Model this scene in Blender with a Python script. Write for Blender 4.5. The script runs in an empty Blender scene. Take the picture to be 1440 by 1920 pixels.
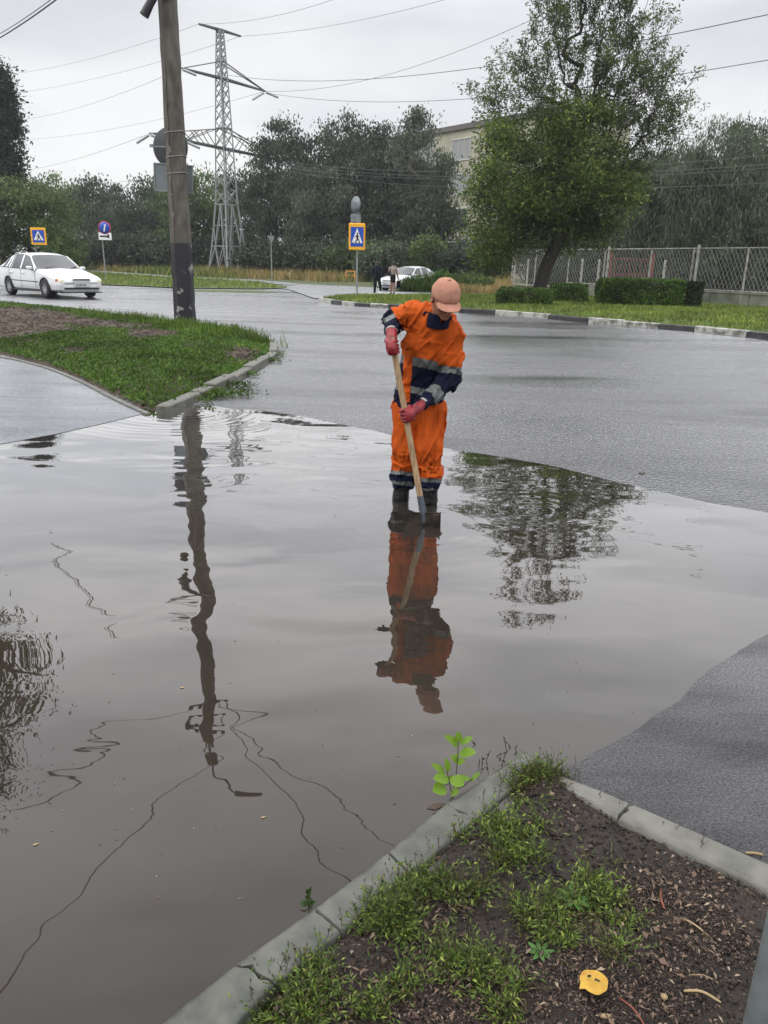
import bpy, math, random
import numpy as np
from mathutils import Vector, Matrix

# ------------------------------------------------------------------ camera, world, sun, exposure
SC = bpy.context.scene
COL = SC.collection
H = 1.6                      # eye height above the puddle
PITCH = math.atan(467/1440.0); ROLL = math.radians(1.3); FPX = 1440.0
_R0 = np.array([1., 0, 0]); _U0 = np.array([0, math.sin(PITCH), math.cos(PITCH)])
FWD = np.array([0, math.cos(PITCH), -math.sin(PITCH)])
RGT = _R0*math.cos(ROLL) + _U0*math.sin(ROLL)
UPV = -_R0*math.sin(ROLL) + _U0*math.cos(ROLL)
EYE = np.array([0, 0, H])
cam_d = bpy.data.cameras.new("camera"); cam = bpy.data.objects.new("camera", cam_d); COL.objects.link(cam)
cam_d.sensor_fit = 'VERTICAL'; cam_d.sensor_height = 24; cam_d.lens = 18.0
cam_d.clip_start = 0.05; cam_d.clip_end = 3000
cam.matrix_world = Matrix(((RGT[0], UPV[0], -FWD[0], EYE[0]), (RGT[1], UPV[1], -FWD[1], EYE[1]),
                           (RGT[2], UPV[2], -FWD[2], EYE[2]), (0, 0, 0, 1)))
SC.camera = cam
SC.view_settings.view_transform = 'Standard'; SC.view_settings.look = 'None'
SC.view_settings.exposure = 0.0; SC.view_settings.gamma = 1.0
SC.cycles.max_bounces = 6; SC.cycles.diffuse_bounces = 3; SC.cycles.glossy_bounces = 3
SC.cycles.transmission_bounces = 4; SC.cycles.transparent_max_bounces = 6
SC.cycles.caustics_reflective = False; SC.cycles.caustics_refractive = False
SC.cycles.sample_clamp_indirect = 4

SUN_EL, SUN_AZ = math.radians(50), math.radians(-115)   # azimuth from +Y, clockwise
wd = bpy.data.worlds.new("World"); SC.world = wd; wd.use_nodes = True
nt = wd.node_tree; nt.nodes.clear()
def _n(t, **kw):
    n = nt.nodes.new(t)
    for k, v in kw.items(): setattr(n, k, v)
    return n
wout = _n('ShaderNodeOutputWorld'); wmix = _n('ShaderNodeMixShader'); wb1 = _n('ShaderNodeBackground'); wb2 = _n('ShaderNodeBackground')
sky = _n('ShaderNodeTexSky'); sky.sky_type = 'NISHITA'; sky.sun_disc = False
sky.sun_elevation = SUN_EL; sky.sun_rotation = SUN_AZ
nt.links.new(sky.outputs[0], wb1.inputs[0]); wb1.inputs[1].default_value = 0.09
tc = _n('ShaderNodeTexCoord'); sep = _n('ShaderNodeSeparateXYZ'); nt.links.new(tc.outputs['Generated'], sep.inputs[0])
# overcast: the cloud deck is thinner and brighter overhead than at the horizon
grad = _n('ShaderNodeValToRGB'); nt.links.new(sep.outputs[2], grad.inputs[0])
e = grad.color_ramp.elements
e[0].position = 0.0; e[0].color = (0.97, 0.98, 0.98, 1); e[1].position = 0.28; e[1].color = (0.87, 0.875, 0.90, 1)
for p_, c_ in ((0.06, (0.97, 0.975, 0.98, 1)), (0.45, (0.98, 0.98, 1.0, 1)), (0.6, (0.98, 0.98, 1.0, 1)), (1.0, (1.0, 1.0, 1.02, 1))):
    q = e.new(p_); q.color = c_
mp = _n('ShaderNodeMapping'); mp.inputs['Scale'].default_value = (1.3, 1.3, 4.2); nt.links.new(tc.outputs['Generated'], mp.inputs[0])
nz = _n('ShaderNodeTexNoise'); nz.inputs['Scale'].default_value = 1.5; nz.inputs['Detail'].default_value = 5; nz.inputs['Roughness'].default_value = 0.5
nt.links.new(mp.outputs[0], nz.inputs[0])
cr = _n('ShaderNodeValToRGB'); cr.color_ramp.elements[0].position = 0.34; cr.color_ramp.elements[0].color = (0.78, 0.80, 0.84, 1)
cr.color_ramp.elements[1].position = 0.62; cr.color_ramp.elements[1].color = (1.10, 1.09, 1.08, 1)
nt.links.new(nz.outputs[0], cr.inputs[0])
mul = _n('ShaderNodeMixRGB', blend_type='MULTIPLY'); mul.inputs[0].default_value = 1.0
nt.links.new(grad.outputs[0], mul.inputs[1]); nt.links.new(cr.outputs[0], mul.inputs[2])
nt.links.new(mul.outputs[0], wb2.inputs[0]); wb2.inputs[1].default_value = 1.0
# brighter overhead
bm_ = _n('ShaderNodeMapRange'); bm_.inputs[1].default_value = 0.25; bm_.inputs[2].default_value = 0.43; bm_.inputs[3].default_value = 1.0; bm_.inputs[4].default_value = 2.35
nt.links.new(sep.outputs[2], bm_.inputs[0]); nt.links.new(bm_.outputs[0], wb2.inputs[1])
wmix.inputs[0].default_value = 0.9
nt.links.new(wb1.outputs[0], wmix.inputs[1]); nt.links.new(wb2.outputs[0], wmix.inputs[2]); nt.links.new(wmix.outputs[0], wout.inputs[0])

sun_d = bpy.data.lights.new("sun", 'SUN'); sun_d.energy = 0.9; sun_d.angle = math.radians(22); sun_d.color = (1, 0.96, 0.9)
sun = bpy.data.objects.new("sun", sun_d); COL.objects.link(sun)
_sd = Vector((math.sin(SUN_AZ)*math.cos(SUN_EL), math.cos(SUN_AZ)*math.cos(SUN_EL), math.sin(SUN_EL)))
sun.rotation_euler = (-_sd).to_track_quat('-Z', 'Y').to_euler()

rng = np.random.default_rng(7); random.seed(7)

# ------------------------------------------------------------------ points from the survey of the photograph
def ray(px, py):
    return FWD + RGT*((px-720)/FPX) + UPV*((960-py)/FPX)
def G(px, py, z=0.0):
    d = ray(px, py); t = (z-H)/d[2]; return EYE + d*t
def W(px, py, Y):
    d = ray(px, py); return EYE + d*(Y/d[1])
def GP(pts, z=0.0): return [G(x, y, z) for x, y in pts]

# ------------------------------------------------------------------ objects
def mesh_np(name, V, F, mats=(), mi=None, smooth=False):
    me = bpy.data.meshes.new(name)
    V = np.asarray(V, dtype=np.float32).reshape(-1, 3)
    if isinstance(F, np.ndarray):
        n, k = F.shape; loops = F.reshape(-1).astype(np.int32); starts = (np.arange(n)*k).astype(np.int32)
    else:
        n = len(F); loops = np.array([i for f in F for i in f], dtype=np.int32)
        ln = np.array([len(f) for f in F]); starts = np.concatenate([[0], np.cumsum(ln)[:-1]]).astype(np.int32)
    me.vertices.add(len(V)); me.vertices.foreach_set('co', V.reshape(-1))
    me.loops.add(len(loops)); me.loops.foreach_set('vertex_index', loops)
    me.polygons.add(n); me.polygons.foreach_set('loop_start', starts)
    for m in mats: me.materials.append(m)
    if mi is not None: me.polygons.foreach_set('material_index', np.asarray(mi, dtype=np.int32))
    if smooth is not False:
        s = np.ones(n, dtype=bool) if smooth is True else np.asarray(smooth, dtype=bool)
        me.polygons.foreach_set('use_smooth', s)
    me.update(calc_edges=True); me.validate()
    return me
def props(o, label=None, cat=None, group=None, kind=None):
    if label: o['label'] = label
    if cat: o['category'] = cat
    if group: o['group'] = group
    if kind: o['kind'] = kind
    return o
def thing(name, label, cat, loc=(0, 0, 0), rz=0.0, group=None, scale=1.0):
    o = bpy.data.objects.new(name, None); COL.objects.link(o); o.location = Vector(loc); o.rotation_euler = (0, 0, rz)
    o.scale = (scale,)*3; o.empty_display_size = 0.1
    return props(o, label, cat, group)
def root_loc(p):
    v = Vector((0, 0, 0))
    while p is not None: v = v + p.location; p = p.parent
    return np.array(v)
def obj(name, V, F, mat, parent=None, mi=None, smooth=False, world=False, label=None):
    """world=True: V is in world space and the thing's root only has a location"""
    V = np.asarray(V, dtype=float).reshape(-1, 3)
    if parent is not None and world: V = V - root_loc(parent)
    mats = mat if isinstance(mat, (list, tuple)) else [mat]
    o = bpy.data.objects.new(name, mesh_np(name, V, F, mats, mi, smooth)); COL.objects.link(o)
    if parent is not None: o.parent = parent
    if label: o['label'] = label
    return o
def structure(name, V, F, mat, **kw):
    o = obj(name, V, F, mat, **kw); o['kind'] = 'structure'; return o
def stuff(name, V, F, mat, label, **kw):
    o = obj(name, V, F, mat, **kw); o['kind'] = 'stuff'; o['label'] = label; return o
def copy_tree(o, parent=None):
    c = o.copy(); COL.objects.link(c); c.parent = parent
    for ch in list(o.children): copy_tree(ch, c)
    return c

class MB:
    def __init__(s): s.v = []; s.f = []; s.m = []; s.s = []
    def add(s, V, F, m=0, smooth=False):
        b = len(s.v); s.v.extend([tuple(float(c) for c in p) for p in V])
        for f in F: s.f.append(tuple(i+b for i in f)); s.m.append(m); s.s.append(smooth)
        return s
    def box(s, c, size, m=0, R=None, bev=0.0):
        x, y, z = [k/2 for k in size]; c = np.array(c, float)
        if bev > 0:
            b = min(bev, x*.9, y*.9, z*.9); V = []; 
            for sz in (-1, 1):
                for (ix, iy) in ((-1, -1), (1, -1), (1, 1), (-1, 1)):
                    V += [(ix*(x-b), iy*y, sz*(z-b)), (ix*x, iy*(y-b), sz*(z-b)), (ix*(x-b), iy*(y-b), sz*z)]
            # convex hull through bmesh
            import bmesh
            bm = bmesh.new()
            for p in V: bm.verts.new(p)
            bmesh.ops.convex_hull(bm, input=bm.verts); bm.verts.index_update()
            V = np.array([v.co[:] for v in bm.verts]); F = [tuple(v.index for v in f.verts) for f in bm.faces]; bm.free()
        else:
            V = np.array([(-x, -y, -z), (x, -y, -z), (x, y, -z), (-x, y, -z), (-x, -y, z), (x, -y, z), (x, y, z), (-x, y, z)])
            F = [(0, 3, 2, 1), (4, 5, 6, 7), (0, 1, 5, 4), (1, 2, 6, 5), (2, 3, 7, 6), (3, 0, 4, 7)]
        if R is not None: V = V @ np.array(R).T
        return s.add(V+c, F, m)
    def tube(s, P, r, n=8, m=0, caps=True, smooth=True, closed=False):
        P = [np.array(p, float) for p in P]; k = len(P)
        R = r if isinstance(r, (list, tuple, np.ndarray)) else [r]*k
        V = []; F = []; u = None
        for i, p in enumerate(P):
            a = P[max(i-1, 0)]; b = P[min(i+1, k-1)]; d = b-a; d = d/(np.linalg.norm(d)+1e-12)
            if u is None:
                u = np.cross(d, (0, 0, 1.)); 
                if np.linalg.norm(u) < 1e-3: u = np.cross(d, (1., 0, 0))
            u = u-d*np.dot(u, d); u /= np.linalg.norm(u)+1e-12; w = np.cross(d, u)
            for j in range(n):
                t = 2*math.pi*j/n; V.append(p+R[i]*(u*math.cos(t)+w*math.sin(t)))
        for i in range(k-1):
            for j in range(n):
                F.append((i*n+j, i*n+(j+1) % n, (i+1)*n+(j+1) % n, (i+1)*n+j))
        s.add(V, F, m, smooth)
        if caps: s.add(V[:n], [tuple(range(n))[::-1]], m); s.add(V[-n:], [tuple(range(n))], m)
        return s
    def bar(s, a, b, w, h=None, m=0):
        """square bar from a to b"""
        a = np.array(a, float); b = np.array(b, float); h = h or w
        d = (b-a); L = np.linalg.norm(d); d = d/L; u = np.cross(d, (0, 0, 1.))
        if np.linalg.norm(u) < 1e-3: u = np.array([1., 0, 0])
        u /= np.linalg.norm(u); v = np.cross(u, d)
        V = [a+su*u*w/2+sv*v*h/2 for su, sv in ((-1, -1), (1, -1), (1, 1), (-1, 1))] + [b+su*u*w/2+sv*v*h/2 for su, sv in ((-1, -1), (1, -1), (1, 1), (-1, 1))]
        return s.add(V, [(3, 2, 1, 0), (4, 5, 6, 7), (0, 1, 5, 4), (1, 2, 6, 5), (2, 3, 7, 6), (3, 0, 4, 7)], m)
    def lathe(s, prof, c, axis=(0, 0, 1), n=20, m=0, smooth=True):
        """prof: list of (radius, distance along the axis)"""
        axis = np.array(axis, float); axis /= np.linalg.norm(axis); u = np.cross(axis, (0.3, 0.5, 0.81)); u /= np.linalg.norm(u); w = np.cross(axis, u)
        V = []; F = []
        for r, h in prof:
            for j in range(n):
                t = 2*math.pi*j/n; V.append(np.array(c)+axis*h+r*(u*math.cos(t)+w*math.sin(t)))
        for i in range(len(prof)-1):
            for j in range(n): F.append((i*n+j, i*n+(j+1) % n, (i+1)*n+(j+1) % n, (i+1)*n+j))
        return s.add(V, F, m, smooth)
    def prism(s, poly, to3, t0, t1, m=0):
        """2-D polygon extruded: to3(u,v,t) -> 3-D"""
        n = len(poly); V = [to3(u, v, t0) for u, v in poly]+[to3(u, v, t1) for u, v in poly]
        return s.add(V, [tuple(range(n))[::-1], tuple(range(n, 2*n))]+[(i, (i+1) % n, n+(i+1) % n, n+i) for i in range(n)], m)
    def obj(s, name, mat, parent=None, world=False, smooth=None, label=None):
        return obj(name, s.v, s.f, mat, parent, s.m, s.s if smooth is None else smooth, world, label)

# ------------------------------------------------------------------ materials
def mat(name, col=(0.5, 0.5, 0.5), rough=0.6, metal=0.0, ior=1.45, var=0.0, vscale=8, bump=0.0, bscale=40, col2=None, spec=None, detail=4, stretch=None, coat=0.0, emit=None, contrast=(0.35, 0.65), bdist=0.01, rvar=0.0):
    m = bpy.data.materials.new(name); m.use_nodes = True; nt = m.node_tree; b = nt.nodes['Principled BSDF']
    b.inputs['Base Color'].default_value = (*col, 1); b.inputs['Roughness'].default_value = rough; b.inputs['Metallic'].default_value = metal
    b.inputs['IOR'].default_value = ior
    if spec is not None: b.inputs['Specular IOR Level'].default_value = spec
    if coat: b.inputs['Coat Weight'].default_value = coat; b.inputs['Coat Roughness'].default_value = 0.05
    if emit: b.inputs['Emission Color'].default_value = (*emit[0], 1); b.inputs['Emission Strength'].default_value = emit[1]
    tc = nt.nodes.new('ShaderNodeTexCoord'); src = tc.outputs['Object']
    if stretch:
        mp = nt.nodes.new('ShaderNodeMapping'); mp.inputs['Scale'].default_value = stretch; nt.links.new(src, mp.inputs[0]); src = mp.outputs[0]
    if var > 0 or col2 is not None:
        c2 = col2 or tuple(c*(1-var) for c in col)
        n = nt.nodes.new('ShaderNodeTexNoise'); n.inputs['Scale'].default_value = vscale; n.inputs['Detail'].default_value = detail; nt.links.new(src, n.inputs[0])
        r = nt.nodes.new('ShaderNodeValToRGB'); r.color_ramp.elements[0].position = contrast[0]; r.color_ramp.elements[1].position = contrast[1]
        r.color_ramp.elements[0].color = (*c2, 1); r.color_ramp.elements[1].color = (*col, 1)
        nt.links.new(n.outputs[0], r.inputs[0]); nt.links.new(r.outputs[0], b.inputs['Base Color'])
        if rvar:
            q = nt.nodes.new('ShaderNodeMapRange'); q.inputs[1].default_value = 0.3; q.inputs[2].default_value = 0.7; q.inputs[3].default_value = rough-rvar; q.inputs[4].default_value = rough+rvar
            nt.links.new(n.outputs[0], q.inputs[0]); nt.links.new(q.outputs[0], b.inputs['Roughness'])
    if bump > 0:
        n = nt.nodes.new('ShaderNodeTexNoise'); n.inputs['Scale'].default_value = bscale; n.inputs['Detail'].default_value = 5; nt.links.new(src, n.inputs[0])
        bp = nt.nodes.new('ShaderNodeBump'); bp.inputs['Strength'].default_value = bump; bp.inputs['Distance'].default_value = bdist
        nt.links.new(n.outputs[0], bp.inputs['Height']); nt.links.new(bp.outputs[0], b.inputs['Normal'])
    return m
def leafmat(name, c1, c2, c3=None, trans=0.35, rough=0.5, pscale=0.7, plo=0.6, phi=1.35):
    """leaf colour differs from leaf to leaf (random per mesh island)"""
    m = bpy.data.materials.new(name); m.use_nodes = True; nt = m.node_tree; b = nt.nodes['Principled BSDF']; out = nt.nodes['Material Output']
    g = nt.nodes.new('ShaderNodeNewGeometry'); r = nt.nodes.new('ShaderNodeValToRGB')
    r.color_ramp.elements[0].color = (*c1, 1); r.color_ramp.elements[1].color = (*(c3 or c2), 1)
    if c3: q = r.color_ramp.elements.new(0.75); q.color = (*c2, 1)
    nt.links.new(g.outputs['Random Per Island'], r.inputs[0])
    # broad patches of lighter and darker leaves through the crown
    tcn = nt.nodes.new('ShaderNodeTexCoord'); n = nt.nodes.new('ShaderNodeTexNoise'); n.inputs['Scale'].default_value = pscale; n.inputs['Detail'].default_value = 3
    nt.links.new(tcn.outputs['Object'], n.inputs[0])
    mr = nt.nodes.new('ShaderNodeMapRange'); mr.inputs[1].default_value = 0.35; mr.inputs[2].default_value = 0.65; mr.inputs[3].default_value = plo; mr.inputs[4].default_value = phi
    nt.links.new(n.outputs[0], mr.inputs[0])
    mx = nt.nodes.new('ShaderNodeVectorMath'); mx.operation = 'SCALE'; nt.links.new(r.outputs[0], mx.inputs[0]); nt.links.new(mr.outputs[0], mx.inputs['Scale'])
    nt.links.new(mx.outputs[0], b.inputs['Base Color']); b.inputs['Roughness'].default_value = rough; b.inputs['Specular IOR Level'].default_value = 0.3
    t = nt.nodes.new('ShaderNodeBsdfTranslucent'); nt.links.new(mx.outputs[0], t.inputs[0])
    ms = nt.nodes.new('ShaderNodeMixShader'); ms.inputs[0].default_value = trans
    nt.links.new(b.outputs[0], ms.inputs[1]); nt.links.new(t.outputs[0], ms.inputs[2]); nt.links.new(ms.outputs[0], out.inputs[0])
    return m

# ------------------------------------------------------------------ small geometry tools
def in_poly(P, poly):
    x, y = P[:, 0], P[:, 1]; c = np.zeros(len(P), bool); n = len(poly); j = n-1
    for i in range(n):
        xi, yi = poly[i][0], poly[i][1]; xj, yj = poly[j][0], poly[j][1]
        k = ((yi > y) != (yj > y)) & (x < (xj-xi)*(y-yi)/((yj-yi) or 1e-9)+xi); c ^= k; j = i
    return c
def edge_dist(P, poly):
    d = np.full(len(P), 1e9); n = len(poly)
    for i in range(n):
        a = np.array(poly[i][:2]); b = np.array(poly[(i+1) % n][:2]); ab = b-a; t = np.clip(((P[:, :2]-a)@ab)/(ab@ab+1e-12), 0, 1)
        d = np.minimum(d, np.linalg.norm(P[:, :2]-a-t[:, None]*ab, axis=1))
    return d
def rand_in_poly(poly, n, g=rng):
    A = np.array([p[:2] for p in poly]); lo, hi = A.min(0), A.max(0); out = []; c = 0
    while c < n:
        P = lo+g.random((max(n, 1000), 2))*(hi-lo); P = P[in_poly(P, A)]; out.append(P); c += len(P)
        if len(P) == 0: break
    return np.concatenate(out)[:n]
def smooth_line(pts, k=6):
    """Catmull-Rom through points (any dimension)"""
    P = np.array(pts, float); out = []
    for i in range(len(P)-1):
        p0 = P[max(i-1, 0)]; p1 = P[i]; p2 = P[i+1]; p3 = P[min(i+2, len(P)-1)]
        for t in np.arange(k)/k:
            out.append(0.5*((2*p1)+(-p0+p2)*t+(2*p0-5*p1+4*p2-p3)*t*t+(-p0+3*p1-3*p2+p3)*t**3))
    out.append(P[-1]); return np.array(out)
def rot(ax, a):
    return np.array(Matrix.Rotation(a, 3, Vector(ax)))
def rand_unit(n, g=rng):
    v = g.normal(size=(n, 3)); return v/np.linalg.norm(v, axis=1)[:, None]
def leaf_quads(C, L, Wd, dirs=None, nrm=None, g=rng, bend=0.0):
    """one rhombus leaf per centre: C (n,3), L length, Wd width"""
    n = len(C); d = rand_unit(n, g) if dirs is None else dirs/np.linalg.norm(dirs, axis=1)[:, None]
    r = rand_unit(n, g) if nrm is None else nrm
    w = np.cross(d, r); w /= np.linalg.norm(w, axis=1)[:, None]+1e-9
    L = np.broadcast_to(L, n)[:, None]*(0.7+0.6*g.random((n, 1))); Wd = np.broadcast_to(Wd, n)[:, None]*(0.7+0.6*g.random((n, 1)))
    nn = np.cross(w, d)
    a = C; b = C+d*L*0.45+w*Wd*0.5+nn*L*bend; c = C+d*L; e = C+d*L*0.45-w*Wd*0.5+nn*L*bend
    V = np.stack([a, b, c, e], 1).reshape(-1, 3); F = np.arange(4*n).reshape(n, 4)
    return V, F
def value_noise(P, scale, seed=0):
    """cheap smooth 2-D/3-D value noise in [-1,1]"""
    g = np.random.default_rng(seed); K = 64
    D = P.shape[1]; T = g.random((K,)*D)*2-1; q = P*scale; i = np.floor(q).astype(int); f = q-i; f = f*f*(3-2*f); r = 0
    for c in range(2**D):
        w = 1; idx = []
        for k in range(D):
            bt = (c >> k) & 1; w = w*(f[:, k] if bt else 1-f[:, k]); idx.append((i[:, k]+bt) % K)
        r = r+w*T[tuple(idx)]
    return r
def fbm(P, scale, seed=0, o=4):
    return sum(value_noise(P, scale*2**k, seed+k)*0.5**k for k in range(o))
def fill_poly(outline, z):
    from mathutils.geometry import tessellate_polygon
    pts = [Vector((p[0], p[1], z)) for p in outline]; tri = tessellate_polygon([pts])
    F = []
    for t in tri:
        a, b, c = [pts[i] for i in t]
        F.append(tuple(t) if (b-a).cross(c-a).z > 0 else tuple(t)[::-1])
    return np.array([p[:] for p in pts]), F
def flat(name, outline, z, m, **kw):
    V, F = fill_poly(outline, z); return structure(name, V, F, m, **kw)
# ------------------------------------------------------------------ ground, road, puddle
def nodes_of(m):
    m.use_nodes = True; return m.node_tree, m.node_tree.nodes['Principled BSDF']
def wet_asphalt(name, col, r0, r1, grain=0.5, stretch=(0.25, 1.0, 1.0), gs=120, patch=0.5, gd=0.004, film=0.78, speck=0.5):
    m = bpy.data.materials.new(name); nt, b = nodes_of(m); N = nt.nodes.new; Lk = nt.links.new
    g = N('ShaderNodeNewGeometry'); mp = N('ShaderNodeMapping'); mp.inputs['Scale'].default_value = stretch; mp.inputs['Rotation'].default_value = (0, 0, math.radians(12)); Lk(g.outputs['Position'], mp.inputs[0])
    n1 = N('ShaderNodeTexNoise'); n1.inputs['Scale'].default_value = patch; n1.inputs['Detail'].default_value = 7; n1.inputs['Roughness'].default_value = 0.62; Lk(mp.outputs[0], n1.inputs[0])
    mr = N('ShaderNodeMapRange'); mr.inputs[1].default_value = 0.40; mr.inputs[2].default_value = 0.62; mr.inputs[3].default_value = r0; mr.inputs[4].default_value = r1
    Lk(n1.outputs[0], mr.inputs[0]); Lk(mr.outputs[0], b.inputs['Roughness'])
    n2 = N('ShaderNodeTexNoise'); n2.inputs['Scale'].default_value = gs; n2.inputs['Detail'].default_value = 3; Lk(g.outputs['Position'], n2.inputs[0])
    v = N('ShaderNodeTexVoronoi'); v.inputs['Scale'].default_value = gs*0.8; Lk(g.outputs['Position'], v.inputs[0])
    ad = N('ShaderNodeMath'); ad.operation = 'ADD'; Lk(n2.outputs[0], ad.inputs[0]); Lk(v.outputs['Distance'], ad.inputs[1])
    bs = N('ShaderNodeMapRange'); bs.inputs[1].default_value = 0.38; bs.inputs[2].default_value = 0.6; bs.inputs[3].default_value = grain*0.45; bs.inputs[4].default_value = grain
    Lk(n1.outputs[0], bs.inputs[0])
    bp = N('ShaderNodeBump'); bp.inputs['Distance'].default_value = gd; Lk(bs.outputs[0], bp.inputs['Strength']); Lk(ad.outputs[0], bp.inputs['Height'])
    # long shallow undulations of the surface
    n3 = N('ShaderNodeTexNoise'); n3.inputs['Scale'].default_value = 1.6; n3.inputs['Detail'].default_value = 3; Lk(mp.outputs[0], n3.inputs[0])
    bp2 = N('ShaderNodeBump'); bp2.inputs['Distance'].default_value = 0.02; bp2.inputs['Strength'].default_value = 0.16; Lk(n3.outputs[0], bp2.inputs['Height']); Lk(bp2.outputs[0], bp.inputs['Normal'])
    Lk(bp.outputs[0], b.inputs['Normal'])
    cr = N('ShaderNodeValToRGB'); cr.color_ramp.elements[0].position = 0.3; cr.color_ramp.elements[1].position = 0.75
    cr.color_ramp.elements[0].color = (*[c*0.55 for c in col], 1); cr.color_ramp.elements[1].color = (*[c*1.7 for c in col], 1)
    n4 = N('ShaderNodeTexNoise'); n4.inputs['Scale'].default_value = gs*0.6; n4.inputs['Detail'].default_value = 2; Lk(g.outputs['Position'], n4.inputs[0])
    Lk(n4.outputs[0], cr.inputs[0]); Lk(cr.outputs[0], b.inputs['Base Color']); b.inputs['Specular IOR Level'].default_value = 0.0; b.inputs['Roughness'].default_value = 0.8
    gl = N('ShaderNodeBsdfGlossy'); gl.inputs['Color'].default_value = (0.97, 0.97, 0.98, 1); Lk(mr.outputs[0], gl.inputs['Roughness']); Lk(bp.outputs[0], gl.inputs['Normal'])
    lw = N('ShaderNodeLayerWeight'); lw.inputs[0].default_value = 0.5
    rr = N('ShaderNodeValToRGB'); E = rr.color_ramp.elements; E[0].position = 0.0; E[0].color = (0.02,)*3+(1,); E[1].position = 1.0; E[1].color = (.9, .9, .9, 1)
    for p_, c_ in ((.3, .035), (.5, .07), (.66, .15), (.76, .28), (.86, .50), (.93, .70)): q = E.new(p_); q.color = (c_*film,)*3+(1,)
    Lk(lw.outputs['Facing'], rr.inputs[0])
    # grains of stone stand out of the water film and break the gloss; worn bands hold less water
    ng = N('ShaderNodeTexNoise'); ng.inputs['Scale'].default_value = gs*0.7; ng.inputs['Detail'].default_value = 4; ng.inputs['Roughness'].default_value = 0.75; Lk(g.outputs['Position'], ng.inputs[0])
    gm = N('ShaderNodeMapRange'); gm.inputs[1].default_value = 0.38; gm.inputs[2].default_value = 0.62; gm.inputs[3].default_value = 1-speck; gm.inputs[4].default_value = 1+speck*0.6; Lk(ng.outputs[0], gm.inputs[0])
    wm = N('ShaderNodeMapRange'); wm.inputs[1].default_value = 0.40; wm.inputs[2].default_value = 0.60; wm.inputs[3].default_value = 1.15; wm.inputs[4].default_value = 0.45; Lk(n1.outputs[0], wm.inputs[0])
    m1 = N('ShaderNodeMath'); m1.operation = 'MULTIPLY'; Lk(gm.outputs[0], m1.inputs[0]); Lk(wm.outputs[0], m1.inputs[1])
    m2 = N('ShaderNodeMath'); m2.operation = 'MULTIPLY'; m2.use_clamp = True; Lk(rr.outputs[0], m2.inputs[0]); Lk(m1.outputs[0], m2.inputs[1])
    mx = N('ShaderNodeMixShader'); Lk(m2.outputs[0], mx.inputs[0]); Lk(b.outputs[0], mx.inputs[1]); Lk(gl.outputs[0], mx.inputs[2]); Lk(mx.outputs[0], nt.nodes['Material Output'].inputs[0])
    return m
M = {}
M['road'] = wet_asphalt('wet_asphalt', (0.045, 0.046, 0.05), 0.15, 0.31, grain=0.85, gs=60, patch=0.4, gd=0.008, film=1.12, speck=0.38)
M['road_far'] = M['road']
M['lot'] = wet_asphalt('damp_coarse_asphalt', (0.05, 0.05, 0.052), 0.45, 0.6, grain=1.0, gs=190, patch=2.0, gd=0.006, film=1.2, speck=0.75)
M['path'] = wet_asphalt('wet_smooth_paving', (0.10, 0.11, 0.12), 0.24, 0.34, grain=0.35, gs=60, patch=0.9, gd=0.003, film=1.05, speck=0.2)

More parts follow.
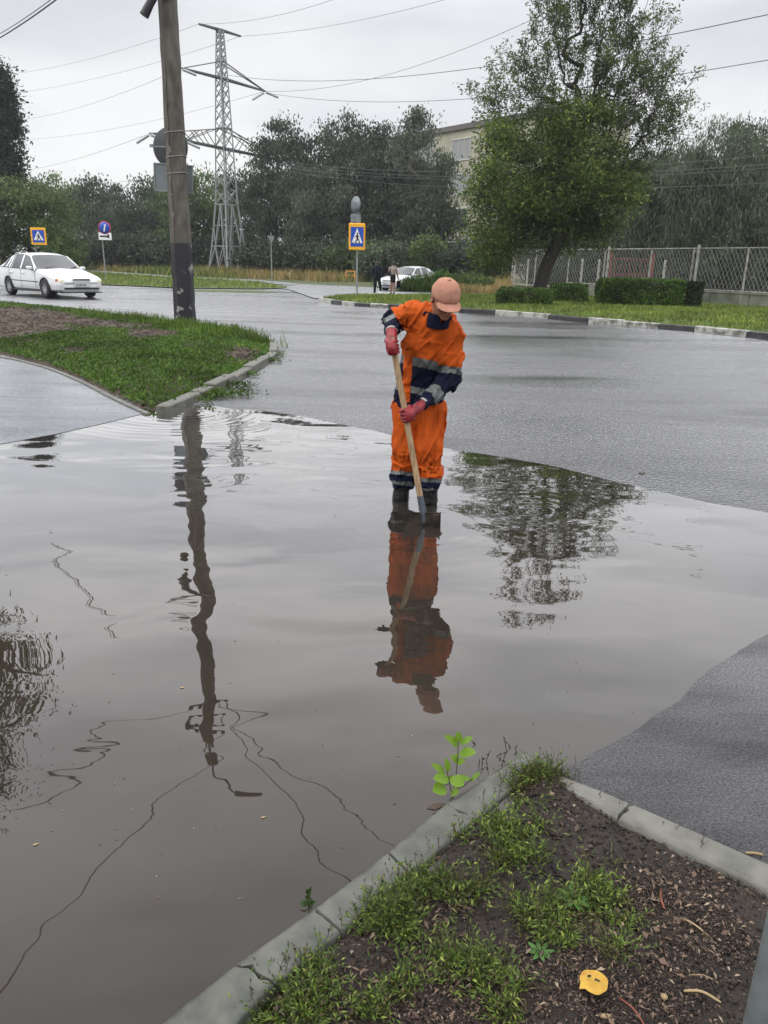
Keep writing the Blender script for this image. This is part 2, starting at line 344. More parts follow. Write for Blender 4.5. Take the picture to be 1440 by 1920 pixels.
# muddy rain water: opaque brown below, sharp reflection above, slow swells that bend the reflections
def water_mat():
    m = bpy.data.materials.new('muddy_water'); nt, b = nodes_of(m); N = nt.nodes.new; Lk = nt.links.new
    b.inputs['Roughness'].default_value = 0.6; b.inputs['Specular IOR Level'].default_value = 0.0
    g = N('ShaderNodeNewGeometry')
    n0 = N('ShaderNodeTexNoise'); n0.inputs['Scale'].default_value = 0.7; n0.inputs['Detail'].default_value = 3; Lk(g.outputs['Position'], n0.inputs[0])
    cr = N('ShaderNodeValToRGB'); cr.color_ramp.elements[0].position = 0.3; cr.color_ramp.elements[1].position = 0.7
    cr.color_ramp.elements[0].color = (0.018, 0.0145, 0.011, 1); cr.color_ramp.elements[1].color = (0.038, 0.031, 0.024, 1)
    Lk(n0.outputs[0], cr.inputs[0]); Lk(cr.outputs[0], b.inputs['Base Color'])
    def waves(scale, stretch, det, dist, prev=None, rot_=0.0, distort=0.0, mask=None):
        mp = N('ShaderNodeMapping'); mp.inputs['Scale'].default_value = stretch; mp.inputs['Rotation'].default_value = (0, 0, rot_); Lk(g.outputs['Position'], mp.inputs[0])
        n = N('ShaderNodeTexNoise'); n.inputs['Scale'].default_value = scale; n.inputs['Detail'].default_value = det; n.inputs['Distortion'].default_value = distort; Lk(mp.outputs[0], n.inputs[0])
        h = n.outputs[0]
        bp = N('ShaderNodeBump'); bp.inputs['Strength'].default_value = 1.0; bp.inputs['Distance'].default_value = dist; Lk(h, bp.inputs['Height'])
        if mask is not None: Lk(mask, bp.inputs['Strength'])
        if prev: Lk(prev, bp.inputs['Normal'])
        return bp.outputs[0]
    # where the ripples are strong or calm
    def ring(cx, cy, wl, dist, r1, prev, dr=0.25):
        sub = N('ShaderNodeVectorMath'); sub.operation = 'SUBTRACT'; sub.inputs[1].default_value = (cx, cy, 0); Lk(g.outputs['Position'], sub.inputs[0])
        ln = N('ShaderNodeVectorMath'); ln.operation = 'LENGTH'; Lk(sub.outputs[0], ln.inputs[0])
        nn = N('ShaderNodeTexNoise'); nn.inputs['Scale'].default_value = 1.2; Lk(g.outputs['Position'], nn.inputs[0])
        ad = N('ShaderNodeMath'); ad.operation = 'MULTIPLY_ADD'; ad.inputs[1].default_value = dr; Lk(nn.outputs[0], ad.inputs[0]); Lk(ln.outputs['Value'], ad.inputs[2])
        mu = N('ShaderNodeMath'); mu.operation = 'MULTIPLY'; mu.inputs[1].default_value = 2*math.pi/wl; Lk(ad.outputs[0], mu.inputs[0])
        sn = N('ShaderNodeMath'); sn.operation = 'SINE'; Lk(mu.outputs[0], sn.inputs[0])
        f = N('ShaderNodeMapRange'); f.inputs[1].default_value = r1*0.2; f.inputs[2].default_value = r1; f.inputs[3].default_value = 1.0; f.inputs[4].default_value = 0.0; Lk(ln.outputs['Value'], f.inputs[0])
        bp = N('ShaderNodeBump'); bp.inputs['Distance'].default_value = dist; Lk(sn.outputs[0], bp.inputs['Height']); Lk(f.outputs[0], bp.inputs['Strength'])
        if prev: Lk(prev, bp.inputs['Normal'])
        return bp.outputs[0]
    w = waves(1.5, (0.6, 1.0, 1.0), 1.5, 0.018, None, 0.15, 0.4)
    w = waves(5.0, (0.45, 1.0, 1.0), 1.0, 0.0011, w, -0.1, 0.2)
    mk = N('ShaderNodeTexNoise'); mk.inputs['Scale'].default_value = 0.5; Lk(g.outputs['Position'], mk.inputs[0])
    mkr = N('ShaderNodeMapRange'); mkr.inputs[1].default_value = 0.48; mkr.inputs[2].default_value = 0.62; mkr.inputs[3].default_value = 0.15; mkr.inputs[4].default_value = 1.0; Lk(mk.outputs[0], mkr.inputs[0])
    w = waves(22.0, (0.35, 1.0, 1.0), 1.0, 0.00028, w, 0.1, 0.0, mkr.outputs[0])
    for (px, py, wl, d, r) in ((350, 775, 0.12, 0.0006, 1.6), (792, 985, 0.10, 0.0002, 0.9), (1000, 960, 0.11, 0.00018, 1.0)):
        c = G(px, py); w = ring(c[0], c[1], wl, d, r, w)
    # reflectance against angle of view
    gl = N('ShaderNodeBsdfGlossy'); gl.inputs['Roughness'].default_value = 0.012; gl.inputs['Color'].default_value = (0.97, 0.96, 0.955, 1); Lk(w, gl.inputs['Normal'])
    lw = N('ShaderNodeLayerWeight'); lw.inputs[0].default_value = 0.5; Lk(w, lw.inputs['Normal'])
    rr = N('ShaderNodeValToRGB'); E = rr.color_ramp.elements; E[0].position = 0.0; E[0].color = (0.04,)*3+(1,); E[1].position = 1.0; E[1].color = (1, 1, 1, 1)
    for p_, c_ in ((.26, .036), (.33, .050), (.43, .078), (.54, .135), (.60, .20), (.665, .31), (.733, .60), (.8, .80), (.9, .95)): q = E.new(p_); q.color = (c_,)*3+(1,)
    Lk(lw.outputs['Facing'], rr.inputs[0])
    mx = N('ShaderNodeMixShader'); Lk(rr.outputs[0], mx.inputs[0]); Lk(b.outputs[0], mx.inputs[1]); Lk(gl.outputs[0], mx.inputs[2]); Lk(mx.outputs[0], nt.nodes['Material Output'].inputs[0])
    return m
M['water'] = water_mat()
M['soil'] = mat('wet_dark_soil', (0.036, 0.026, 0.019), 0.7, var=0.6, vscale=14, bump=1.0, bscale=60, bdist=0.02, detail=8)
M['turf_soil'] = mat('trodden_brown_soil', (0.075, 0.048, 0.034), 0.8, col2=(0.035, 0.028, 0.018), vscale=2.5, bump=1.0, bscale=14, bdist=0.05, detail=8)
M['field'] = mat('meadow_soil', (0.075, 0.085, 0.03), 0.9, col2=(0.045, 0.06, 0.02), vscale=0.4, bump=0.6, bscale=5, bdist=0.1)
M['verge'] = mat('verge_green', (0.09, 0.125, 0.03), 0.9, col2=(0.045, 0.07, 0.015), vscale=1.5, bump=0.7, bscale=12, bdist=0.05)
M['kerb_old'] = mat('wet_worn_concrete', (0.15, 0.148, 0.125), 0.5, col2=(0.07, 0.068, 0.055), vscale=9, bump=0.5, bscale=60, bdist=0.004, detail=8, contrast=(0.3, 0.6), rvar=0.12)
M['kerb_near'] = mat('wet_concrete_kerb', (0.105, 0.108, 0.09), 0.36, col2=(0.04, 0.043, 0.034), vscale=14, bump=0.4, bscale=90, bdist=0.003, detail=8, contrast=(0.3, 0.65), rvar=0.12)
M['kerb_white'] = mat('old_white_kerb_paint', (0.42, 0.42, 0.38), 0.5, col2=(0.13, 0.13, 0.11), vscale=5, bump=0.3, bscale=30, bdist=0.01, detail=7, contrast=(0.38, 0.55))
M['kerb_black'] = mat('old_black_kerb_paint', (0.018, 0.018, 0.02), 0.4, col2=(0.05, 0.05, 0.05), vscale=5, bump=0.3, bscale=30, bdist=0.01)

def ring_outline(pts, k=5, noise=0.0, freq=2.0, seed=1):
    L = smooth_line(pts, k)
    if noise:
        L[:, 0] += noise*fbm(L[:, :2], freq, seed, 3); L[:, 1] += noise*fbm(L[:, :2], freq, seed+9, 3)
    return L

# one big sheet out to the horizon, then the sheets on it
structure('ground', [(-420, -70, -0.05), (420, -70, -0.05), (420, 440, -0.05), (-420, 440, -0.05)], [(0, 1, 2, 3)], M['field'])
road_far = [G(x, y) for x, y in ((-900, 492), (-300, 511), (0, 525), (180, 533), (330, 540), (480, 542.5), (560, 541), (620, 545), (600, 560))]
road_poly = [(-60, -25, 0), (60, -25, 0), (60, 8, 0)] + [(48, 12, 0)] + [tuple(G(x, y)) for x, y in ((1440, 622), (1240, 606), (1000, 589), (860, 577), (720, 569), (640, 564))] + [tuple(p) for p in road_far[::-1]] + [(-90, 75, 0), (-90, -25, 0)]
flat('road', road_poly, 0.0, M['road'])
# side path that leaves the road towards the walkers, and the pavement beyond the verge
flat('side_path', [G(x, y) for x, y in ((590, 561), (640, 559), (760, 557.5), (960, 556.5), (1130, 561), (1250, 570), (1460, 582), (1700, 600), (1700, 590), (1440, 574), (1250, 563), (1100, 555), (960, 550), (800, 549), (750, 545), (700, 540), (640, 537), (560, 533), (480, 538), (540, 543))], 0.036, M['path'])
flat('far_path', [G(x, y) for x, y in ((-100, 497), (147, 506), (300, 517), (420, 523.5), (480, 526), (560, 533), (545, 537), (470, 529), (300, 519.5), (147, 508.5), (-100, 499))], 0.06, M['path'])
flat('field', [(-410, 60, 0)]+[G(x, y) for x, y in ((-300, 507), (0, 523), (180, 532), (330, 539), (480, 541.5), (560, 541), (620, 545), (600, 562), (640, 562), (720, 567), (860, 575), (1000, 587), (1240, 604), (1440, 620))]+[(48, 14, 0), (410, 60, 0), (410, 430, 0), (-410, 430, 0)], 0.03, M['field'])

# puddle
pud = [(-420, 890), (-150, 840), (0, 815), (100, 800), (190, 782), (258, 764), (330, 762), (400, 762), (440, 766), (500, 771), (600, 789), (700, 808), (830, 842), (950, 861), (1080, 884), (1200, 914), (1320, 941), (1440, 961), (1600, 1000), (1750, 1030)]
pud2 = [(1600, 1090), (1440, 1190), (1380, 1226), (1310, 1276), (1270, 1316), (1200, 1366), (1130, 1406), (1080, 1436)]
o1 = ring_outline([G(*p) for p in pud], 8, 0.05, 1.2, 3); o2 = ring_outline([G(*p) for p in pud2], 14, 0.006, 6.0, 5)
pl = [tuple(p) for p in o1]+[tuple(p) for p in o2]+[tuple(G(1100, 1600)), (0.9, 1.0, 0), (0.3, -1.5, 0), (-5, -1.5, 0), (-6, 2.5, 0), (-6, 4, 0)]
flat('puddle_water', pl, 0.004, M['water'])
lot = [tuple(p) for p in o2]+[tuple(G(1040, 1446)), tuple(G(1110, 1490)), tuple(G(1250, 1600)), tuple(G(1440, 1690)), (1.9, 1.4, 0), (4, 1.0, 0), (6, 2, 0), (6, 4.5, 0)]
flat('parking_asphalt', lot, 0.008, M['lot'])
# smooth paved path at left, wet
path_top = [(-420, 600), (-120, 648), (0, 668), (30, 673), (90, 689), (150, 713), (215, 746), (276, 774)]
path_pts = [G(*p) for p in path_top]+[G(*p) for p in ((268, 777), (190, 796), (100, 816), (0, 834), (-150, 857), (-420, 910), (-900, 900))]
flat('left_path', path_pts, 0.007, M['path'])
mb = MB(); P = smooth_line([G(x, y, 0.03) for x, y in path_top], 5)
for a, b in zip(P[:-1], P[1:]):
    mb.bar(a+(0, 0.02, -0.062), b+(0, 0.02, -0.062)-(b-a)*0.012, 0.06, 0.11)
o = mb.obj('path_edging', M['kerb_old']); o['kind'] = 'structure'

# raised grass island
isl_px = [(-420, 600), (-120, 646), (0, 665), (30, 670), (90, 686), (150, 710), (215, 742), (280, 771), (322, 770), (352, 757), (402, 735), (442, 715), (480, 692), (508, 672), (518, 655), (500, 641), (450, 626), (370, 611), (250, 599), (120, 582), (0, 571), (-420, 540)]
isl = [G(*p)[:2] for p in isl_px]
def relief(outline, cell, edge_h, top_h, fall, amp, freq, seed, name, m, base=-0.03, kind=True):
    A = np.array(outline); lo = A.min(0)-cell; hi = A.max(0)+cell
    nx, ny = [int(math.ceil((hi[i]-lo[i])/cell))+1 for i in (0, 1)]
    X, Y = np.meshgrid(lo[0]+np.arange(nx)*cell, lo[1]+np.arange(ny)*cell, indexing='ij'); P = np.stack([X.ravel(), Y.ravel()], 1)
    ins = in_poly(P, outline); d = edge_dist(P, outline)
    h = np.where(ins, edge_h+(top_h-edge_h)*np.clip(d/fall, 0, 1)+amp*fbm(P, freq, seed, 5)*np.clip(d/fall*2+0.3, 0, 1), base)
    id_ = np.arange(nx*ny).reshape(nx, ny); F = np.stack([id_[:-1, :-1].ravel(), id_[1:, :-1].ravel(), id_[1:, 1:].ravel(), id_[:-1, 1:].ravel()], 1)
    F = F[ins[F].any(1)]; u, inv = np.unique(F, return_inverse=True); V = np.column_stack([P, h])[u]; F = inv.reshape(F.shape)
    o = structure(name, V, F, m, smooth=True)
    def height(Q):
        q = edge_dist(Q, outline); return np.where(in_poly(Q, outline), edge_h+(top_h-edge_h)*np.clip(q/fall, 0, 1)+amp*fbm(Q, freq, seed, 5)*np.clip(q/fall*2+0.3, 0, 1), base)
    return o, height
_, isl_h = relief(isl, 0.10, 0.03, 0.12, 0.8, 0.035, 1.1, 11, 'island_soil', M['turf_soil'])
# broken kerb along the island's road-side end
def kerb_run(pts, width, h0, h1, mats, jitter=0.01, gap=0.012, lengths=None, seed=3, bev=0.015, side=1, name='kerb', mi=None):
    """separate stones along a line; the line is the road-side top edge"""
    P = smooth_line(pts, 6); s = np.concatenate([[0], np.cumsum(np.linalg.norm(np.diff(P, axis=0), axis=1))])
    at = lambda t: np.array([np.interp(t, s, P[:, k]) for k in range(3)])
    g = np.random.default_rng(seed); mb = MB(); t = 0; i = 0
    while t < s[-1]-0.05:
        L = (lengths[i] if lengths is not None and i < len(lengths) else 0.9+0.3*g.random()); a = at(t+gap/2); b = at(min(t+L, s[-1])-gap/2)
        d = b-a; ll = np.linalg.norm(d)
        if ll < 0.04: break
        d /= ll; n = np.array([-d[1], d[0], 0])*side; z0 = g.normal()*jitter; c = (a+b)/2+n*width/2+np.array([0, 0, (h1+h0)/2+z0])
        c[2] = (a[2]+b[2])/2+(h1+h0)/2+z0
        R = np.column_stack([d, n, np.cross(d, n)]) @ rot((1, 0, 0), g.normal()*jitter*2)
        mb.box(c, (ll, width, h1-h0), (mi[i % len(mi)] if mi else 0), R, bev); t += L; i += 1
    o = mb.obj(name, mats); o['kind'] = 'structure'; return o
kerb_run([G(x, y) for x, y in ((318, 776), (360, 757), (405, 737), (445, 717), (483, 695), (512, 676), (523, 662), (519, 650))], 0.16, -0.1, 0.10, M['kerb_old'], 0.018, 0.03, seed=5, lengths=[.95, .45, .9, 1.0, .5, .9, .8, .7, .9])
# far kerb, black and white stones
fk = [(596, 566), (640, 572), (727, 578), (860, 586), (927, 590), (1027, 598), (1102, 606), (1200, 614), (1300, 622), (1398, 632), (1440, 636), (1600, 655), (1800, 680)]
Pf = [G(*p) for p in fk]; lens = []; mi = []
bp_ = [(596, 1), (622, 0), (640, 1), (668, 0), (688, 1), (727, 0), (740, 1), (760, 0), (790, 1), (812, 1), (860, 0), (927, 1), (1027, 0), (1102, 1), (1160, 1), (1232, 0), (1300, 1), (1398, 0), (1520, 1), (1600, 0)]
Ls = smooth_line(Pf, 6); ss = np.concatenate([[0], np.cumsum(np.linalg.norm(np.diff(Ls, axis=0), axis=1))])
def s_at(px):
    y = np.interp(px, [p[0] for p in fk], [p[1] for p in fk]); q = G(px, y); return ss[np.argmin(np.linalg.norm(Ls-q, axis=1))]
for (a, m_), (b, _) in zip(bp_[:-1], bp_[1:]): lens.append(max(s_at(b)-s_at(a), 0.3)); mi.append(m_)
kerb_run(Pf, 0.18, -0.08, 0.15, [M['kerb_black'], M['kerb_white']], 0.012, 0.02, lengths=lens, side=1, mi=mi)
# strip of lawn between kerb and pavement
strip_px = [(604, 563), (640, 569), (727, 575), (860, 583), (927, 587), (1027, 595), (1102, 602), (1200, 610), (1300, 618), (1398, 627), (1440, 631), (1600, 650), (1800, 676), (1800, 612), (1440, 584), (1250, 572), (1130, 563), (960, 558), (760, 559), (640, 560)]
strip = [G(*p)[:2] for p in strip_px]
_, strip_h = relief(strip, 0.25, 0.11, 0.17, 1.2, 0.03, 0.6, 21, 'lawn_strip', M['verge'])
lstrip_px = [(-300, 511), (0, 526), (180, 534), (330, 541), (480, 543), (540, 541), (480, 530), (420, 525), (300, 519.5), (147, 509), (-100, 499.5)]
lstrip = [G(*p)[:2] for p in lstrip_px]
flat('far_lawn', lstrip, 0.05, M['verge'])
wetp = [G(*p)[:2] for p in ((300, 545), (380, 543.5), (470, 545), (540, 549), (480, 549.5), (400, 547.5))]
flat('silt_bank', wetp, 0.006, M['verge'])

# near bed in its kerb
bed_px = [(985, 1446), (938, 1484), (866, 1550), (758, 1643), (675, 1705), (580, 1785), (435, 1926), (300, 2060), (700, 2500), (1500, 2300), (1650, 1760), (1440, 1668), (1260, 1565), (1110, 1482), (1040, 1442)]
bed = [G(*p)[:2] for p in bed_px]
_, bed_h = relief(bed, 0.012, -0.012, 0.032, 0.10, 0.012, 7.0, 31, 'bed_soil', M['soil'], base=-0.05)
# near kerbs: stones between surveyed joints; the front one sinks under the water at its tip
def stone(mb, o0, o1, i0, i1, z0, z1, depth=0.14, bev=0.008, m=0, seed=0, cracked0=0, cracked1=0):
    """o = water-side edge, i = soil-side edge (photo points), z at each end; ends may be ragged"""
    g = np.random.default_rng(seed); n = 7
    def end(o, i, z, amp):
        a = G(*o, z); b = G(*i, z); d = b-a; t = np.linspace(0, 1, n); L = a+d[None]*t[:, None]
        tang = np.array([-d[1], d[0], 0]); tang /= np.linalg.norm(tang)
        off = g.normal(size=n)*amp; return L+tang*off[:, None]
    A = end(o0, i0, z0, cracked0); B = end(o1, i1, z1, cracked1)
    ax = (B.mean(0)-A.mean(0)); ax /= np.linalg.norm(ax)
    def loop(E, shift, inset, dz):
        P = E+ax*shift; P = P.copy(); d = P[-1]-P[0]; d /= np.linalg.norm(d); P[0] += d*inset; P[-1] -= d*inset; P[:, 2] += dz; return P
    rows = []
    for E, sgn in ((A, 1), (B, -1)):
        rows.append((loop(E, sgn*0.0012, 0, -depth), loop(E, sgn*0.0012, 0, -bev), loop(E, sgn*(0.0012+bev*0.35), bev, 0)))
    V = []; F = []
    k = 12
    top0, top1 = rows[0][2], rows[1][2]
    for j in range(k+1):
        t = j/k; r = top0*(1-t)+top1*t
        if 0 < j < k: r = r.copy(); r[0, :2] += g.normal(size=2)*0.0012; r[-1, :2] += g.normal(size=2)*0.0015; r[:, 2] += g.normal(size=n)*0.0006
        lo = rows[0][1]*(1-t)+rows[1][1]*t; bt = rows[0][0]*(1-t)+rows[1][0]*t
        V += [bt[0], lo[0]]+list(r)+[lo[-1], bt[-1]]
    w = n+4
    for j in range(k):
        for c in range(w-1): F.append((j*w+c, (j+1)*w+c, (j+1)*w+c+1, j*w+c+1))
    mb.add(V, F, m, True)
    for E, j0 in ((rows[0], 0), (rows[1], k)):
        b0 = len(V); Vt = list(E[0])+list(E[1])+list(E[2]); Fe = []
        for q in range(2):
            for c in range(n-1): Fe.append((q*n+c, q*n+c+1, (q+1)*n+c+1, (q+1)*n+c))
        mb.add(Vt, Fe, m)
mb = MB()
zt = lambda px: 0.010+max(0, (950-px))*0.00006
js = [((984, 1406), (1008, 1440)), ((834, 1506), (893, 1536)), ((726, 1596), (770, 1640)), ((588, 1702), (642, 1747)), ((440, 1806), (517, 1842)), ((240, 1966), (330, 2036))]
for k, ((o0, i0), (o1, i1)) in enumerate(zip(js[:-1], js[1:])):
    stone(mb, o0, o1, i0, i1, zt(o0[0])+[0, .004, 0, -.003, .002][k], zt(o1[0])+[.003, .002, 0, -.002, 0][k], seed=k, cracked0=0.004 if k in (1, 4) else 0.001, cracked1=0.004 if k in (0, 3) else 0.001)
o = mb.obj('kerb', M['kerb_near']); o['kind'] = 'structure'
mb = MB()
js = [((1022, 1436), (1010, 1462)), ((1186, 1503), (1160, 1532)), ((1650, 1706), (1620, 1752))]
for k, ((o0, i0), (o1, i1)) in enumerate(zip(js[:-1], js[1:])):
    stone(mb, o0, o1, i0, i1, [0.02, 0.048, 0.05, 0.052][k], [0.045, 0.05, 0.052, 0.05][k], seed=k+20, bev=0.014, cracked0=0.003, cracked1=0.002)
o = mb.obj('kerb', M['kerb_old']); o['kind'] = 'structure'
# ------------------------------------------------------------------ signed-distance modelling of figures (smooth unions, meshed by surface nets)
def cone(P, a, b, ra, rb, sc=None):
    a = np.array(a, float); b = np.array(b, float)
    if sc is not None: P = P*sc; a = a*sc; b = b*sc
    ab = b-a; t = np.clip((P-a)@ab/(ab@ab+1e-12), 0, 1)
    return np.linalg.norm(P-a-t[:, None]*ab, axis=1)-(ra+(rb-ra)*t)
def chain(P, pts, radii, k=0.02, sc=None):
    d = None
    for i in range(len(pts)-1):
        e = cone(P, pts[i], pts[i+1], radii[i], radii[i+1], sc); d = e if d is None else smin(d, e, k)
    return d
def smin(a, b, k):
    h = np.clip(0.5+0.5*(b-a)/k, 0, 1); return b+(a-b)*h-k*h*(1-h)
def smax(a, b, k): return -smin(-a, -b, k)
def ell(P, c, r, R=None):
    q = P-np.array(c, float)
    if R is not None: q = q@np.array(R)
    r = np.array(r, float); k0 = np.linalg.norm(q/r, axis=1); k1 = np.linalg.norm(q/(r*r), axis=1)+1e-9
    return k0*(k0-1)/k1
def rbox(P, c, half, r, R=None):
    q = P-np.array(c, float)
    if R is not None: q = q@np.array(R)
    q = np.abs(q)-np.array(half)+r; return np.linalg.norm(np.maximum(q, 0), axis=1)+np.minimum(q.max(1), 0)-r
def nets(f, lo, hi, h):
    lo = np.array(lo, float); hi = np.array(hi, float); n = np.ceil((hi-lo)/h).astype(int)+1
    ax = [lo[i]+np.arange(n[i])*h for i in range(3)]
    V = np.empty(n)
    for i0 in range(0, n[0], 24):
        X, Y, Z = np.meshgrid(ax[0][i0:i0+24], ax[1], ax[2], indexing='ij')
        V[i0:i0+24] = f(np.stack([X.ravel(), Y.ravel(), Z.ravel()], 1)).reshape(X.shape)
    S = V < 0; c = n-1; acc = np.zeros((*c, 3)); cnt = np.zeros(c)
    def sl(o): return tuple(slice(o[i], o[i]+c[i]) for i in range(3))
    corners = [(i, j, k) for i in (0, 1) for j in (0, 1) for k in (0, 1)]
    for a_ in corners:
        for d in range(3):
            if a_[d] == 1: continue
            b_ = list(a_); b_[d] = 1; b_ = tuple(b_); va = V[sl(a_)]; vb = V[sl(b_)]; m = S[sl(a_)] != S[sl(b_)]
            t = np.where(m, va/np.where(m, va-vb, 1), 0)
            for q in range(3): acc[..., q] += np.where(m, a_[q]+(t if q == d else 0), 0)
            cnt += m
    act = cnt > 0; idx = -np.ones(c, int); idx[act] = np.arange(act.sum())
    cell = np.argwhere(act); P = lo+(cell+acc[act]/cnt[act][:, None])*h; F = []
    for d in range(3):
        u, v = (d+1) % 3, (d+2) % 3
        s0 = [slice(0, n[i]-(1 if i == d else 0)) for i in range(3)]; s1 = list(s0); s1[d] = slice(1, n[d])
        a_ = S[tuple(s0)]; b_ = S[tuple(s1)]; e = np.argwhere(a_ != b_)
        e = e[(e[:, u] > 0) & (e[:, v] > 0) & (e[:, u] < c[u]) & (e[:, v] < c[v])]
        if not len(e): continue
        def at(du, dv):
            q = e.copy(); q[:, u] -= du; q[:, v] -= dv; return idx[q[:, 0], q[:, 1], q[:, 2]]
        Q = np.stack([at(1, 1), at(0, 1), at(0, 0), at(1, 0)], 1); flip = ~a_[e[:, 0], e[:, 1], e[:, 2]]; Q[flip] = Q[flip][:, ::-1]; F.append(Q)
    F = np.concatenate(F); F = F[(F >= 0).all(1)]
    return P, F
def proj(P):
    d = P-EYE; k = d@FWD; return 720+FPX*(d@RGT)/k, 960-FPX*(d@UPV)/k
def fabric(name, col, rough=0.75, var=0.25, fold=0.35):
    return mat(name, col, rough, var=var, vscale=9, bump=fold, bscale=9, bdist=0.02, detail=5, stretch=(1.4, 0.8, 0.45), spec=0.15)
def crease(P, seed, fa=(1, 1, 1), scale=9, amp=0.006):
    n = fbm(P*np.array(fa), scale, seed, 3); return amp*(np.exp(-(n/0.15)**2)*1.7-0.5)
# ------------------------------------------------------------------ the worker in the puddle
M['orange'] = fabric('orange_workwear', (0.52, 0.088, 0.010), 0.78, 0.28)
M['navy'] = fabric('navy_workwear', (0.006, 0.008, 0.024), 0.8, 0.3)
M['reflect'] = mat('grey_reflective_tape', (0.13, 0.14, 0.135), 0.5, var=0.3, vscale=30, bump=0.2, bscale=60, bdist=0.003)
M['boot'] = mat('wet_black_rubber', (0.008, 0.010, 0.008), 0.42, spec=0.3, var=0.4, vscale=20, bump=0.3, bscale=30, bdist=0.004)
M['skin'] = mat('tanned_skin', (0.36, 0.165, 0.10), 0.5, var=0.2, vscale=30, bump=0.1, bscale=80, bdist=0.001)
M['cap'] = mat('faded_pink_cotton', (0.42, 0.205, 0.14), 0.9, var=0.12, vscale=25, bump=0.3, bscale=220, bdist=0.001)
M['hair'] = mat('short_grey_brown_hair', (0.06, 0.045, 0.035), 0.7, var=0.4, vscale=80, bump=0.6, bscale=200, bdist=0.003)
M['glove'] = mat('red_rubber_glove', (0.27, 0.017, 0.022), 0.42, col2=(0.13, 0.010, 0.013), vscale=22, bump=0.35, bscale=45, bdist=0.003)
M['cuff'] = mat('grey_knit_cuff', (0.30, 0.30, 0.28), 0.9)
M['eye'] = mat('eye_white', (0.7, 0.68, 0.64), 0.3)
Wk = thing('person', 'worker in orange and navy overalls and pink cap holding a shovel in the puddle', 'person', (0.22, 5.18, 0.0))

# survey joints (photo x, photo y, world depth)
J = dict(waist=(787, 742, 5.17), mid=(794, 695, 5.14), chest=(806, 645, 5.08), top=(812, 608, 5.03), shA=(776, 588, 5.04), shB=(848, 628, 5.01),
         elA=(737, 597, 5.20), wrA=(734, 622, 4.90), elB=(843, 710, 5.03), wrB=(793, 757, 4.82), neck=(820, 592, 4.99), head=(835, 558, 4.90),
         hipA=(766, 768, 5.20), knA=(762, 838, 5.19), anA=(756, 902, 5.23), hipB=(807, 768, 5.17), knB=(805, 838, 5.12), anB=(806, 905, 5.14))
J = {k: W(*v) for k, v in J.items()}
footA = G(751, 937); footB = G(804, 945)
SCY = np.array([1, 1.42, 1])
def jacket(P, grow=0.0):
    t = chain(P, [J['waist']+(0, 0, -0.035), J['mid'], J['chest'], J['top']], [0.168, 0.155, 0.170, 0.135], 0.03, SCY)
    y = cone(P, J['shA'], J['shB'], 0.072, 0.074); d = smin(t, y, 0.06)
    d = smin(d, chain(P, [J['neck']+(-0.005, 0.03, -0.05), J['neck']+(-.005, .02, -0.015)], [0.09, 0.062]), 0.04)
    a = chain(P, [J['shA'], J['elA'], J['elA']*0.1+J['wrA']*0.9], [0.075, 0.064, 0.050], 0.03)
    b = chain(P, [J['shB'], (J['shB']+J['elB'])/2+(0.004, 0, 0), J['elB'], J['wrB']], [0.076, 0.078, 0.072, 0.047], 0.03)
    d = smin(d, a, 0.035); d = smin(d, b, 0.022)
    # folds: long diagonal creases over the chest, rings of creases at the elbows and hem
    s = crease(P, 3, (1.0, 0.6, 0.35), 8, 0.009)+crease(P, 8, (0.5, 0.5, 1.3), 7, 0.003)
    Q = P@rot((0, 1, 0), 0.6); s = s+crease(Q, 12, (1.3, 0.5, 0.22), 11, 0.008)
    dl = np.minimum(cone(P, J['elB'], J['wrB'], .09, .08), cone(P, J['elA'], J['wrA'], .08, .08))
    ring = crease(P, 15, (0.6, 0.6, 2.0), 9, 0.006); s = s+np.where(dl < 0.03, ring, 0)
    d = d-s*0.9-grow
    # front placket and two chest-pocket flaps stand proud
    px, py = proj(P); front = P[:, 1] < 5.06
    L1 = np.abs(px-(766+(py-650)*-0.05)) < 7; d = np.where(front & L1 & (py > 640) & (py < 750), d-0.006, d)
    fl = front & (py > 0.33*(px-805)+636) & (py < 0.36*(px-805)+652) & (px > 803) & (px < 836); d = np.where(fl, d-0.005, d)
    fl = front & (py > 0.6*(px-768)+606) & (py < 0.6*(px-768)+618) & (px > 766) & (px < 786); d = np.where(fl, d-0.005, d)
    # open hem and neck
    d = np.maximum(d, -(P[:, 2]-(J['waist'][2]-0.055+0.12*(P[:, 0]-J['waist'][0]))+0*d))
    return d
lo = np.minimum.reduce([J[k] for k in ('waist', 'shA', 'elA', 'wrA', 'wrB')])-0.24; hi = np.maximum.reduce([J[k] for k in ('waist', 'shB', 'elA', 'elB', 'neck')])+0.24
V, F = nets(jacket, lo, hi, 0.0065)
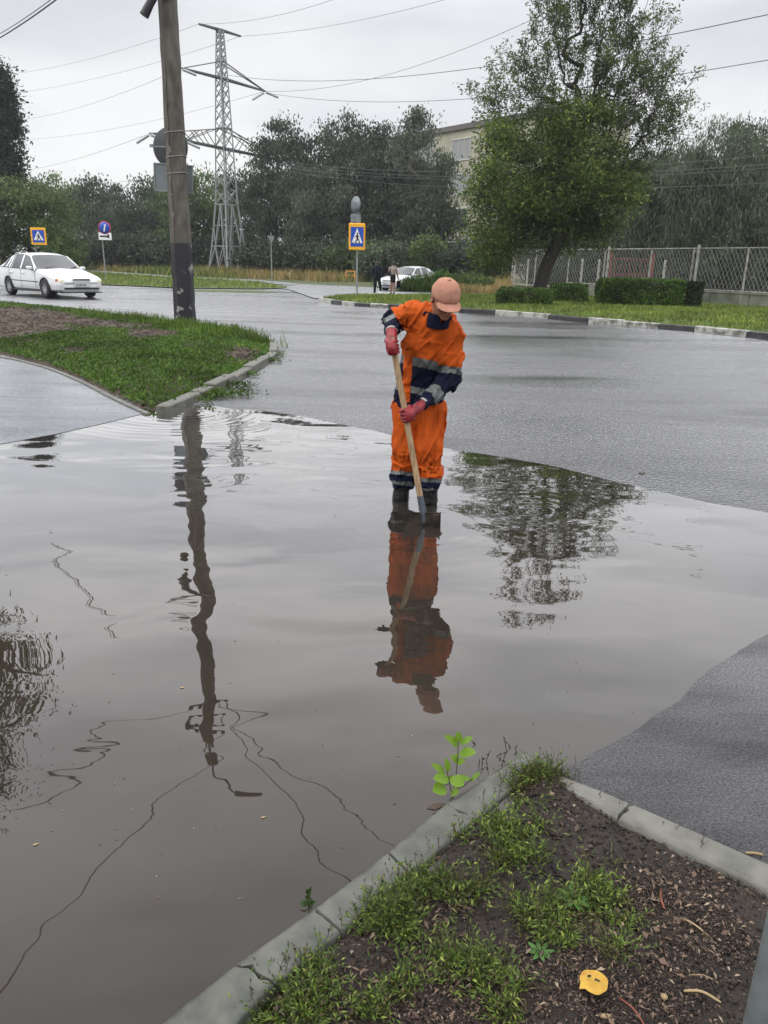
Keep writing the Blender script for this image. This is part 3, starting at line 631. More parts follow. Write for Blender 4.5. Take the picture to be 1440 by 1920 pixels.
def jacket_zone(C):
    px, py = proj(C); m = np.zeros(len(C), int)      # 0 orange 1 navy 2 tape
    u = J['elB']-J['shB']; L = np.linalg.norm(u); armB = cone(C, J['shB'], J['elB'], .09, .09); foreB = cone(C, J['elB'], J['wrB'], .085, .06)
    tor = chain(C, [J['waist'], J['mid'], J['chest'], J['top']], [0.165, 0.158, 0.170, 0.135], 0.03, SCY)
    isB = (np.minimum(armB, foreB) < tor-0.004) & (px > 790)
    armA = cone(C, J['shA'], J['elA'], .075, .06); foreA = cone(C, J['elA'], J['wrA'], .065, .055); isA = (np.minimum(armA, foreA) < tor-0.004) & (px < 775)
    # torso bands tilt with the shoulders
    h = py-0.22*(px-790); t = ~isB & ~isA
    m[t & (h > 672)] = 2; m[t & (h > 689)] = 1; m[t & (h > 728)] = 2; m[t & (h > 741)] = 1
    m[t & (np.abs(px-(766+(py-650)*-0.05)) < 8) & (C[:, 1] < 5.1) & (h < 760)] = 0
    q = py-0.12*(px-843); m[isB & (q > 687)] = 2; m[isB & (q > 700)] = 1
    tb = ((C-J['elB'])@(J['wrB']-J['elB']))/((J['wrB']-J['elB'])@(J['wrB']-J['elB'])); m[isB & (q > 700) & (tb > 0.52) & (tb < 0.78)] = 2
    ta = ((C-J['elA'])@(J['wrA']-J['elA']))/((J['wrA']-J['elA'])@(J['wrA']-J['elA']))
    isF = (np.minimum(armA, foreA) < tor-0.002) & (px < 762)
    fa = isF & (px < 731+(py-575)*0.62); m[fa] = 1; m[isF & ~fa] = 0
    m[fa & (np.abs(py-(603-0.55*(px-718))) < 4.5)] = 2
    return m
C = V[F].mean(1); mi = jacket_zone(C)
obj('jacket', V, F, [M['orange'], M['navy'], M['reflect']], Wk, mi, True, world=True)
# collar
def collar(P):
    n = J['neck']+np.array([-0.002, 0.0, -0.012]); ax = np.array([0.10, -0.30, 0.95]); ax /= np.linalg.norm(ax)
    q = P-n; h = q@ax; r = np.linalg.norm((q-h[:, None]*ax)*np.array([1, 0.92, 1]), axis=1)
    d = np.maximum(np.abs(r-(0.078-0.25*h))-0.008, np.abs(h-0.004)-0.042)
    px, py = proj(P); v = (P[:, 1] < n[1]-0.02) & (np.abs(px-828) < (612-py)*0.30)   # open at the throat
    return np.where(v, np.maximum(d, 0.004), d)
V, F = nets(collar, J['neck']-0.15, J['neck']+0.15, 0.005)
obj('collar', V, F, M['navy'], Wk, None, True, world=True)
pts = []; mbc = MB()                                   # two collar wings lying on the chest
for tri in (((797, 583), (792, 590), (808, 603), (812, 590)), ((812, 598), (824, 614), (838, 604), (834, 594)), ((836, 603), (824, 614), (846, 600), (850, 590))):
    Q = [W(x, y, 4.925+0.0007*abs(x-822)) for x, y in tri]; mbc.add(Q+[q+np.array([0, 0.012, 0]) for q in Q], [(0, 1, 2, 3), (7, 6, 5, 4), (0, 4, 5, 1), (1, 5, 6, 2), (2, 6, 7, 3), (3, 7, 4, 0)])
mbc.obj('collar_wing', M['navy'], Wk, world=True)

# trousers
def trousers(P):
    hb = cone(P, J['hipA']+(0.01, 0, 0.0), J['hipB']+(-0.01, 0, 0.0), 0.114, 0.114, np.array([1, 1.25, 1]))
    up = cone(P, J['waist']+(0, 0.01, -0.02), J['waist']+(0, 0.01, -0.08), 0.142, 0.150, SCY)
    a = chain(P, [J['hipA'], J['knA'], J['anA']+(0, 0, 0.02), J['anA']+(0, 0, -0.02)], [0.098, 0.093, 0.083, 0.076], 0.03)
    b = chain(P, [J['hipB'], J['knB'], J['anB']+(0, 0, 0.02), J['anB']+(0, 0, -0.02)], [0.098, 0.093, 0.083, 0.076], 0.03)
    d = smin(smin(hb, up, 0.05), smin(a, b, 0.02), 0.04)
    s = crease(P, 23, (1.3, 1.0, 0.16), 10, 0.009)+crease(P@rot((0, 1, 0), 0.35), 26, (1.2, 1.0, 0.2), 7, 0.008)+crease(P, 25, (0.8, 0.6, 0.8), 14, 0.002)
    z = P[:, 2]; low = np.clip((0.42-z)/0.15, 0, 1); s = s+low*crease(P, 27, (0.5, 0.5, 1.8), 9, 0.011)
    d = d-s
    za = np.where(P[:, 0] < (J['anA'][0]+J['anB'][0])/2, J['anA'][2]-0.035, J['anB'][2]-0.035)
    d = np.maximum(d, za-z+0.01*np.sin(P[:, 0]*60))
    return np.maximum(d, z-(J['waist'][2]-0.03))
lo = np.minimum.reduce([J['hipA'], J['anA'], J['anB'], J['hipB']])-0.18; hi = np.maximum.reduce([J['hipA'], J['hipB'], J['waist'], J['anA']])+0.18
V, F = nets(trousers, lo, hi, 0.0065); C = V[F].mean(1); px, py = proj(C); left = px < 783
mi = np.zeros(len(C), int); o_ = np.where(left, 884, 897); sl_ = py-np.where(left, 0.10*(px-757), 0.05*(px-806))
mi[sl_ > o_] = 2; mi[sl_ > o_+7] = 1; mi[sl_ > o_+19] = 2; mi[sl_ > o_+26] = 1
obj('trousers', V, F, [M['orange'], M['navy'], M['reflect']], Wk, mi, True, world=True)
# boots: shaft, ankle, foot pointing at the camera; mostly under the brown water
for an, ft, tw in ((J['anA'], footA, -0.15), (J['anB'], footB, 0.15)):
    sole = ft+np.array([0, 0, -0.06]); toe = sole+np.array([math.sin(tw)*0.17, -0.16, -0.01])
    def boot(P):
        d = chain(P, [an+(0, 0, 0.04), np.array([ft[0], ft[1], 0.03]), sole], [0.064, 0.055, 0.05], 0.02)
        d = smin(d, cone(P, sole, toe, 0.045, 0.042), 0.03); return d-crease(P, 31, (1, 1, 1.6), 14, 0.003)
    lo = np.minimum.reduce([an, ft, toe, sole])-0.12; hi = np.maximum.reduce([an, ft, toe])+0.12; V, F = nets(boot, lo, hi, 0.007)
    obj('boot', V, F, M['boot'], Wk, None, True, world=True)

# head and neck: one continuous body surface with the hands' wrists and the torso under the clothes
YAW, BOW = math.radians(16), math.radians(33)
RH = rot((0, 0, 1), YAW) @ rot((1, 0, 0), BOW)         # local -y = where the face looks, z = crown; bow tips the crown to the camera
if (RH @ np.array([0, 0, 1.]))[1] > 0: RH = rot((0, 0, 1), YAW) @ rot((1, 0, 0), -BOW)
HC = J['head']
def body(P):
    q = (P-HC)@RH
    s = ell(q, (0, 0.008, 0.012), (0.076, 0.094, 0.092))
    jaw = ell(q, (0, -0.022, -0.055), (0.056, 0.066, 0.062)); s = smin(s, jaw, 0.03)
    s = smin(s, ell(q, (0, -0.072, -0.098), (0.022, 0.018, 0.016)), 0.02)                 # chin
    s = smin(s, cone(q, (0, -0.088, -0.005), (0, -0.108, -0.040), 0.009, 0.013), 0.010)  # nose
    for sx in (-1, 1):
        s = smin(s, ell(q, (sx*0.047, -0.066, -0.028), (0.020, 0.018, 0.014)), 0.016)    # cheek bone
        s = smax(s, -ell(q, (sx*0.032, -0.094, 0.000), (0.016, 0.010, 0.010)), 0.008)    # eye socket
        s = smin(s, ell(q, (sx*0.031, -0.082, -0.001), (0.013, 0.012, 0.010)), 0.003)    # eyeball under lids
        e = ell(q, (sx*0.080, 0.008, -0.012), (0.010, 0.020, 0.032)); e = smax(e, -ell(q, (sx*0.090, 0.004, -0.010), (0.007, 0.011, 0.018)), 0.004); s = smin(s, e, 0.006)
    s = smin(s, ell(q, (0, -0.090, -0.066), (0.024, 0.010, 0.006)), 0.006); s = smax(s, -ell(q, (0, -0.102, -0.0655), (0.022, 0.008, 0.0018)), 0.002)  # lips
    n = cone(P, HC+RH@np.array([0, 0.02, -0.05]), J['neck']+(0, 0.03, -0.05), 0.058, 0.066); s = smin(s, n, 0.03)
    t = chain(P, [J['hipA']*.5+J['hipB']*.5, J['mid'], J['chest']], [0.11, 0.11, 0.12], 0.03, SCY); t = smin(t, cone(P, J['shA'], J['shB'], 0.045, 0.045), 0.04)
    for k in (('shA', 'elA', 'wrA'), ('shB', 'elB', 'wrB')): t = smin(t, chain(P, [J[i] for i in k], [0.045, 0.038, 0.026], 0.02), 0.02)
    for k in (('hipA', 'knA', 'anA'), ('hipB', 'knB', 'anB')): t = smin(t, chain(P, [J[i] for i in k], [0.075, 0.052, 0.036], 0.02), 0.03)
    return smin(s, t, 0.03)
allj = np.array(list(J.values())); V, F = nets(body, allj.min(0)-0.16, allj.max(0)+0.18, 0.009)
Vh, Fh = nets(body, HC-0.15, HC+0.15, 0.004)
# fine head, coarse rest: keep one mesh; head region taken from the fine grid
obj('body', Vh, Fh, M['skin'], Wk, None, True, world=True)
def hairf(P):
    q = (P-HC)@RH; d = ell(q, (0, 0.012, 0.014), (0.082, 0.100, 0.096)); d = np.maximum(d, -(q[:, 1]+0.012)); d = np.maximum(d, -(q[:, 2]+0.055)); return d
V, F = nets(hairf, HC-0.14, HC+0.14, 0.006); obj('hair', V, F, M['hair'], Wk, None, True, world=True)
# cap: dome of six panels with a band, button and curved peak
def capf(P):
    q = (P-HC)@RH; d = ell(q, (0, 0.006, 0.030), (0.086, 0.103, 0.090))
    an = np.arctan2(q[:, 0], q[:, 1]-0.006); d = d+0.0032*np.exp(-(np.sin(an*3)/0.10)**2)
    d = d-0.003*np.exp(-((q[:, 2]-0.028)/0.016)**2)-0.0022*fbm(q, 28, 5, 2)
    d = smin(d, ell(q, (0, 0.006, 0.124), (0.008, 0.008, 0.005)), 0.002)
    d = np.maximum(d, (0.012+0.10*(-q[:, 1]-0.02)*0.2)-q[:, 2])
    return d
V, F = nets(capf, HC-0.17, HC+0.17, 0.004); cap_o = obj('cap', V, F, M['cap'], Wk, None, True, world=True)
def peak(P):
    q = (P-HC)@RH; x = q[:, 0]; y = -q[:, 1]                 # y forward
    r2 = (x/0.078)**2+((y-0.070)/0.088)**2
    zc = 0.022-0.22*(y-0.085)-4.2*x**2
    return smax(smax((np.sqrt(r2)-1)*0.08, np.abs(q[:, 2]-zc)-0.0032, 0.002), 0.058-y, 0.002)
V, F = nets(peak, HC-0.22, HC+0.20, 0.0035); obj('cap_peak', V, F, M['cap'], Wk, None, True, world=True)

# ------------------------------------------------------------------ shovel
SH = thing('shovel', 'square mouth shovel with pale wooden handle held in the flood water', 'shovel', tuple(G(792, 985)))
HT = W(737, 648, 4.80); HB = W(789, 938, 4.70)          # handle ends
SB = W(795, 978, 4.665)
hd = (HB-HT)/np.linalg.norm(HB-HT)
M['wood'] = mat('worn_ash_wood', (0.40, 0.28, 0.155), 0.6, col2=(0.24, 0.15, 0.08), vscale=9, stretch=(6, 6, 1), bump=0.3, bscale=40, bdist=0.002)
M['steel_dark'] = mat('wet_rusty_dark_steel', (0.009, 0.0085, 0.008), 0.7, metal=0.0, spec=0.1, col2=(0.04, 0.03, 0.022), vscale=16, bump=0.4, bscale=50, bdist=0.003)
M['steel_dull'] = mat('dull_blue_grey_steel', (0.10, 0.12, 0.14), 0.4, metal=0.7, var=0.4, vscale=20)
mb = MB(); mb.tube([HT-hd*0.05, HT, HT*.6+HB*.4+(0.001, 0, 0), HB], [0.0185, 0.019, 0.0185, 0.0195], 16); mb.obj('handle', M['wood'], SH, world=True)
mb = MB(); mb.tube([HB-hd*0.03, HB+hd*0.06, SB, SB+hd*0.03], [0.0215, 0.022, 0.020, 0.012], 14); mb.tube([HB+hd*.05, HB+hd*.058], [0.0245, 0.0245], 14)
mb.obj('socket', M['steel_dull'], SH, world=True)
# blade: dished square plate with rolled shoulders, front edge under water
bw = 0.118; top_c = W(792, 962, 4.665); bx = np.array([1.0, -0.10, 0.035]); bx /= np.linalg.norm(bx); bd = np.array([0.02, -0.35, -0.94]); bd /= np.linalg.norm(bd); bn = np.cross(bx, bd)
V = []; F = []; nu, nv = 17, 13
for side in (0, 1):
    for j in range(nv):
        for i in range(nu):
            u = (i/(nu-1))*2-1; v = j/(nv-1); dish = 0.020*u*u-0.010*math.exp(-(u/0.16)**2)*(1-v)-0.004; edge = 0.006*math.sin(u*9+1) if j == 0 else 0
            V.append(top_c+bx*u*bw*(1-0.04*v)+bd*(v*0.20+edge)+bn*(dish+side*0.0025)*(-1 if bn[1] > 0 else 1))
for side in (0, 1):
    for j in range(nv-1):
        for i in range(nu-1):
            a = side*nu*nv+j*nu+i; q = (a, a+1, a+nu+1, a+nu); F.append(q if side else q[::-1])
bd_ = [i for i in range(nu)]+[j*nu+nu-1 for j in range(1, nv)]+[(nv-1)*nu+i for i in range(nu-2, -1, -1)]+[j*nu for j in range(nv-2, 0, -1)]
for a, b in zip(bd_, bd_[1:]+bd_[:1]): F.append((a, b, b+nu*nv, a+nu*nv))
mb = MB(); mb.add(V, F, 0, True); mb.bar(top_c-bx*bw-bd*.002, top_c-bx*0.02, 0.012, 0.006); mb.bar(top_c+bx*0.02, top_c+bx*bw-bd*.002, 0.012, 0.006)
mb.obj('blade', M['steel_dark'], SH, world=True)

# ------------------------------------------------------------------ gloved hands closed on the handle
def hand(name, c, axis, palm, wrist, order=1, seed=0, thumb=1, rad=0.019):
    """c: point on the handle axis, axis: handle direction, palm: unit vector from axis to palm, order: side the fingers wrap to"""
    axis = axis/np.linalg.norm(axis); palm = palm-axis*np.dot(palm, axis); palm /= np.linalg.norm(palm); side = np.cross(axis, palm)*order
    fr = 0.0100; R0 = rad+fr*0.85; prims = []
    pc = c+palm*(rad+0.020)
    # four fingers at different stations, wrapping round from the palm
    for k, (off, ln, rr) in enumerate(((-0.036, 0.95, 1.0), (-0.012, 1.08, 1.03), (0.012, 1.02, 1.0), (0.035, 0.82, 0.88))):
        pts = []
        for s in np.linspace(0, 1, 6):
            th = 0.35+s*ln*3.3; Rr = R0+0.012*max(0, 1-s*3)
            pts.append(c+axis*(off+0.004*math.sin(k+s*3))+Rr*(palm*math.cos(th)+side*math.sin(th)))
        knuck = c+axis*off*1.05+palm*(rad+0.016)+side*0.022
        prims.append(([knuck]+pts[1:], [fr*1.15*rr]+list(np.linspace(fr*1.05, fr*0.86, 5)*rr)))
    th_pts = [pc-axis*0.030*thumb-side*0.012, c-axis*0.046*thumb+(palm*0.45-side*0.9)*(R0+0.006), c-axis*0.044*thumb+(-palm*0.5-side*0.87)*(R0+0.001), c-axis*0.036*thumb+(-palm*0.98-side*0.15)*(R0+0.002)]
    def f(P):
        R = np.column_stack([side, palm, axis])
        d = rbox(P, pc+side*0.000, (0.030, 0.018, 0.044), 0.016, R)
        d = smin(d, cone(P, pc, pc*0.45+wrist*0.55, 0.030, 0.030), 0.02); d = smin(d, cone(P, pc*0.5+wrist*0.5, wrist, 0.031, 0.036), 0.015)
        d = smin(d, chain(P, th_pts, [0.017, 0.015, 0.0125, 0.0115], 0.004), 0.008)
        for pts, rr in prims: d = smin(d, chain(P, pts, rr, 0.002), 0.0015)
        return d-crease(P, 41+seed, (1, 1, 1), 30, 0.0009)
    allp = np.array([pc, wrist, c]); V, F = nets(f, allp.min(0)-0.095, allp.max(0)+0.095, 0.0028)
    o = obj(name, V, F, M['glove'], Wk, None, True, world=True)
    mb = MB(); d = (wrist-pc)/np.linalg.norm(wrist-pc); mb.tube([wrist-d*0.002, wrist+d*0.008, wrist+d*0.014], [0.0385, 0.0395, 0.038], 18, caps=True)
    mb.obj('glove_cuff', M['cuff'], o, world=False) if False else obj('glove_cuff', np.array(mb.v)-root_loc(Wk), mb.f, M['cuff'], o, None, True)
    return o
cB = W(768, 777, 4.757); tB = np.clip(((cB-HT)@hd), 0, 9); cB = HT+hd*tB
hand('glove', cB, hd, np.array([0.55, -0.75, 0.35]), J['wrB']+(0.0, -0.005, 0), order=1 if np.cross(hd, np.array([0.55, -0.75, 0.35]))[0] < 0 else -1, seed=0)
cA = HT+hd*0.012
hand('glove', cA, hd, np.array([-0.35, -0.80, 0.45]), J['wrA']+(0.0, 0.0, 0.0), order=1 if np.cross(hd, np.array([-0.35, -0.8, 0.45]))[0] > 0 else -1, seed=5)
# ------------------------------------------------------------------ trees and shrubs
M['bark'] = mat('dark_wet_bark', (0.040, 0.032, 0.025), 0.85, var=0.5, vscale=6, bump=1.0, bscale=18, bdist=0.03, stretch=(3, 3, 0.6))
M['bark_grey'] = mat('pale_bark', (0.13, 0.12, 0.10), 0.85, var=0.5, vscale=3, bump=1.0, bscale=12, bdist=0.03)
LF = {
 'maple': leafmat('leaves_mid_green', (0.050, 0.082, 0.023), (0.115, 0.168, 0.037), (0.25, 0.30, 0.056), 0.45, pscale=0.45, plo=0.5, phi=1.5),
 'maple_dark': leafmat('leaves_dark_sparse', (0.052, 0.074, 0.028), (0.10, 0.135, 0.042), (0.17, 0.205, 0.06), 0.5),  # duller maple green; the upper crown's backlit darkness is put into the colour
 'far': leafmat('leaves_blue_green', (0.036, 0.052, 0.034), (0.066, 0.09, 0.054), (0.11, 0.135, 0.08), pscale=0.28, plo=0.45, phi=1.5),
 'far2': leafmat('leaves_grey_green', (0.054, 0.070, 0.048), (0.095, 0.12, 0.075), (0.15, 0.17, 0.105), pscale=0.28, plo=0.45, phi=1.5),
 'far3': leafmat('leaves_fresh_green', (0.052, 0.090, 0.030), (0.10, 0.155, 0.045), (0.18, 0.235, 0.07), pscale=0.28, plo=0.45, phi=1.5),
 'willow': leafmat('leaves_willow', (0.052, 0.074, 0.044), (0.105, 0.135, 0.075), (0.18, 0.21, 0.125)),
 'hedge': leafmat('leaves_hedge', (0.03, 0.065, 0.012), (0.07, 0.14, 0.022), (0.17, 0.26, 0.045)),
 'hedge_dark': leafmat('leaves_hedge_dark', (0.012, 0.026, 0.008), (0.025, 0.05, 0.012), (0.06, 0.10, 0.02)),
 'poplar': leafmat('leaves_poplar', (0.010, 0.016, 0.009), (0.018, 0.028, 0.014), (0.03, 0.045, 0.02)),
}
def limbs(mb, base, tips, r0, n0=7, seed=0, wob=0.06, maxlen=None, trunk=None):
    """grow limbs: every target joins the nearest node already grown; radius follows what a node carries"""
    g = np.random.default_rng(seed); nodes = [np.array(p, float) for p in trunk]; par = [-1]+list(range(len(nodes)-1)); base_n = len(nodes)
    T = np.array(tips); order = np.argsort(np.linalg.norm(T-nodes[-1], axis=1)); ends = []
    first = max(1, base_n//2)
    for t in order:
        A = np.array(nodes[first:]); d = T[t]-A; dist = np.linalg.norm(d, axis=1); cost = dist*(1.0-0.25*np.clip(d[:, 2]/(dist+1e-6), -1, 1)); j = first+int(np.argmin(cost))
        a = nodes[j]; L = np.linalg.norm(T[t]-a)
        if L < 1e-3: continue
        k = max(2, int(L/(maxlen or 0.8))+1); side = g.normal(size=3)*wob*L; side[2] = abs(side[2])*0.3-0.03*L; p = j
        for s in range(1, k+1):
            u = s/k; q = a+(T[t]-a)*u+side*math.sin(math.pi*u); nodes.append(q); par.append(p); p = len(nodes)-1
        ends.append(p)
    n = len(nodes); load = np.zeros(n); 
    for e_ in ends: load[e_] += 1
    for i in range(n-1, 0, -1): load[par[i]] += load[i]
    R = r0*(np.maximum(load, 1)/max(load.max(), 1))**0.5
    R = np.maximum(R, r0*0.035)
    return np.array(nodes), np.array(par), R, ends
def branch_mesh(N, par, R, sides=5):
    idx = np.arange(1, len(N)); a = N[par[idx]]; b = N[idx]; ra = np.minimum(R[par[idx]], R[idx]*1.35); rb = R[idx]
    d = b-a; d /= np.linalg.norm(d, axis=1)[:, None]+1e-9; u = np.cross(d, (0.31, 0.47, 0.83)); u /= np.linalg.norm(u, axis=1)[:, None]+1e-9; w = np.cross(d, u)
    a = a-d*ra[:, None]*0.3; V = []; 
    for t in range(sides):
        c, s = math.cos(2*math.pi*t/sides), math.sin(2*math.pi*t/sides); V.append(a+ra[:, None]*(u*c+w*s))
    for t in range(sides):
        c, s = math.cos(2*math.pi*t/sides), math.sin(2*math.pi*t/sides); V.append(b+rb[:, None]*(u*c+w*s))
    V = np.stack(V, 1); m = len(idx); V = V.reshape(-1, 3); o = (np.arange(m)*2*sides)[:, None]
    F = np.concatenate([o+np.array([t, (t+1) % sides, sides+(t+1) % sides, sides+t]) for t in range(sides)], 0)
    return V, F
def crown_points(blobs, n, g, shell=0.5):
    """points in a set of ellipsoids (centre, radii, weight), denser towards the skins"""
    w = np.array([b[2] for b in blobs], float); w /= w.sum(); pick = g.choice(len(blobs), n, p=w); C = np.array([b[0] for b in blobs])[pick]; R = np.array([b[1] for b in blobs])[pick]
    d = rand_unit(n, g); r = (shell+(1-shell)*g.random(n)**0.7)[:, None]; return C+d*r*R
def tree(label, base, height, blobs, leafm, group=None, name='tree', trunk=None, r0=0.2, clumps=60, per=120, leaf=0.16, spread=0.5, seed=0, droop=0.0, bark='bark', aspect=0.45, twigs=True, tipn=60, flat_=0.6, shell=0.45, cat='tree'):
    g = np.random.default_rng(seed); base = np.array(base, float); root = thing(name, label, cat, tuple(base), group=group)
    tr = trunk if trunk is not None else [(0, 0, -0.2), (0.02*height, 0, height*0.12), (-0.01*height, 0, height*0.25), (0, 0, height*0.4)]
    bl = [(np.array(c, float), np.array(r, float), w) for c, r, w in blobs]
    C = crown_points(bl, clumps, g, shell); sel = C[g.permutation(len(C))[:tipn]]
    N, par, R, ends = limbs(None, None, sel, r0, seed=seed, trunk=tr, maxlen=height*0.09)
    V, F = branch_mesh(N, par, R); obj('trunk', V, F, M[bark], root, None, True)
    P = C[np.repeat(np.arange(clumps), per)]; s = spread*(0.6+0.8*g.random(clumps))[np.repeat(np.arange(clumps), per)][:, None]
    off = g.normal(size=(len(P), 3))*np.array([1, 1, flat_])*s*0.5
    if droop: off[:, 2] -= np.abs(g.normal(size=len(P)))*droop; d = g.normal(size=(len(P), 3))*0.35+np.array([0, 0, -1.0])
    else: d = g.normal(size=(len(P), 3))+off/(np.abs(off).max()+1e-6)*1.5+np.array([0, 0, -0.15])
    Vl, Fl = leaf_quads(P+off, leaf, leaf*aspect, dirs=d, g=g, bend=0.08)
    obj('crown', Vl, Fl, LF[leafm], root)
    return root

# the big leaning tree on the verge: dense low skirt, airy twiggy top
TB = G(1003, 566, 0.05); ty = TB[1]; pw = lambda x, y, dy=0.0: W(x, y, ty+dy)-TB
trunk = [pw(1000, 572), pw(1010, 545), pw(1024, 500), pw(1042, 462), pw(1056, 428), pw(1062, 392), pw(1058, 350), pw(1060, 300)]
g = np.random.default_rng(5)
S = ty/1360.0    # metres per photo pixel at the tree
def blob(x, y, rx, ry, rd, w, dy=0): return (pw(x, y, dy), np.array([rx*S, rd*S, ry*S]), w)
low = [blob(985, 330, 100, 85, 95, 3), blob(935, 420, 50, 70, 70, 1.3), blob(1070, 300, 90, 85, 90, 2.2), blob(1125, 390, 55, 65, 70, 1.4), blob(1000, 400, 60, 60, 70, 1.2), blob(1085, 225, 80, 45, 60, .7), blob(945, 285, 50, 45, 60, .8), blob(1130, 325, 65, 55, 60, 1.0), blob(1045, 360, 110, 95, 60, 1.2), blob(1062, 385, 62, 72, 50, 2.2, .6), blob(940, 485, 40, 35, 50, .35)]
up = [blob(1115, 110, 110, 105, 90, 3.2), blob(1190, 175, 95, 100, 90, 2.2), blob(1010, 160, 80, 75, 70, 1.4), blob(925, 195, 40, 45, 50, .28), blob(1225, 235, 65, 60, 60, 1.0), blob(1130, 10, 95, 55, 60, 1.2), blob(1110, -50, 85, 50, 60, 1.1), blob(1050, 40, 60, 60, 60, .7), blob(1120, 200, 110, 70, 80, 1.2), blob(1175, 290, 60, 50, 60, .7), blob(985, 205, 75, 45, 60, .7)]
root = thing('tree', 'tall leaning maple-like tree with airy twiggy top on the verge behind the hedges', 'tree', tuple(TB))
Cl = crown_points(low, 350, g, 0.45); Cu = crown_points(up, 540, g, 0.12)
N, par, R, ends = limbs(None, None, np.concatenate([Cu, Cl[::2]]), 0.36, seed=3, trunk=trunk, maxlen=0.7, wob=0.05)
R = np.maximum(0.30*(R/0.36)**1.3, 0.010)
V, F = branch_mesh(N, par, R, 6); obj('trunk', V, F, M['bark'], root, None, True)
def clump(C, per, spread, leaf, asp, up_=0.0, gg=g):
    P = C[np.repeat(np.arange(len(C)), per)]; off = gg.normal(size=P.shape)*spread*np.array([1, 1, .7]); d = off/spread*0.8+gg.normal(size=P.shape)+np.array([0, 0, -0.35+up_])
    return leaf_quads(P+off, leaf, leaf*asp, dirs=d, g=gg, bend=0.1)
V, F = clump(Cl, 150, 0.31, 0.18, 0.40); obj('crown', V, F, LF['maple'], root)
# upper sprays: leaves sit in bunches along the last half metre of each twig, twigs poke out bare
tw = []; lv = []
for c in Cu:
    j = np.argmin(np.linalg.norm(N-c, axis=1)); a = N[j]
    for q in range(3):
        d = (c-pw(1080, 260)); d = d/np.linalg.norm(d)+g.normal(size=3)*0.45+np.array([0, 0, 0.55]); d /= np.linalg.norm(d); L = 0.5+0.55*g.random(); tw.append((a, a+d*L))
        n_ = int(12+12*g.random()); t = (0.45+0.5*g.random(n_))*L; lv.append(a+d*t[:, None]+g.normal(size=(n_, 3))*0.085)
mb = MB(); A = np.array([t[0] for t in tw]); B = np.array([t[1] for t in tw]); nn = len(A); NN = np.concatenate([A, B]); 
d = B-A; u = np.cross(d, (0.3, 0.5, 0.8)); u /= np.linalg.norm(u, axis=1)[:, None]; w_ = np.cross(d/np.linalg.norm(d, axis=1)[:, None], u)
V = np.concatenate([np.stack([A+u*.010, A-u*.005+w_*.009, A-u*.005-w_*.009, B], 1)]).reshape(-1, 3); o_ = (np.arange(nn)*4)[:, None]; F = np.concatenate([o_+np.array(f) for f in ((0, 1, 3), (1, 2, 3), (2, 0, 3))])
obj('twigs', V, F, M['bark'], root)
Pq = np.concatenate(lv); V, F = leaf_quads(Pq, 0.15, 0.055, dirs=g.normal(size=Pq.shape)+np.array([0, 0, -0.4]), g=g, bend=0.1); obj('upper_crown', V, F, LF['maple_dark'], root)

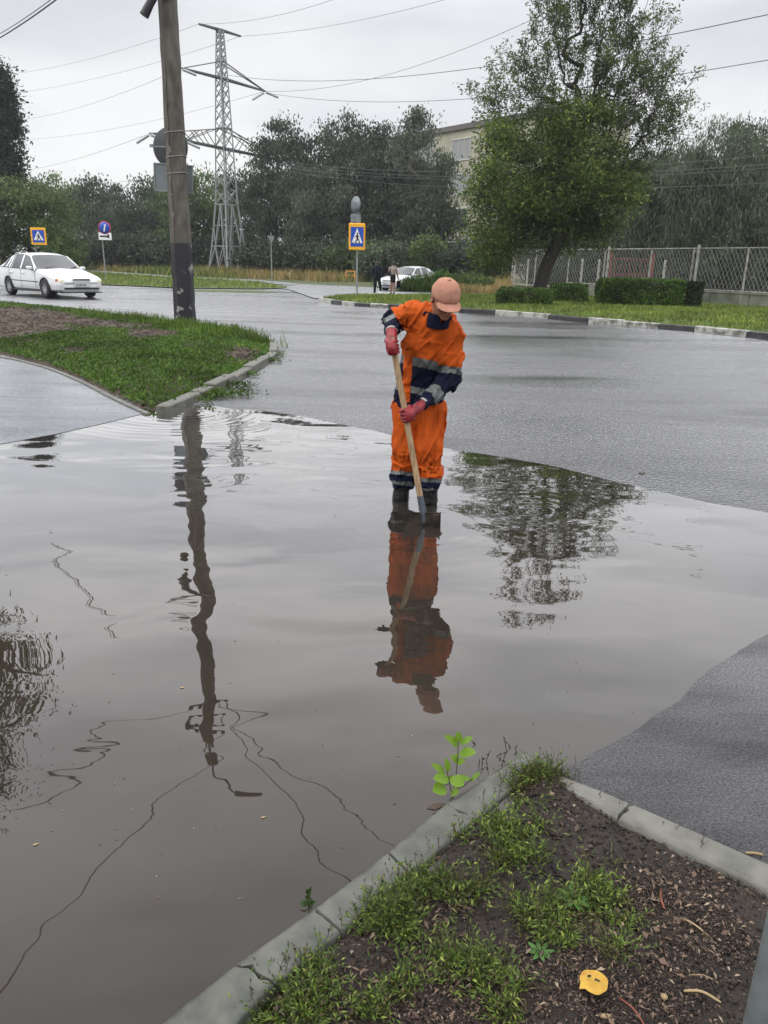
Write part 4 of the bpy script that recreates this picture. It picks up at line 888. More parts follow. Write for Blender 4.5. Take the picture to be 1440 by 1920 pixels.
# trees across the meadow: (x of trunk, y of base, distance, [crown blobs in photo px: x,y,rx,ry]), kind
far = [
 ('dark rounded tree rising highest in the middle of the far row', 545, 500, 92, [(540, 330, 70, 75), (525, 260, 35, 35), (560, 400, 70, 70), (500, 380, 45, 70), (600, 300, 40, 45)], 'far', 0),
 ('dark tree just right of the lattice pylon, lit green branch on its front', 600, 502, 84, [(600, 360, 50, 50), (585, 420, 55, 50), (560, 350, 40, 30)], 'far2', 1),
 ('broad dark tree above the pedestrian crossing sign', 665, 500, 90, [(665, 320, 65, 80), (655, 255, 45, 35), (690, 400, 65, 80), (630, 420, 55, 60), (700, 290, 35, 40)], 'far', 2),
 ('pale stemmed birch-like tree, tallest against the roof line', 790, 502, 86, [(780, 290, 25, 75), (782, 240, 22, 32), (795, 350, 36, 60), (755, 330, 38, 65)], 'far2', 3),
 ('dark tree in front of the yellow building windows', 825, 502, 82, [(808, 400, 38, 70), (838, 440, 34, 50), (832, 310, 16, 60), (836, 370, 14, 40), (790, 430, 45, 55), (818, 330, 14, 30)], 'far', 4),
 ('thin topped tree between the sign tree and the birch', 735, 502, 88, [(735, 300, 40, 60), (720, 380, 50, 70), (745, 440, 50, 50)], 'far', 5),
 ('green topped tree behind the concrete pole', 370, 492, 96, [(370, 350, 50, 40), (350, 400, 60, 60), (395, 430, 60, 50), (335, 340, 25, 25)], 'far3', 6),
 ('dark tree left of the concrete pole', 265, 490, 105, [(265, 390, 55, 50), (245, 430, 60, 45), (290, 350, 22, 22)], 'far', 7),
 ('rounded pale green tree with low top left of the pole', 300, 492, 112, [(300, 380, 28, 40), (290, 430, 50, 45)], 'far3', 8),
 ('mid green tree right of the near roadside bush', 190, 488, 110, [(190, 390, 45, 45), (165, 420, 50, 50), (215, 430, 45, 40)], 'far', 9),
 ('hazy green tree top above the roadside bush', 120, 486, 118, [(115, 365, 45, 35), (150, 390, 40, 40), (80, 390, 50, 40)], 'far3', 10),
 ('dark tree framed by the legs of the pylon', 440, 498, 108, [(450, 420, 50, 70), (430, 370, 45, 40), (475, 460, 50, 40)], 'far', 11),
 ('slim tree with pale twigs between pylon and dark trees', 478, 500, 104, [(475, 370, 22, 60), (480, 430, 35, 60)], 'far2', 12),
 ('willow with hanging grey green sprays right of the leaning tree', 1230, 545, 62, [(1225, 340, 60, 60), (1215, 430, 65, 70), (1190, 390, 45, 70), (1270, 300, 40, 50), (1180, 470, 50, 50)], 'willow', 13),
 ('wide willow at the right edge behind the fence', 1380, 545, 58, [(1370, 280, 60, 55), (1340, 350, 80, 70), (1420, 320, 60, 80), (1390, 430, 90, 80), (1300, 420, 50, 90), (1440, 420, 60, 90), (1310, 300, 40, 40)], 'willow', 14),
 ('dark tree behind both willows at the right', 1310, 540, 78, [(1300, 390, 90, 110), (1400, 350, 80, 110), (1230, 400, 60, 100)], 'far', 15),
 ('bright green slender tree seen between leaning tree and willow', 1165, 540, 66, [(1165, 400, 35, 80), (1150, 470, 45, 55), (1185, 330, 22, 40)], 'far3', 16),
 ('tall dark tree beyond the right edge of the willows', 1520, 545, 60, [(1500, 330, 70, 90), (1520, 420, 80, 90)], 'far', 17),
 ('dark undergrowth tree behind the leaning tree', 960, 535, 64, [(950, 470, 60, 35), (1010, 470, 60, 40), (1080, 480, 60, 40)], 'far', 18),
]
for lab, bx, by, Y, bl, kind, sd in far:
    b = W(bx, by, Y); b[2] = 0.0; sx = Y/1370.0
    bb = [(W(x, y, Y)-b, np.array([rx*sx, (rx+ry)*0.5*sx*0.9, ry*sx]), rx*ry) for x, y, rx, ry in bl]
    area = sum(rx*ry for _, _, rx, ry in bl); k = int(min(max(area/75, 45), 330)); h = max(c[2]+r[2] for c, r, _ in bb)
    tree(lab, b, h, bb, kind, 'trees across the meadow', r0=0.03*h*0.6, clumps=k, per=115 if kind != 'willow' else 120, leaf=0.0036*Y if kind != 'willow' else 0.40, aspect=0.5 if kind != 'willow' else 0.16, spread=0.0135*Y, seed=sd+50, droop=1.0 if kind == 'willow' else 0.12, tipn=min(k, 60), bark='bark_grey' if sd in (3, 5, 0) else 'bark')
# nearer bush group at the left and the dark poplar cut by the left edge
b = W(60, 500, 66); b[2] = 0; sx = 66/1370.0
tree('large bright green bush tree at the left behind the white car', b, 7, [(W(x, y, 66)-b, np.array([rx*sx, 60*sx, ry*sx]), rx*ry) for x, y, rx, ry in [(55, 410, 75, 60), (100, 430, 50, 55), (10, 400, 60, 55), (60, 460, 95, 35), (125, 465, 30, 30), (-60, 420, 60, 60)]], 'far3', None, r0=0.16, clumps=240, per=110, leaf=0.26, spread=0.9, seed=90)
b = W(5, 500, 90); b[2] = 0; sx = 90/1370.0
tree('dark narrow poplar cut off by the left edge', b, 24, [(W(x, y, 90)-b, np.array([rx*sx, 28*sx, ry*sx]), rx*ry) for x, y, rx, ry in [(4, 250, 26, 95), (0, 180, 14, 45), (0, 330, 32, 60)]], 'poplar', None, r0=0.3, clumps=220, per=110, leaf=0.42, spread=1.1, seed=91, flat_=1.3)
# the willow standing just outside the frame: it hangs over and shows in the water
b = np.array([-7.2, 8.6, 0.0])
tree('willow-leaved tree standing left of the puddle, mostly out of the picture', b, 9, (lambda mm: [(mm(-35, 1290), (.6, .9, .45), 2), (mm(-190, 1400), (1.1, 1, .8), 3), (mm(-35, 1420), (.6, .8, .5), 1.3), (mm(30, 1330), (.4, .5, .15), .5), (mm(-50, 1520), (.5, .7, .3), .5), (mm(-70, 1210), (.35, .6, .15), .3)])(lambda x, y: (lambda q: np.array([q[0], q[1], -q[2]])-np.array([-7.2, 8.6, 0]))(W(x, y, 8.4))), 'maple_dark', None, r0=0.16, clumps=80, per=70, leaf=0.10, aspect=0.28, spread=0.4, seed=92, droop=0.12, tipn=80)

# shrubs: (label, x, y_base, Y, rx, ry, leaf kind, seed)
def shrub(label, bx, by, Y, blobs, kind, leaf, n, seed, group=None, name='shrub', z0=0.03, spread=0.5, cat='shrub', grassy=False):
    b = W(bx, by, Y); b[2] = z0; s = Y/1370.0; g = np.random.default_rng(seed); root = thing(name, label, cat, tuple(b), group=group)
    bl = [(W(x, y, Y)-b, np.array([rx*s, (rx+ry)/2*s*0.9, ry*s]), rx*ry) for x, y, rx, ry in blobs]
    C = crown_points(bl, n//40, g, 0.4); C[:, 2] = np.maximum(C[:, 2], 0.1); P = C[np.repeat(np.arange(len(C)), 40)]+g.normal(size=(n//40*40, 3))*spread*0.5; P[:, 2] = np.maximum(P[:, 2], 0.02)
    d = g.normal(size=P.shape)+(np.array([0, 0, 2.2]) if grassy else np.array([0, 0, 0.3])); V, F = leaf_quads(P, leaf, leaf*(0.22 if grassy else 0.5), dirs=d, g=g, bend=0.1); obj('foliage', V, F, LF[kind], root)
    tips = C[:14]; N, par, R, e_ = limbs(None, None, tips, 0.04, seed=seed, trunk=[(0, 0, -0.05), (0, 0, 0.1), (0, 0, 0.2)], maxlen=0.5); V, F = branch_mesh(N, par, R, 4); obj('stem', V, F, M['bark'], root)
    return root
shrub('bright green leafy weed clump hiding the parked white car', 800, 551, 47, [(790, 540, 30, 14), (770, 545, 20, 10), (820, 536, 25, 16)], 'hedge', 0.24, 7000, 1, spread=0.35, grassy=True)
shrub('grey green shrub behind the two walkers', 730, 520, 70, [(735, 490, 40, 26), (700, 500, 30, 18)], 'willow', 0.3, 9000, 2, spread=0.7)
shrub('yellowish feathery shrub right of the walkers', 805, 520, 68, [(805, 485, 30, 32), (830, 500, 25, 20)], 'far3', 0.3, 7000, 3, spread=0.7)
shrub('low dark shrub under the blue shop sign', 900, 525, 66, [(900, 490, 55, 24), (860, 495, 35, 20)], 'far', 0.3, 9000, 4, spread=0.6)
shrub('dark low brush at the foot of the far trees by the pylon', 540, 503, 80, [(520, 480, 70, 20), (620, 485, 70, 22)], 'far', 0.36, 10000, 5, spread=0.8)
shrub('green brush under the trees left of the sign', 650, 506, 78, [(640, 490, 45, 18), (680, 480, 40, 22)], 'far3', 0.3, 6000, 6, spread=0.6)
shrub('grassy weeds growing right of the walkers beside the pavement', 870, 552, 50, [(880, 538, 45, 12)], 'far3', 0.3, 4000, 7, spread=0.4, grassy=True)
shrub('dark brush at the foot of the trees left of the concrete pole', 240, 492, 96, [(200, 470, 90, 20), (300, 475, 80, 22)], 'far', 0.42, 14000, 8, spread=1.0)
shrub('dark brush between the concrete pole and the pylon', 400, 496, 94, [(400, 475, 70, 22), (470, 480, 50, 22)], 'far', 0.42, 12000, 9, spread=1.0)
shrub('brush filling below the dark trees behind the sign', 740, 510, 84, [(760, 480, 70, 26), (850, 490, 60, 26)], 'far', 0.38, 12000, 10, spread=0.9)
shrub('dark brush behind the fence at the left of the willows', 1100, 545, 72, [(1060, 510, 70, 34), (1180, 515, 90, 36)], 'far', 0.34, 14000, 11, spread=0.9)
shrub('dark brush behind the fence at the right edge', 1350, 552, 68, [(1330, 520, 90, 36), (1450, 525, 90, 36)], 'far', 0.34, 14000, 12, spread=0.9)
# clipped hedge blocks on the verge
def hedge(label, x0, x1, ytop, ybot, Y, kind, seed, depth=1.0, rounded=0.15):
    Y = G((x0+x1)/2, ybot, 0.13)[1]
    a = W(x0, ybot, Y); b = W(x1, ybot, Y+0.3); zt_ = W((x0+x1)/2, ytop, Y)[2]; z0 = 0.13; c = (a+b)/2; Lx = b[0]-a[0]; g = np.random.default_rng(seed)
    root = thing('hedge', label, 'hedge', (c[0], c[1]+depth/2, z0), group='clipped hedge blocks on the verge'); h = zt_-z0; n = int(2200*max(Lx, 0.8)*h)
    P = (g.random((n, 3))-0.5)*np.array([Lx, depth, h])
    ax = g.integers(0, 5, n); q = np.array([Lx, depth, h])/2
    for k, (i, s) in enumerate(((0, -1), (0, 1), (1, -1), (1, -1), (2, 1))): mk = ax == k; P[mk, i] = s*q[i]*(1-0.06*np.abs(g.normal(size=mk.sum())))
    P[:, 2] += h/2; P += 0.035*np.stack([value_noise(P, 2.5, seed+i) for i in range(3)], 1)*2
    P[:, :2] *= (1-rounded*np.clip((P[:, 2]/h-0.75), 0, 1)[:, None]*1.2)
    V, F = leaf_quads(P, 0.10, 0.055, dirs=g.normal(size=P.shape)+np.array([0, -.2, 0.9]), g=g); obj('foliage', V, F, LF[kind], root)
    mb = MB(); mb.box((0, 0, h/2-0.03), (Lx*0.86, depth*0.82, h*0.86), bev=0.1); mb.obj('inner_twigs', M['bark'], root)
hedge('long clipped hedge block, widest of the hedges, in front of the fence', 1126, 1278, 526, 577, 35.5, 'hedge', 1)
hedge('small dark upright hedge block at the right end', 1284, 1310, 531, 579, 35.0, 'hedge_dark', 2, 0.8)
hedge('short hedge block just right of the leaning tree', 1038, 1100, 535, 570, 37, 'hedge', 3)
hedge('rounded leafy hedge left of the leaning tree trunk', 936, 1034, 543, 575, 37, 'hedge', 4, 1.0, 0.5)

# tall dry grass and weeds of the meadow
def blades(poly, n, hgt, wd, z0, g, lean=0.3):
    P = rand_in_poly(poly, n, g); dens = fbm(P, 0.12, 5, 3); P = P[dens > -0.55]; n = len(P); h = hgt*(0.5+0.7*g.random(n))*(1+0.35*fbm(P, 0.2, 8, 3))
    B = np.column_stack([P, np.full(n, z0)]); d = np.column_stack([g.normal(size=(n, 2))*lean, np.ones(n)]); return B, d, h
def blade_mesh(B, d, h, wd, g):
    n = len(B); a = g.random(n)*6.28; w = np.column_stack([np.cos(a), np.sin(a), np.zeros(n)])*(wd*(0.6+0.8*g.random(n)))[:, None]/2
    t = B+d*h[:, None]; m_ = B+d*h[:, None]*0.5+g.normal(size=(n, 3))*0.03*h[:, None]
    V = np.stack([B-w, B+w, m_+w*0.8, t, m_-w*0.8], 1).reshape(-1, 3); return V, np.arange(5*n).reshape(n, 5)
LF['dry'] = leafmat('dry_grass', (0.26, 0.18, 0.065), (0.38, 0.28, 0.12), (0.24, 0.25, 0.09), 0.3)
LF['meadow'] = leafmat('meadow_grass', (0.07, 0.11, 0.02), (0.15, 0.19, 0.04), (0.32, 0.29, 0.08), 0.3)
LF['lawn'] = leafmat('lawn_grass', (0.085, 0.13, 0.02), (0.16, 0.22, 0.035), (0.32, 0.34, 0.08), 0.3)
g = np.random.default_rng(77)
polyA = [G(*p)[:2] for p in ((-200, 497), (147, 506), (300, 516), (420, 522), (490, 525), (560, 531), (640, 535), (700, 538), (790, 540), (960, 547), (960, 526), (800, 517), (560, 507), (300, 498.5), (-200, 487.5))]
B, d, h = blades(polyA, 85000, 0.85, 0.05, 0.03, g)
mk = fbm(B[:, :2], 0.09, 15, 3)+0.3*g.normal(size=len(B))-0.22
V, F = blade_mesh(B[mk > 0.0], d[mk > 0.0], h[mk > 0.0]*1.1, 0.07, g); stuff('dry_grass', V, F, LF['dry'], 'tall dry ochre grass of the meadow')
V, F = blade_mesh(B[mk <= 0.0], d[mk <= 0.0], h[mk <= 0.0]*0.9, 0.08, g); stuff('meadow_weeds', V, F, LF['meadow'], 'green weeds among the dry meadow grass')
polyB = [G(*p)[:2] for p in ((820, 551), (955, 553), (955, 543), (900, 535), (830, 538))]
B, d, h = blades(polyB, 5000, 0.7, 0.05, 0.03, g); V, F = blade_mesh(B, d, h, 0.06, g); stuff('dry_grass', V, F, LF['dry'], 'ochre grass patch left of the fence')
# short grass of the verge strips
P = rand_in_poly(strip, 42000, g); P = P[P[:, 1] < 60]; z = strip_h(P); hh = 0.07+0.08*g.random(len(P)); B = np.column_stack([P, z-0.01]); d = np.column_stack([g.normal(size=(len(P), 2))*0.4, np.ones(len(P))])
V, F = blade_mesh(B, d, hh, 0.03, g); stuff('verge_grass', V, F, LF['lawn'], 'short green grass of the strip along the far kerb')
P = rand_in_poly([p for p in lstrip], 16000, g); B = np.column_stack([P, np.full(len(P), 0.04)]); d = np.column_stack([g.normal(size=(len(P), 2))*0.4, np.ones(len(P))])
V, F = blade_mesh(B, d, 0.12+0.10*g.random(len(P)), 0.05, g); stuff('verge_grass', V, F, LF['lawn'], 'green grass strip across the road at the left')
# ------------------------------------------------------------------ building beyond the trees
M['yellow_wall'] = mat('pale_yellow_render', (0.42, 0.40, 0.30), 0.85, var=0.25, vscale=0.5, bump=0.2, bscale=6)
M['roof_edge'] = mat('grey_roof_edge', (0.12, 0.11, 0.10), 0.7)
M['glass_dark'] = mat('dark_window_glass', (0.02, 0.028, 0.035), 0.08, spec=0.9)
M['frame_white'] = mat('white_window_frame', (0.5, 0.5, 0.47), 0.5)
M['blind'] = mat('grey_blinds', (0.28, 0.29, 0.28), 0.8)
M['blue_sign'] = mat('blue_sign_board', (0.02, 0.06, 0.28), 0.5)
M['white_sheet'] = mat('white_sign_sheet', (0.75, 0.76, 0.78), 0.4)
ZR = 18.5
A = G(752, 258, ZR); Bq = G(1060, 203, ZR); u = (Bq-A); u[2] = 0; LB = np.linalg.norm(u); u /= LB; A0 = A-u*16; nrm = np.array([u[1], -u[0], 0])
if nrm[1] > 0: nrm = -nrm
BD = thing('building', 'pale yellow public building with flat roof half hidden behind the trees', 'building', (A0[0], A0[1], 0))
LT = LB+16; dp = -nrm*12
def onwall(px, py):
    d = ray(px, py); t = ((A-EYE)@nrm)/(d@nrm); P = EYE+d*t; return (P-A0)@u, P[2]
mb = MB(); c = [A0, A0+u*LT, A0+u*LT+dp, A0+dp]; V = [np.array([p[0], p[1], z]) for z in (-0.1, ZR-0.35) for p in c]
mb.add(V, [(0, 1, 5, 4), (1, 2, 6, 5), (2, 3, 7, 6), (3, 0, 4, 7), (4, 5, 6, 7)]); mb.obj('wall', M['yellow_wall'], BD, world=True)
mb = MB(); cc = [A0+nrm*.35-u*.35, A0+u*(LT+.35)+nrm*.35, A0+u*(LT+.35)+dp-nrm*.35, A0+dp-nrm*.35-u*.35]; V = [np.array([p[0], p[1], z]) for z in (ZR-0.35, ZR+0.25) for p in cc]
mb.add(V, [(3, 2, 1, 0), (0, 1, 5, 4), (1, 2, 6, 5), (2, 3, 7, 6), (3, 0, 4, 7), (4, 5, 6, 7)]); mb.obj('roof', M['roof_edge'], BD, world=True)
s1, zt1 = onwall(848, 263); s2, zb1 = onwall(880, 303); s3, zt2 = onwall(846, 328); s4, zb2 = onwall(878, 364); ww = (s4-s3); pitch = zt1-zt2; step = ww*2.1
k = -int(s3/step)
for col_ in range(k, int((LT-s3-ww)/step)+1):
    sx = s3+col_*step
    if sx < 1: continue
    for row in range(-3, 2):
        z1 = zt2+row*pitch; z0 = z1-(zt2-zb2)
        if z0 < 1 or z1 > ZR-0.8: continue
        o0 = A0+u*sx+nrm*0.03; mb = MB(); e1 = u*ww
        f = lambda s_, z_, d_=0.0: np.array([*(o0+u*s_+nrm*d_)[:2], z_])
        fr = 0.14
        mb.bar(f(0, z0, .03), f(ww, z0, .03), 0.10, 0.14); mb.bar(f(0, z1, .03), f(ww, z1, .03), 0.10, 0.14); mb.bar(f(0, z0, .03), f(0, z1, .03), 0.12, 0.12); mb.bar(f(ww, z0, .03), f(ww, z1, .03), 0.12, 0.12)
        mb.bar(f(ww*.36, z0+.07, .03), f(ww*.36, z1-.07, .03), 0.1, 0.1); mb.bar(f(ww*.68, z0+.07, .03), f(ww*.68, z1-.07, .03), 0.1, 0.1)
        wn = mb.obj('window', M['frame_white'], BD, world=True)
        mb = MB(); mb.add([f(.05, z0+.05), f(ww-.05, z0+.05), f(ww-.05, z1-.05), f(.05, z1-.05)], [(0, 1, 2, 3)])
        V = np.array(mb.v)-root_loc(BD); obj('pane', V, mb.f, M['blind'] if (row == 1 or (col_+row) % 3 == 0) else M['glass_dark'], wn)
mb = MB(); p0, z0_ = onwall(866, 460); p1, z1_ = onwall(906, 449); f = lambda s_, z_, d_=0.0: np.array([*(A0+u*s_+nrm*(0.4+d_))[:2], z_])
# shop sign on its own small porch front
SG = thing('shop_sign', 'small blue shop sign with white letters low behind the leaning tree', 'sign', tuple(f((p0+p1)/2, z0_)))
Vs = [f(p0, z0_), f(p1, z0_), f(p1, z1_), f(p0, z1_), f(p0, z0_, -.3), f(p1, z0_, -.3), f(p1, z1_, -.3), f(p0, z1_, -.3)]
MB().add(Vs, [(0, 1, 2, 3), (7, 6, 5, 4), (0, 4, 5, 1), (1, 5, 6, 2), (2, 6, 7, 3), (3, 7, 4, 0)]).obj('board', M['blue_sign'], SG, world=True)
fc = bpy.data.curves.new('lettering', 'FONT'); fc.body = 'XPEMA'; fc.size = abs(z1_-z0_)*0.95; fc.extrude = 0.02; fc.align_x = 'CENTER'; fc.align_y = 'CENTER'; fc.materials.append(M['white_sheet'])
fo = bpy.data.objects.new('lettering', fc); COL.objects.link(fo); dgx = bpy.context.evaluated_depsgraph_get(); mx_ = bpy.data.meshes.new_from_object(fo.evaluated_get(dgx)); bpy.data.objects.remove(fo); fo = bpy.data.objects.new('lettering', mx_); COL.objects.link(fo); fo.parent = SG; fo.location = Vector(f((p0+p1)/2, (z0_+z1_)/2, 0.04)-root_loc(SG)); fo.rotation_euler = (math.pi/2, 0, math.atan2(u[1], u[0]))
# white house glimpsed through the far trees at the left
hb = W(226, 480, 130); hb[2] = 0
HS = thing('house', 'small white house glimpsed between the far trees behind the blue round sign', 'house', tuple(hb))
MB().box((0, 0, 3.2), (2.4, 4, 6.4)).obj('wall', M['white_sheet'], HS); MB().prism([(-1.6, 6.4), (1.6, 6.4), (-0.4, 8.2)], lambda a, b, t: (a, t, b), -2.3, 2.3).obj('roof', M['roof_edge'], HS)
[MB().box((x, -2.03, z), (.6, .1, .9)).obj('window', M['glass_dark'], HS) for x in (-.6, .6) for z in (2, 4.6)]

# ------------------------------------------------------------------ lattice pylon
M['galv'] = mat('galvanised_steel', (0.30, 0.31, 0.31), 0.5, metal=0.3, var=0.3, vscale=3)
M['galv_dark'] = mat('weathered_steel_arms', (0.10, 0.105, 0.105), 0.6, metal=0.3)
M['glass_ins'] = mat('glass_insulators', (0.42, 0.45, 0.45), 0.3)
PB = G(430, 515); py_ = PB[1]
PY = thing('pylon', 'tall steel lattice pylon with three tiers of crossarms across the road', 'pylon', (PB[0], PB[1], 0))
lev = [(430, 515, 39), (429, 462, 30), (427, 384, 20.5), (424, 330, 18), (421, 241, 15), (418, 147, 11), (416, 115, 9.5), (414, 57, 6.5)]   # axis x, y, half width px
def axis(i): 
    x, y, w = lev[i]; c = W(x, y, py_); s = np.linalg.norm(W(x+w, y, py_)-c); return np.array([PB[0], PB[1], c[2] if i else 0.0]), s
def corners(z, s): a = math.radians(6); return [np.array([PB[0]+s*math.cos(a+k*math.pi/2), PB[1]+s*math.sin(a+k*math.pi/2), z]) for k in range(4)]
zs = [(axis(i)[0][2], axis(i)[1]) for i in range(len(lev))]; zq = [z for z, s in zs]; sq = [s for z, s in zs]
cs = lambda z: corners(z, np.interp(z, zq, sq))
mb = MB()
for k in range(4):
    for i in range(len(zs)-1): mb.bar(cs(zq[i])[k], cs(zq[i+1])[k], 0.16 if i < 3 else 0.12)
mb.obj('leg', M['galv'], PY, world=True) if False else None
for k in range(4):
    m2 = MB(); [m2.bar(cs(zq[i])[k], cs(zq[i+1])[k], 0.17 if i < 3 else 0.12) for i in range(len(zs)-1)]; m2.obj('leg', M['galv'], PY, world=True)
mb = MB(); z = zq[2]; zz = [z]
while z < zq[-1]-0.3: z = min(z+np.interp(z, zq, sq)*1.35, zq[-1]); zz.append(z)
for z0, z1 in zip(zz[:-1], zz[1:]):
    a, b = cs(z0), cs(z1)
    for k in range(4): j = (k+1) % 4; mb.bar(a[k], b[j], 0.07); mb.bar(a[j], b[k], 0.07)
for z in (zq[2], zq[4], zq[5], zq[6]):
    a = cs(z); [mb.bar(a[k], a[(k+1) % 4], 0.11) for k in range(4)]
mb.obj('lattice', M['galv'], PY, world=True)
mb = MB(); a0, a1, a2 = cs(0.0), cs(zq[1]), cs(zq[2])
for k in range(4):
    j = (k+1) % 4; m_ = (a1[k]+a1[j])/2; t_ = (a2[k]+a2[j])/2; q0 = (a1[k]*.5+a2[k]*.5); q1 = (a1[j]*.5+a2[j]*.5)
    mb.bar(a1[k], a1[j], 0.12); mb.bar(t_, a1[k]*.55+m_*.45, 0.11); mb.bar(t_, a1[j]*.55+m_*.45, 0.11)
    g1 = a1[k]*.55+m_*.45; g2 = a1[j]*.55+m_*.45; mb.bar(g1, a0[k], 0.10); mb.bar(g2, a0[j], 0.10); mb.bar(g1, a0[k]*.4+a0[j]*.6, 0.11); mb.bar(g2, a0[j]*.4+a0[k]*.6, 0.11); mb.bar(q0, q1, 0.08); mb.bar(q0, g1, .08); mb.bar(q1, g2, .08)
mb.obj('base_bracing', M['galv'], PY, world=True)
def arm(axpx, rpx, lpx, ztop, name, trussed, m):
    zc = W(axpx[0], axpx[1], py_)[2]; C = np.array([PB[0], PB[1], zc]); Rr = G(*rpx, zc); Lf = G(*lpx, zc) if lpx else 2*C-Rr; mb = MB(); h = 0.22
    for sd in (-1, 1):
        w = np.interp(zc, zq, sq)*0.5; n = np.cross((Rr-Lf)/np.linalg.norm(Rr-Lf), (0, 0, 1.))*w*sd
        mb.bar(C+n, Rr, 0.16); mb.bar(C+n, Lf, 0.16)
        if trussed:
            T = np.array([PB[0], PB[1], ztop])
            for E in (Rr, Lf):
                mb.bar(T+n, E, 0.09)
                if trussed > 1:
                    for t in (0.3, 0.45, 0.6, 0.75): mb.bar((T+n)*(1-t)+E*t, (C+n)*(1-t+.13)+E*(t-.13), 0.06)
                    mb.bar((T+n)*.62+E*.38, (C+n)*.45+E*.55, .06); mb.bar((T+n)*.85+E*.15, (C+n)*.45+E*.55, .06)
    mb.obj(name, m, PY, world=True); return Lf, Rr, C
zb_ = lambda x, y: W(x, y, py_)[2]
T1 = arm((414, 56), (451, 68), (373, 45), 0, 'crossarm', 0, M['galv_dark'])
T2 = arm((418, 147), (497, 171), (341, 128), zb_(416, 115), 'crossarm', 1, M['galv_dark'])
T3 = arm((423, 279), (533, 302), None, zb_(421, 241), 'crossarm', 2, M['galv_dark'])
ends3 = [T3[0], T3[2]*.45+T3[0]*.55, T3[2]*.45+T3[1]*.55, T3[1]]; ends2 = [T2[0], T2[1]]
ldir = np.array([1.0, -0.35, 0]); ldir = np.cross((T3[1]-T3[0])/np.linalg.norm(T3[1]-T3[0]), (0, 0, 1.))
ins = []
for e_ in ends3+ends2:
    for sd in (-1, 1):
        a = e_+ldir*sd*0.2-np.array([0, 0, 0.15]); b = e_+ldir*sd*1.7-np.array([0, 0, 0.7]); mb = MB(); n = 11
        for q in range(n): t = q/(n-1); c_ = a*(1-t)+b*t; mb.lathe([(0.03, -0.02), (0.15, 0), (0.03, 0.07)], c_, b-a, 8)
        mb.obj('insulator', M['glass_ins'], PY, world=True); ins.append((b, sd))
# overhead wires, each its own thing
M['wire'] = mat('dull_aluminium_wire', (0.10, 0.10, 0.105), 0.5)
M['cable'] = mat('black_cable', (0.012, 0.012, 0.013), 0.5)
def wire(label, a, b, r=0.016, sag=0.0, m='wire', group='power lines across the sky', n=18, name='overhead_wire'):
    a = np.array(a); b = np.array(b); P = [a*(1-t)+b*t-np.array([0, 0, 4*sag*t*(1-t)]) for t in np.linspace(0, 1, n)]; mb = MB(); mb.tube(P, r, 5)
    root = mb.obj(name, M[m], None); props(root, label, 'power line', group); return root
def to_px(a, px, py, Y): return W(px, py, Y)
wire('thin wire from the top arm of the pylon rising to the upper middle', T1[0], W(640, -6, 70), sag=.5)
wire('thin wire from the right end of the top arm rising across the sky', T1[1], W(860, -8, 70), sag=.5)
wire('thin wire from the top arm of the pylon falling to the left edge', T1[0], W(-30, 142, 150), sag=1)
wire('second thin wire from the top arm falling to the left edge', T1[1], W(-30, 180, 150), sag=1)
wire('wire from the upper crossarm rising to the top edge left of the tree', T2[1], W(1085, -6, 60), sag=1.6, r=.018)
wire('wire from the left of the upper crossarm running far left', T2[0], W(-30, 226, 160), sag=1.5)
wire('lower wire from the right of the upper crossarm running far left', T2[1], W(-30, 262, 160), sag=1.5)
wire('wire from the lower crossarm running left behind the pole', T3[0], W(-30, 322, 170), sag=1.2)
wire('lowest wire running left behind the concrete pole', T3[1], W(-30, 345, 170), sag=1.2)
wire('dark wire leaving the photo near the upper right corner behind the tall tree', W(427, 141, 88), W(1480, 19, 34), r=.02, sag=1.3)
wire('dark wire passing behind the tall tree to the right edge', W(500, 174, 84), W(1480, 106, 36), r=.018, sag=1.2)
for i, (ya, yb, ls) in enumerate(((303, 288, 'uppermost'), (308, 305, 'second highest'), (313, 312, 'third'), (320, 341, 'lowest'))):
    wire(f'{ls} of the four thin wires crossing in front of the far trees', W(530, ya, 82), W(1480, yb, 44), r=.014, sag=.9)
wire('thick cable crossing the top left corner', W(-20, 82, 19.5), W(115, -8, 14), r=.012, m='cable', sag=.03)
wire('second cable beside it in the top left corner', W(-20, 74, 19.5), W(105, -8, 14), r=.007, m='cable', sag=.03)

# ------------------------------------------------------------------ concrete lamp pole on the island
def pole_mat():
    m = mat('stained_concrete_pole', (0.135, 0.122, 0.098), 0.85, col2=(0.062, 0.055, 0.045), vscale=2.6, bump=0.6, bscale=18, bdist=0.02, stretch=(2, 2, 0.8), detail=8); return m
M['pole'] = pole_mat()
M['pole_black'] = mat('peeling_black_paint', (0.014, 0.014, 0.019), 0.55, col2=(0.26, 0.25, 0.23), vscale=3.4, bump=0.5, bscale=30, bdist=0.01, detail=9, contrast=(0.37, 0.41))
M['lamp_grey'] = mat('grey_lamp_metal', (0.12, 0.12, 0.12), 0.5, metal=0.4)
PP = G(347, 614); PP[2] = isl_h(np.array([[PP[0], PP[1]]]))[0]; Yp = PP[1]
LP = thing('lamp_pole', 'thick leaning concrete lamp pole painted black at its foot', 'lamp pole', tuple(PP))
ztop = 12.0; ax_top = W(313, 0, Yp); lean = (ax_top-PP)/(ax_top[2]-PP[2])
def pol(z): return PP+lean*(z-PP[2])
sec = [(-1.0, -.15), (-.55, -1.0), (.55, -1.0), (1.0, -.45), (1.0, .45), (.55, 1.0), (-.55, 1.0), (-1.0, .5)]
sec = [(-1.0, -.2), (-.38, -.95), (.9, -.95), (1.0, -.75), (1.0, .8), (.8, 1), (-.8, 1), (-1, .8)]
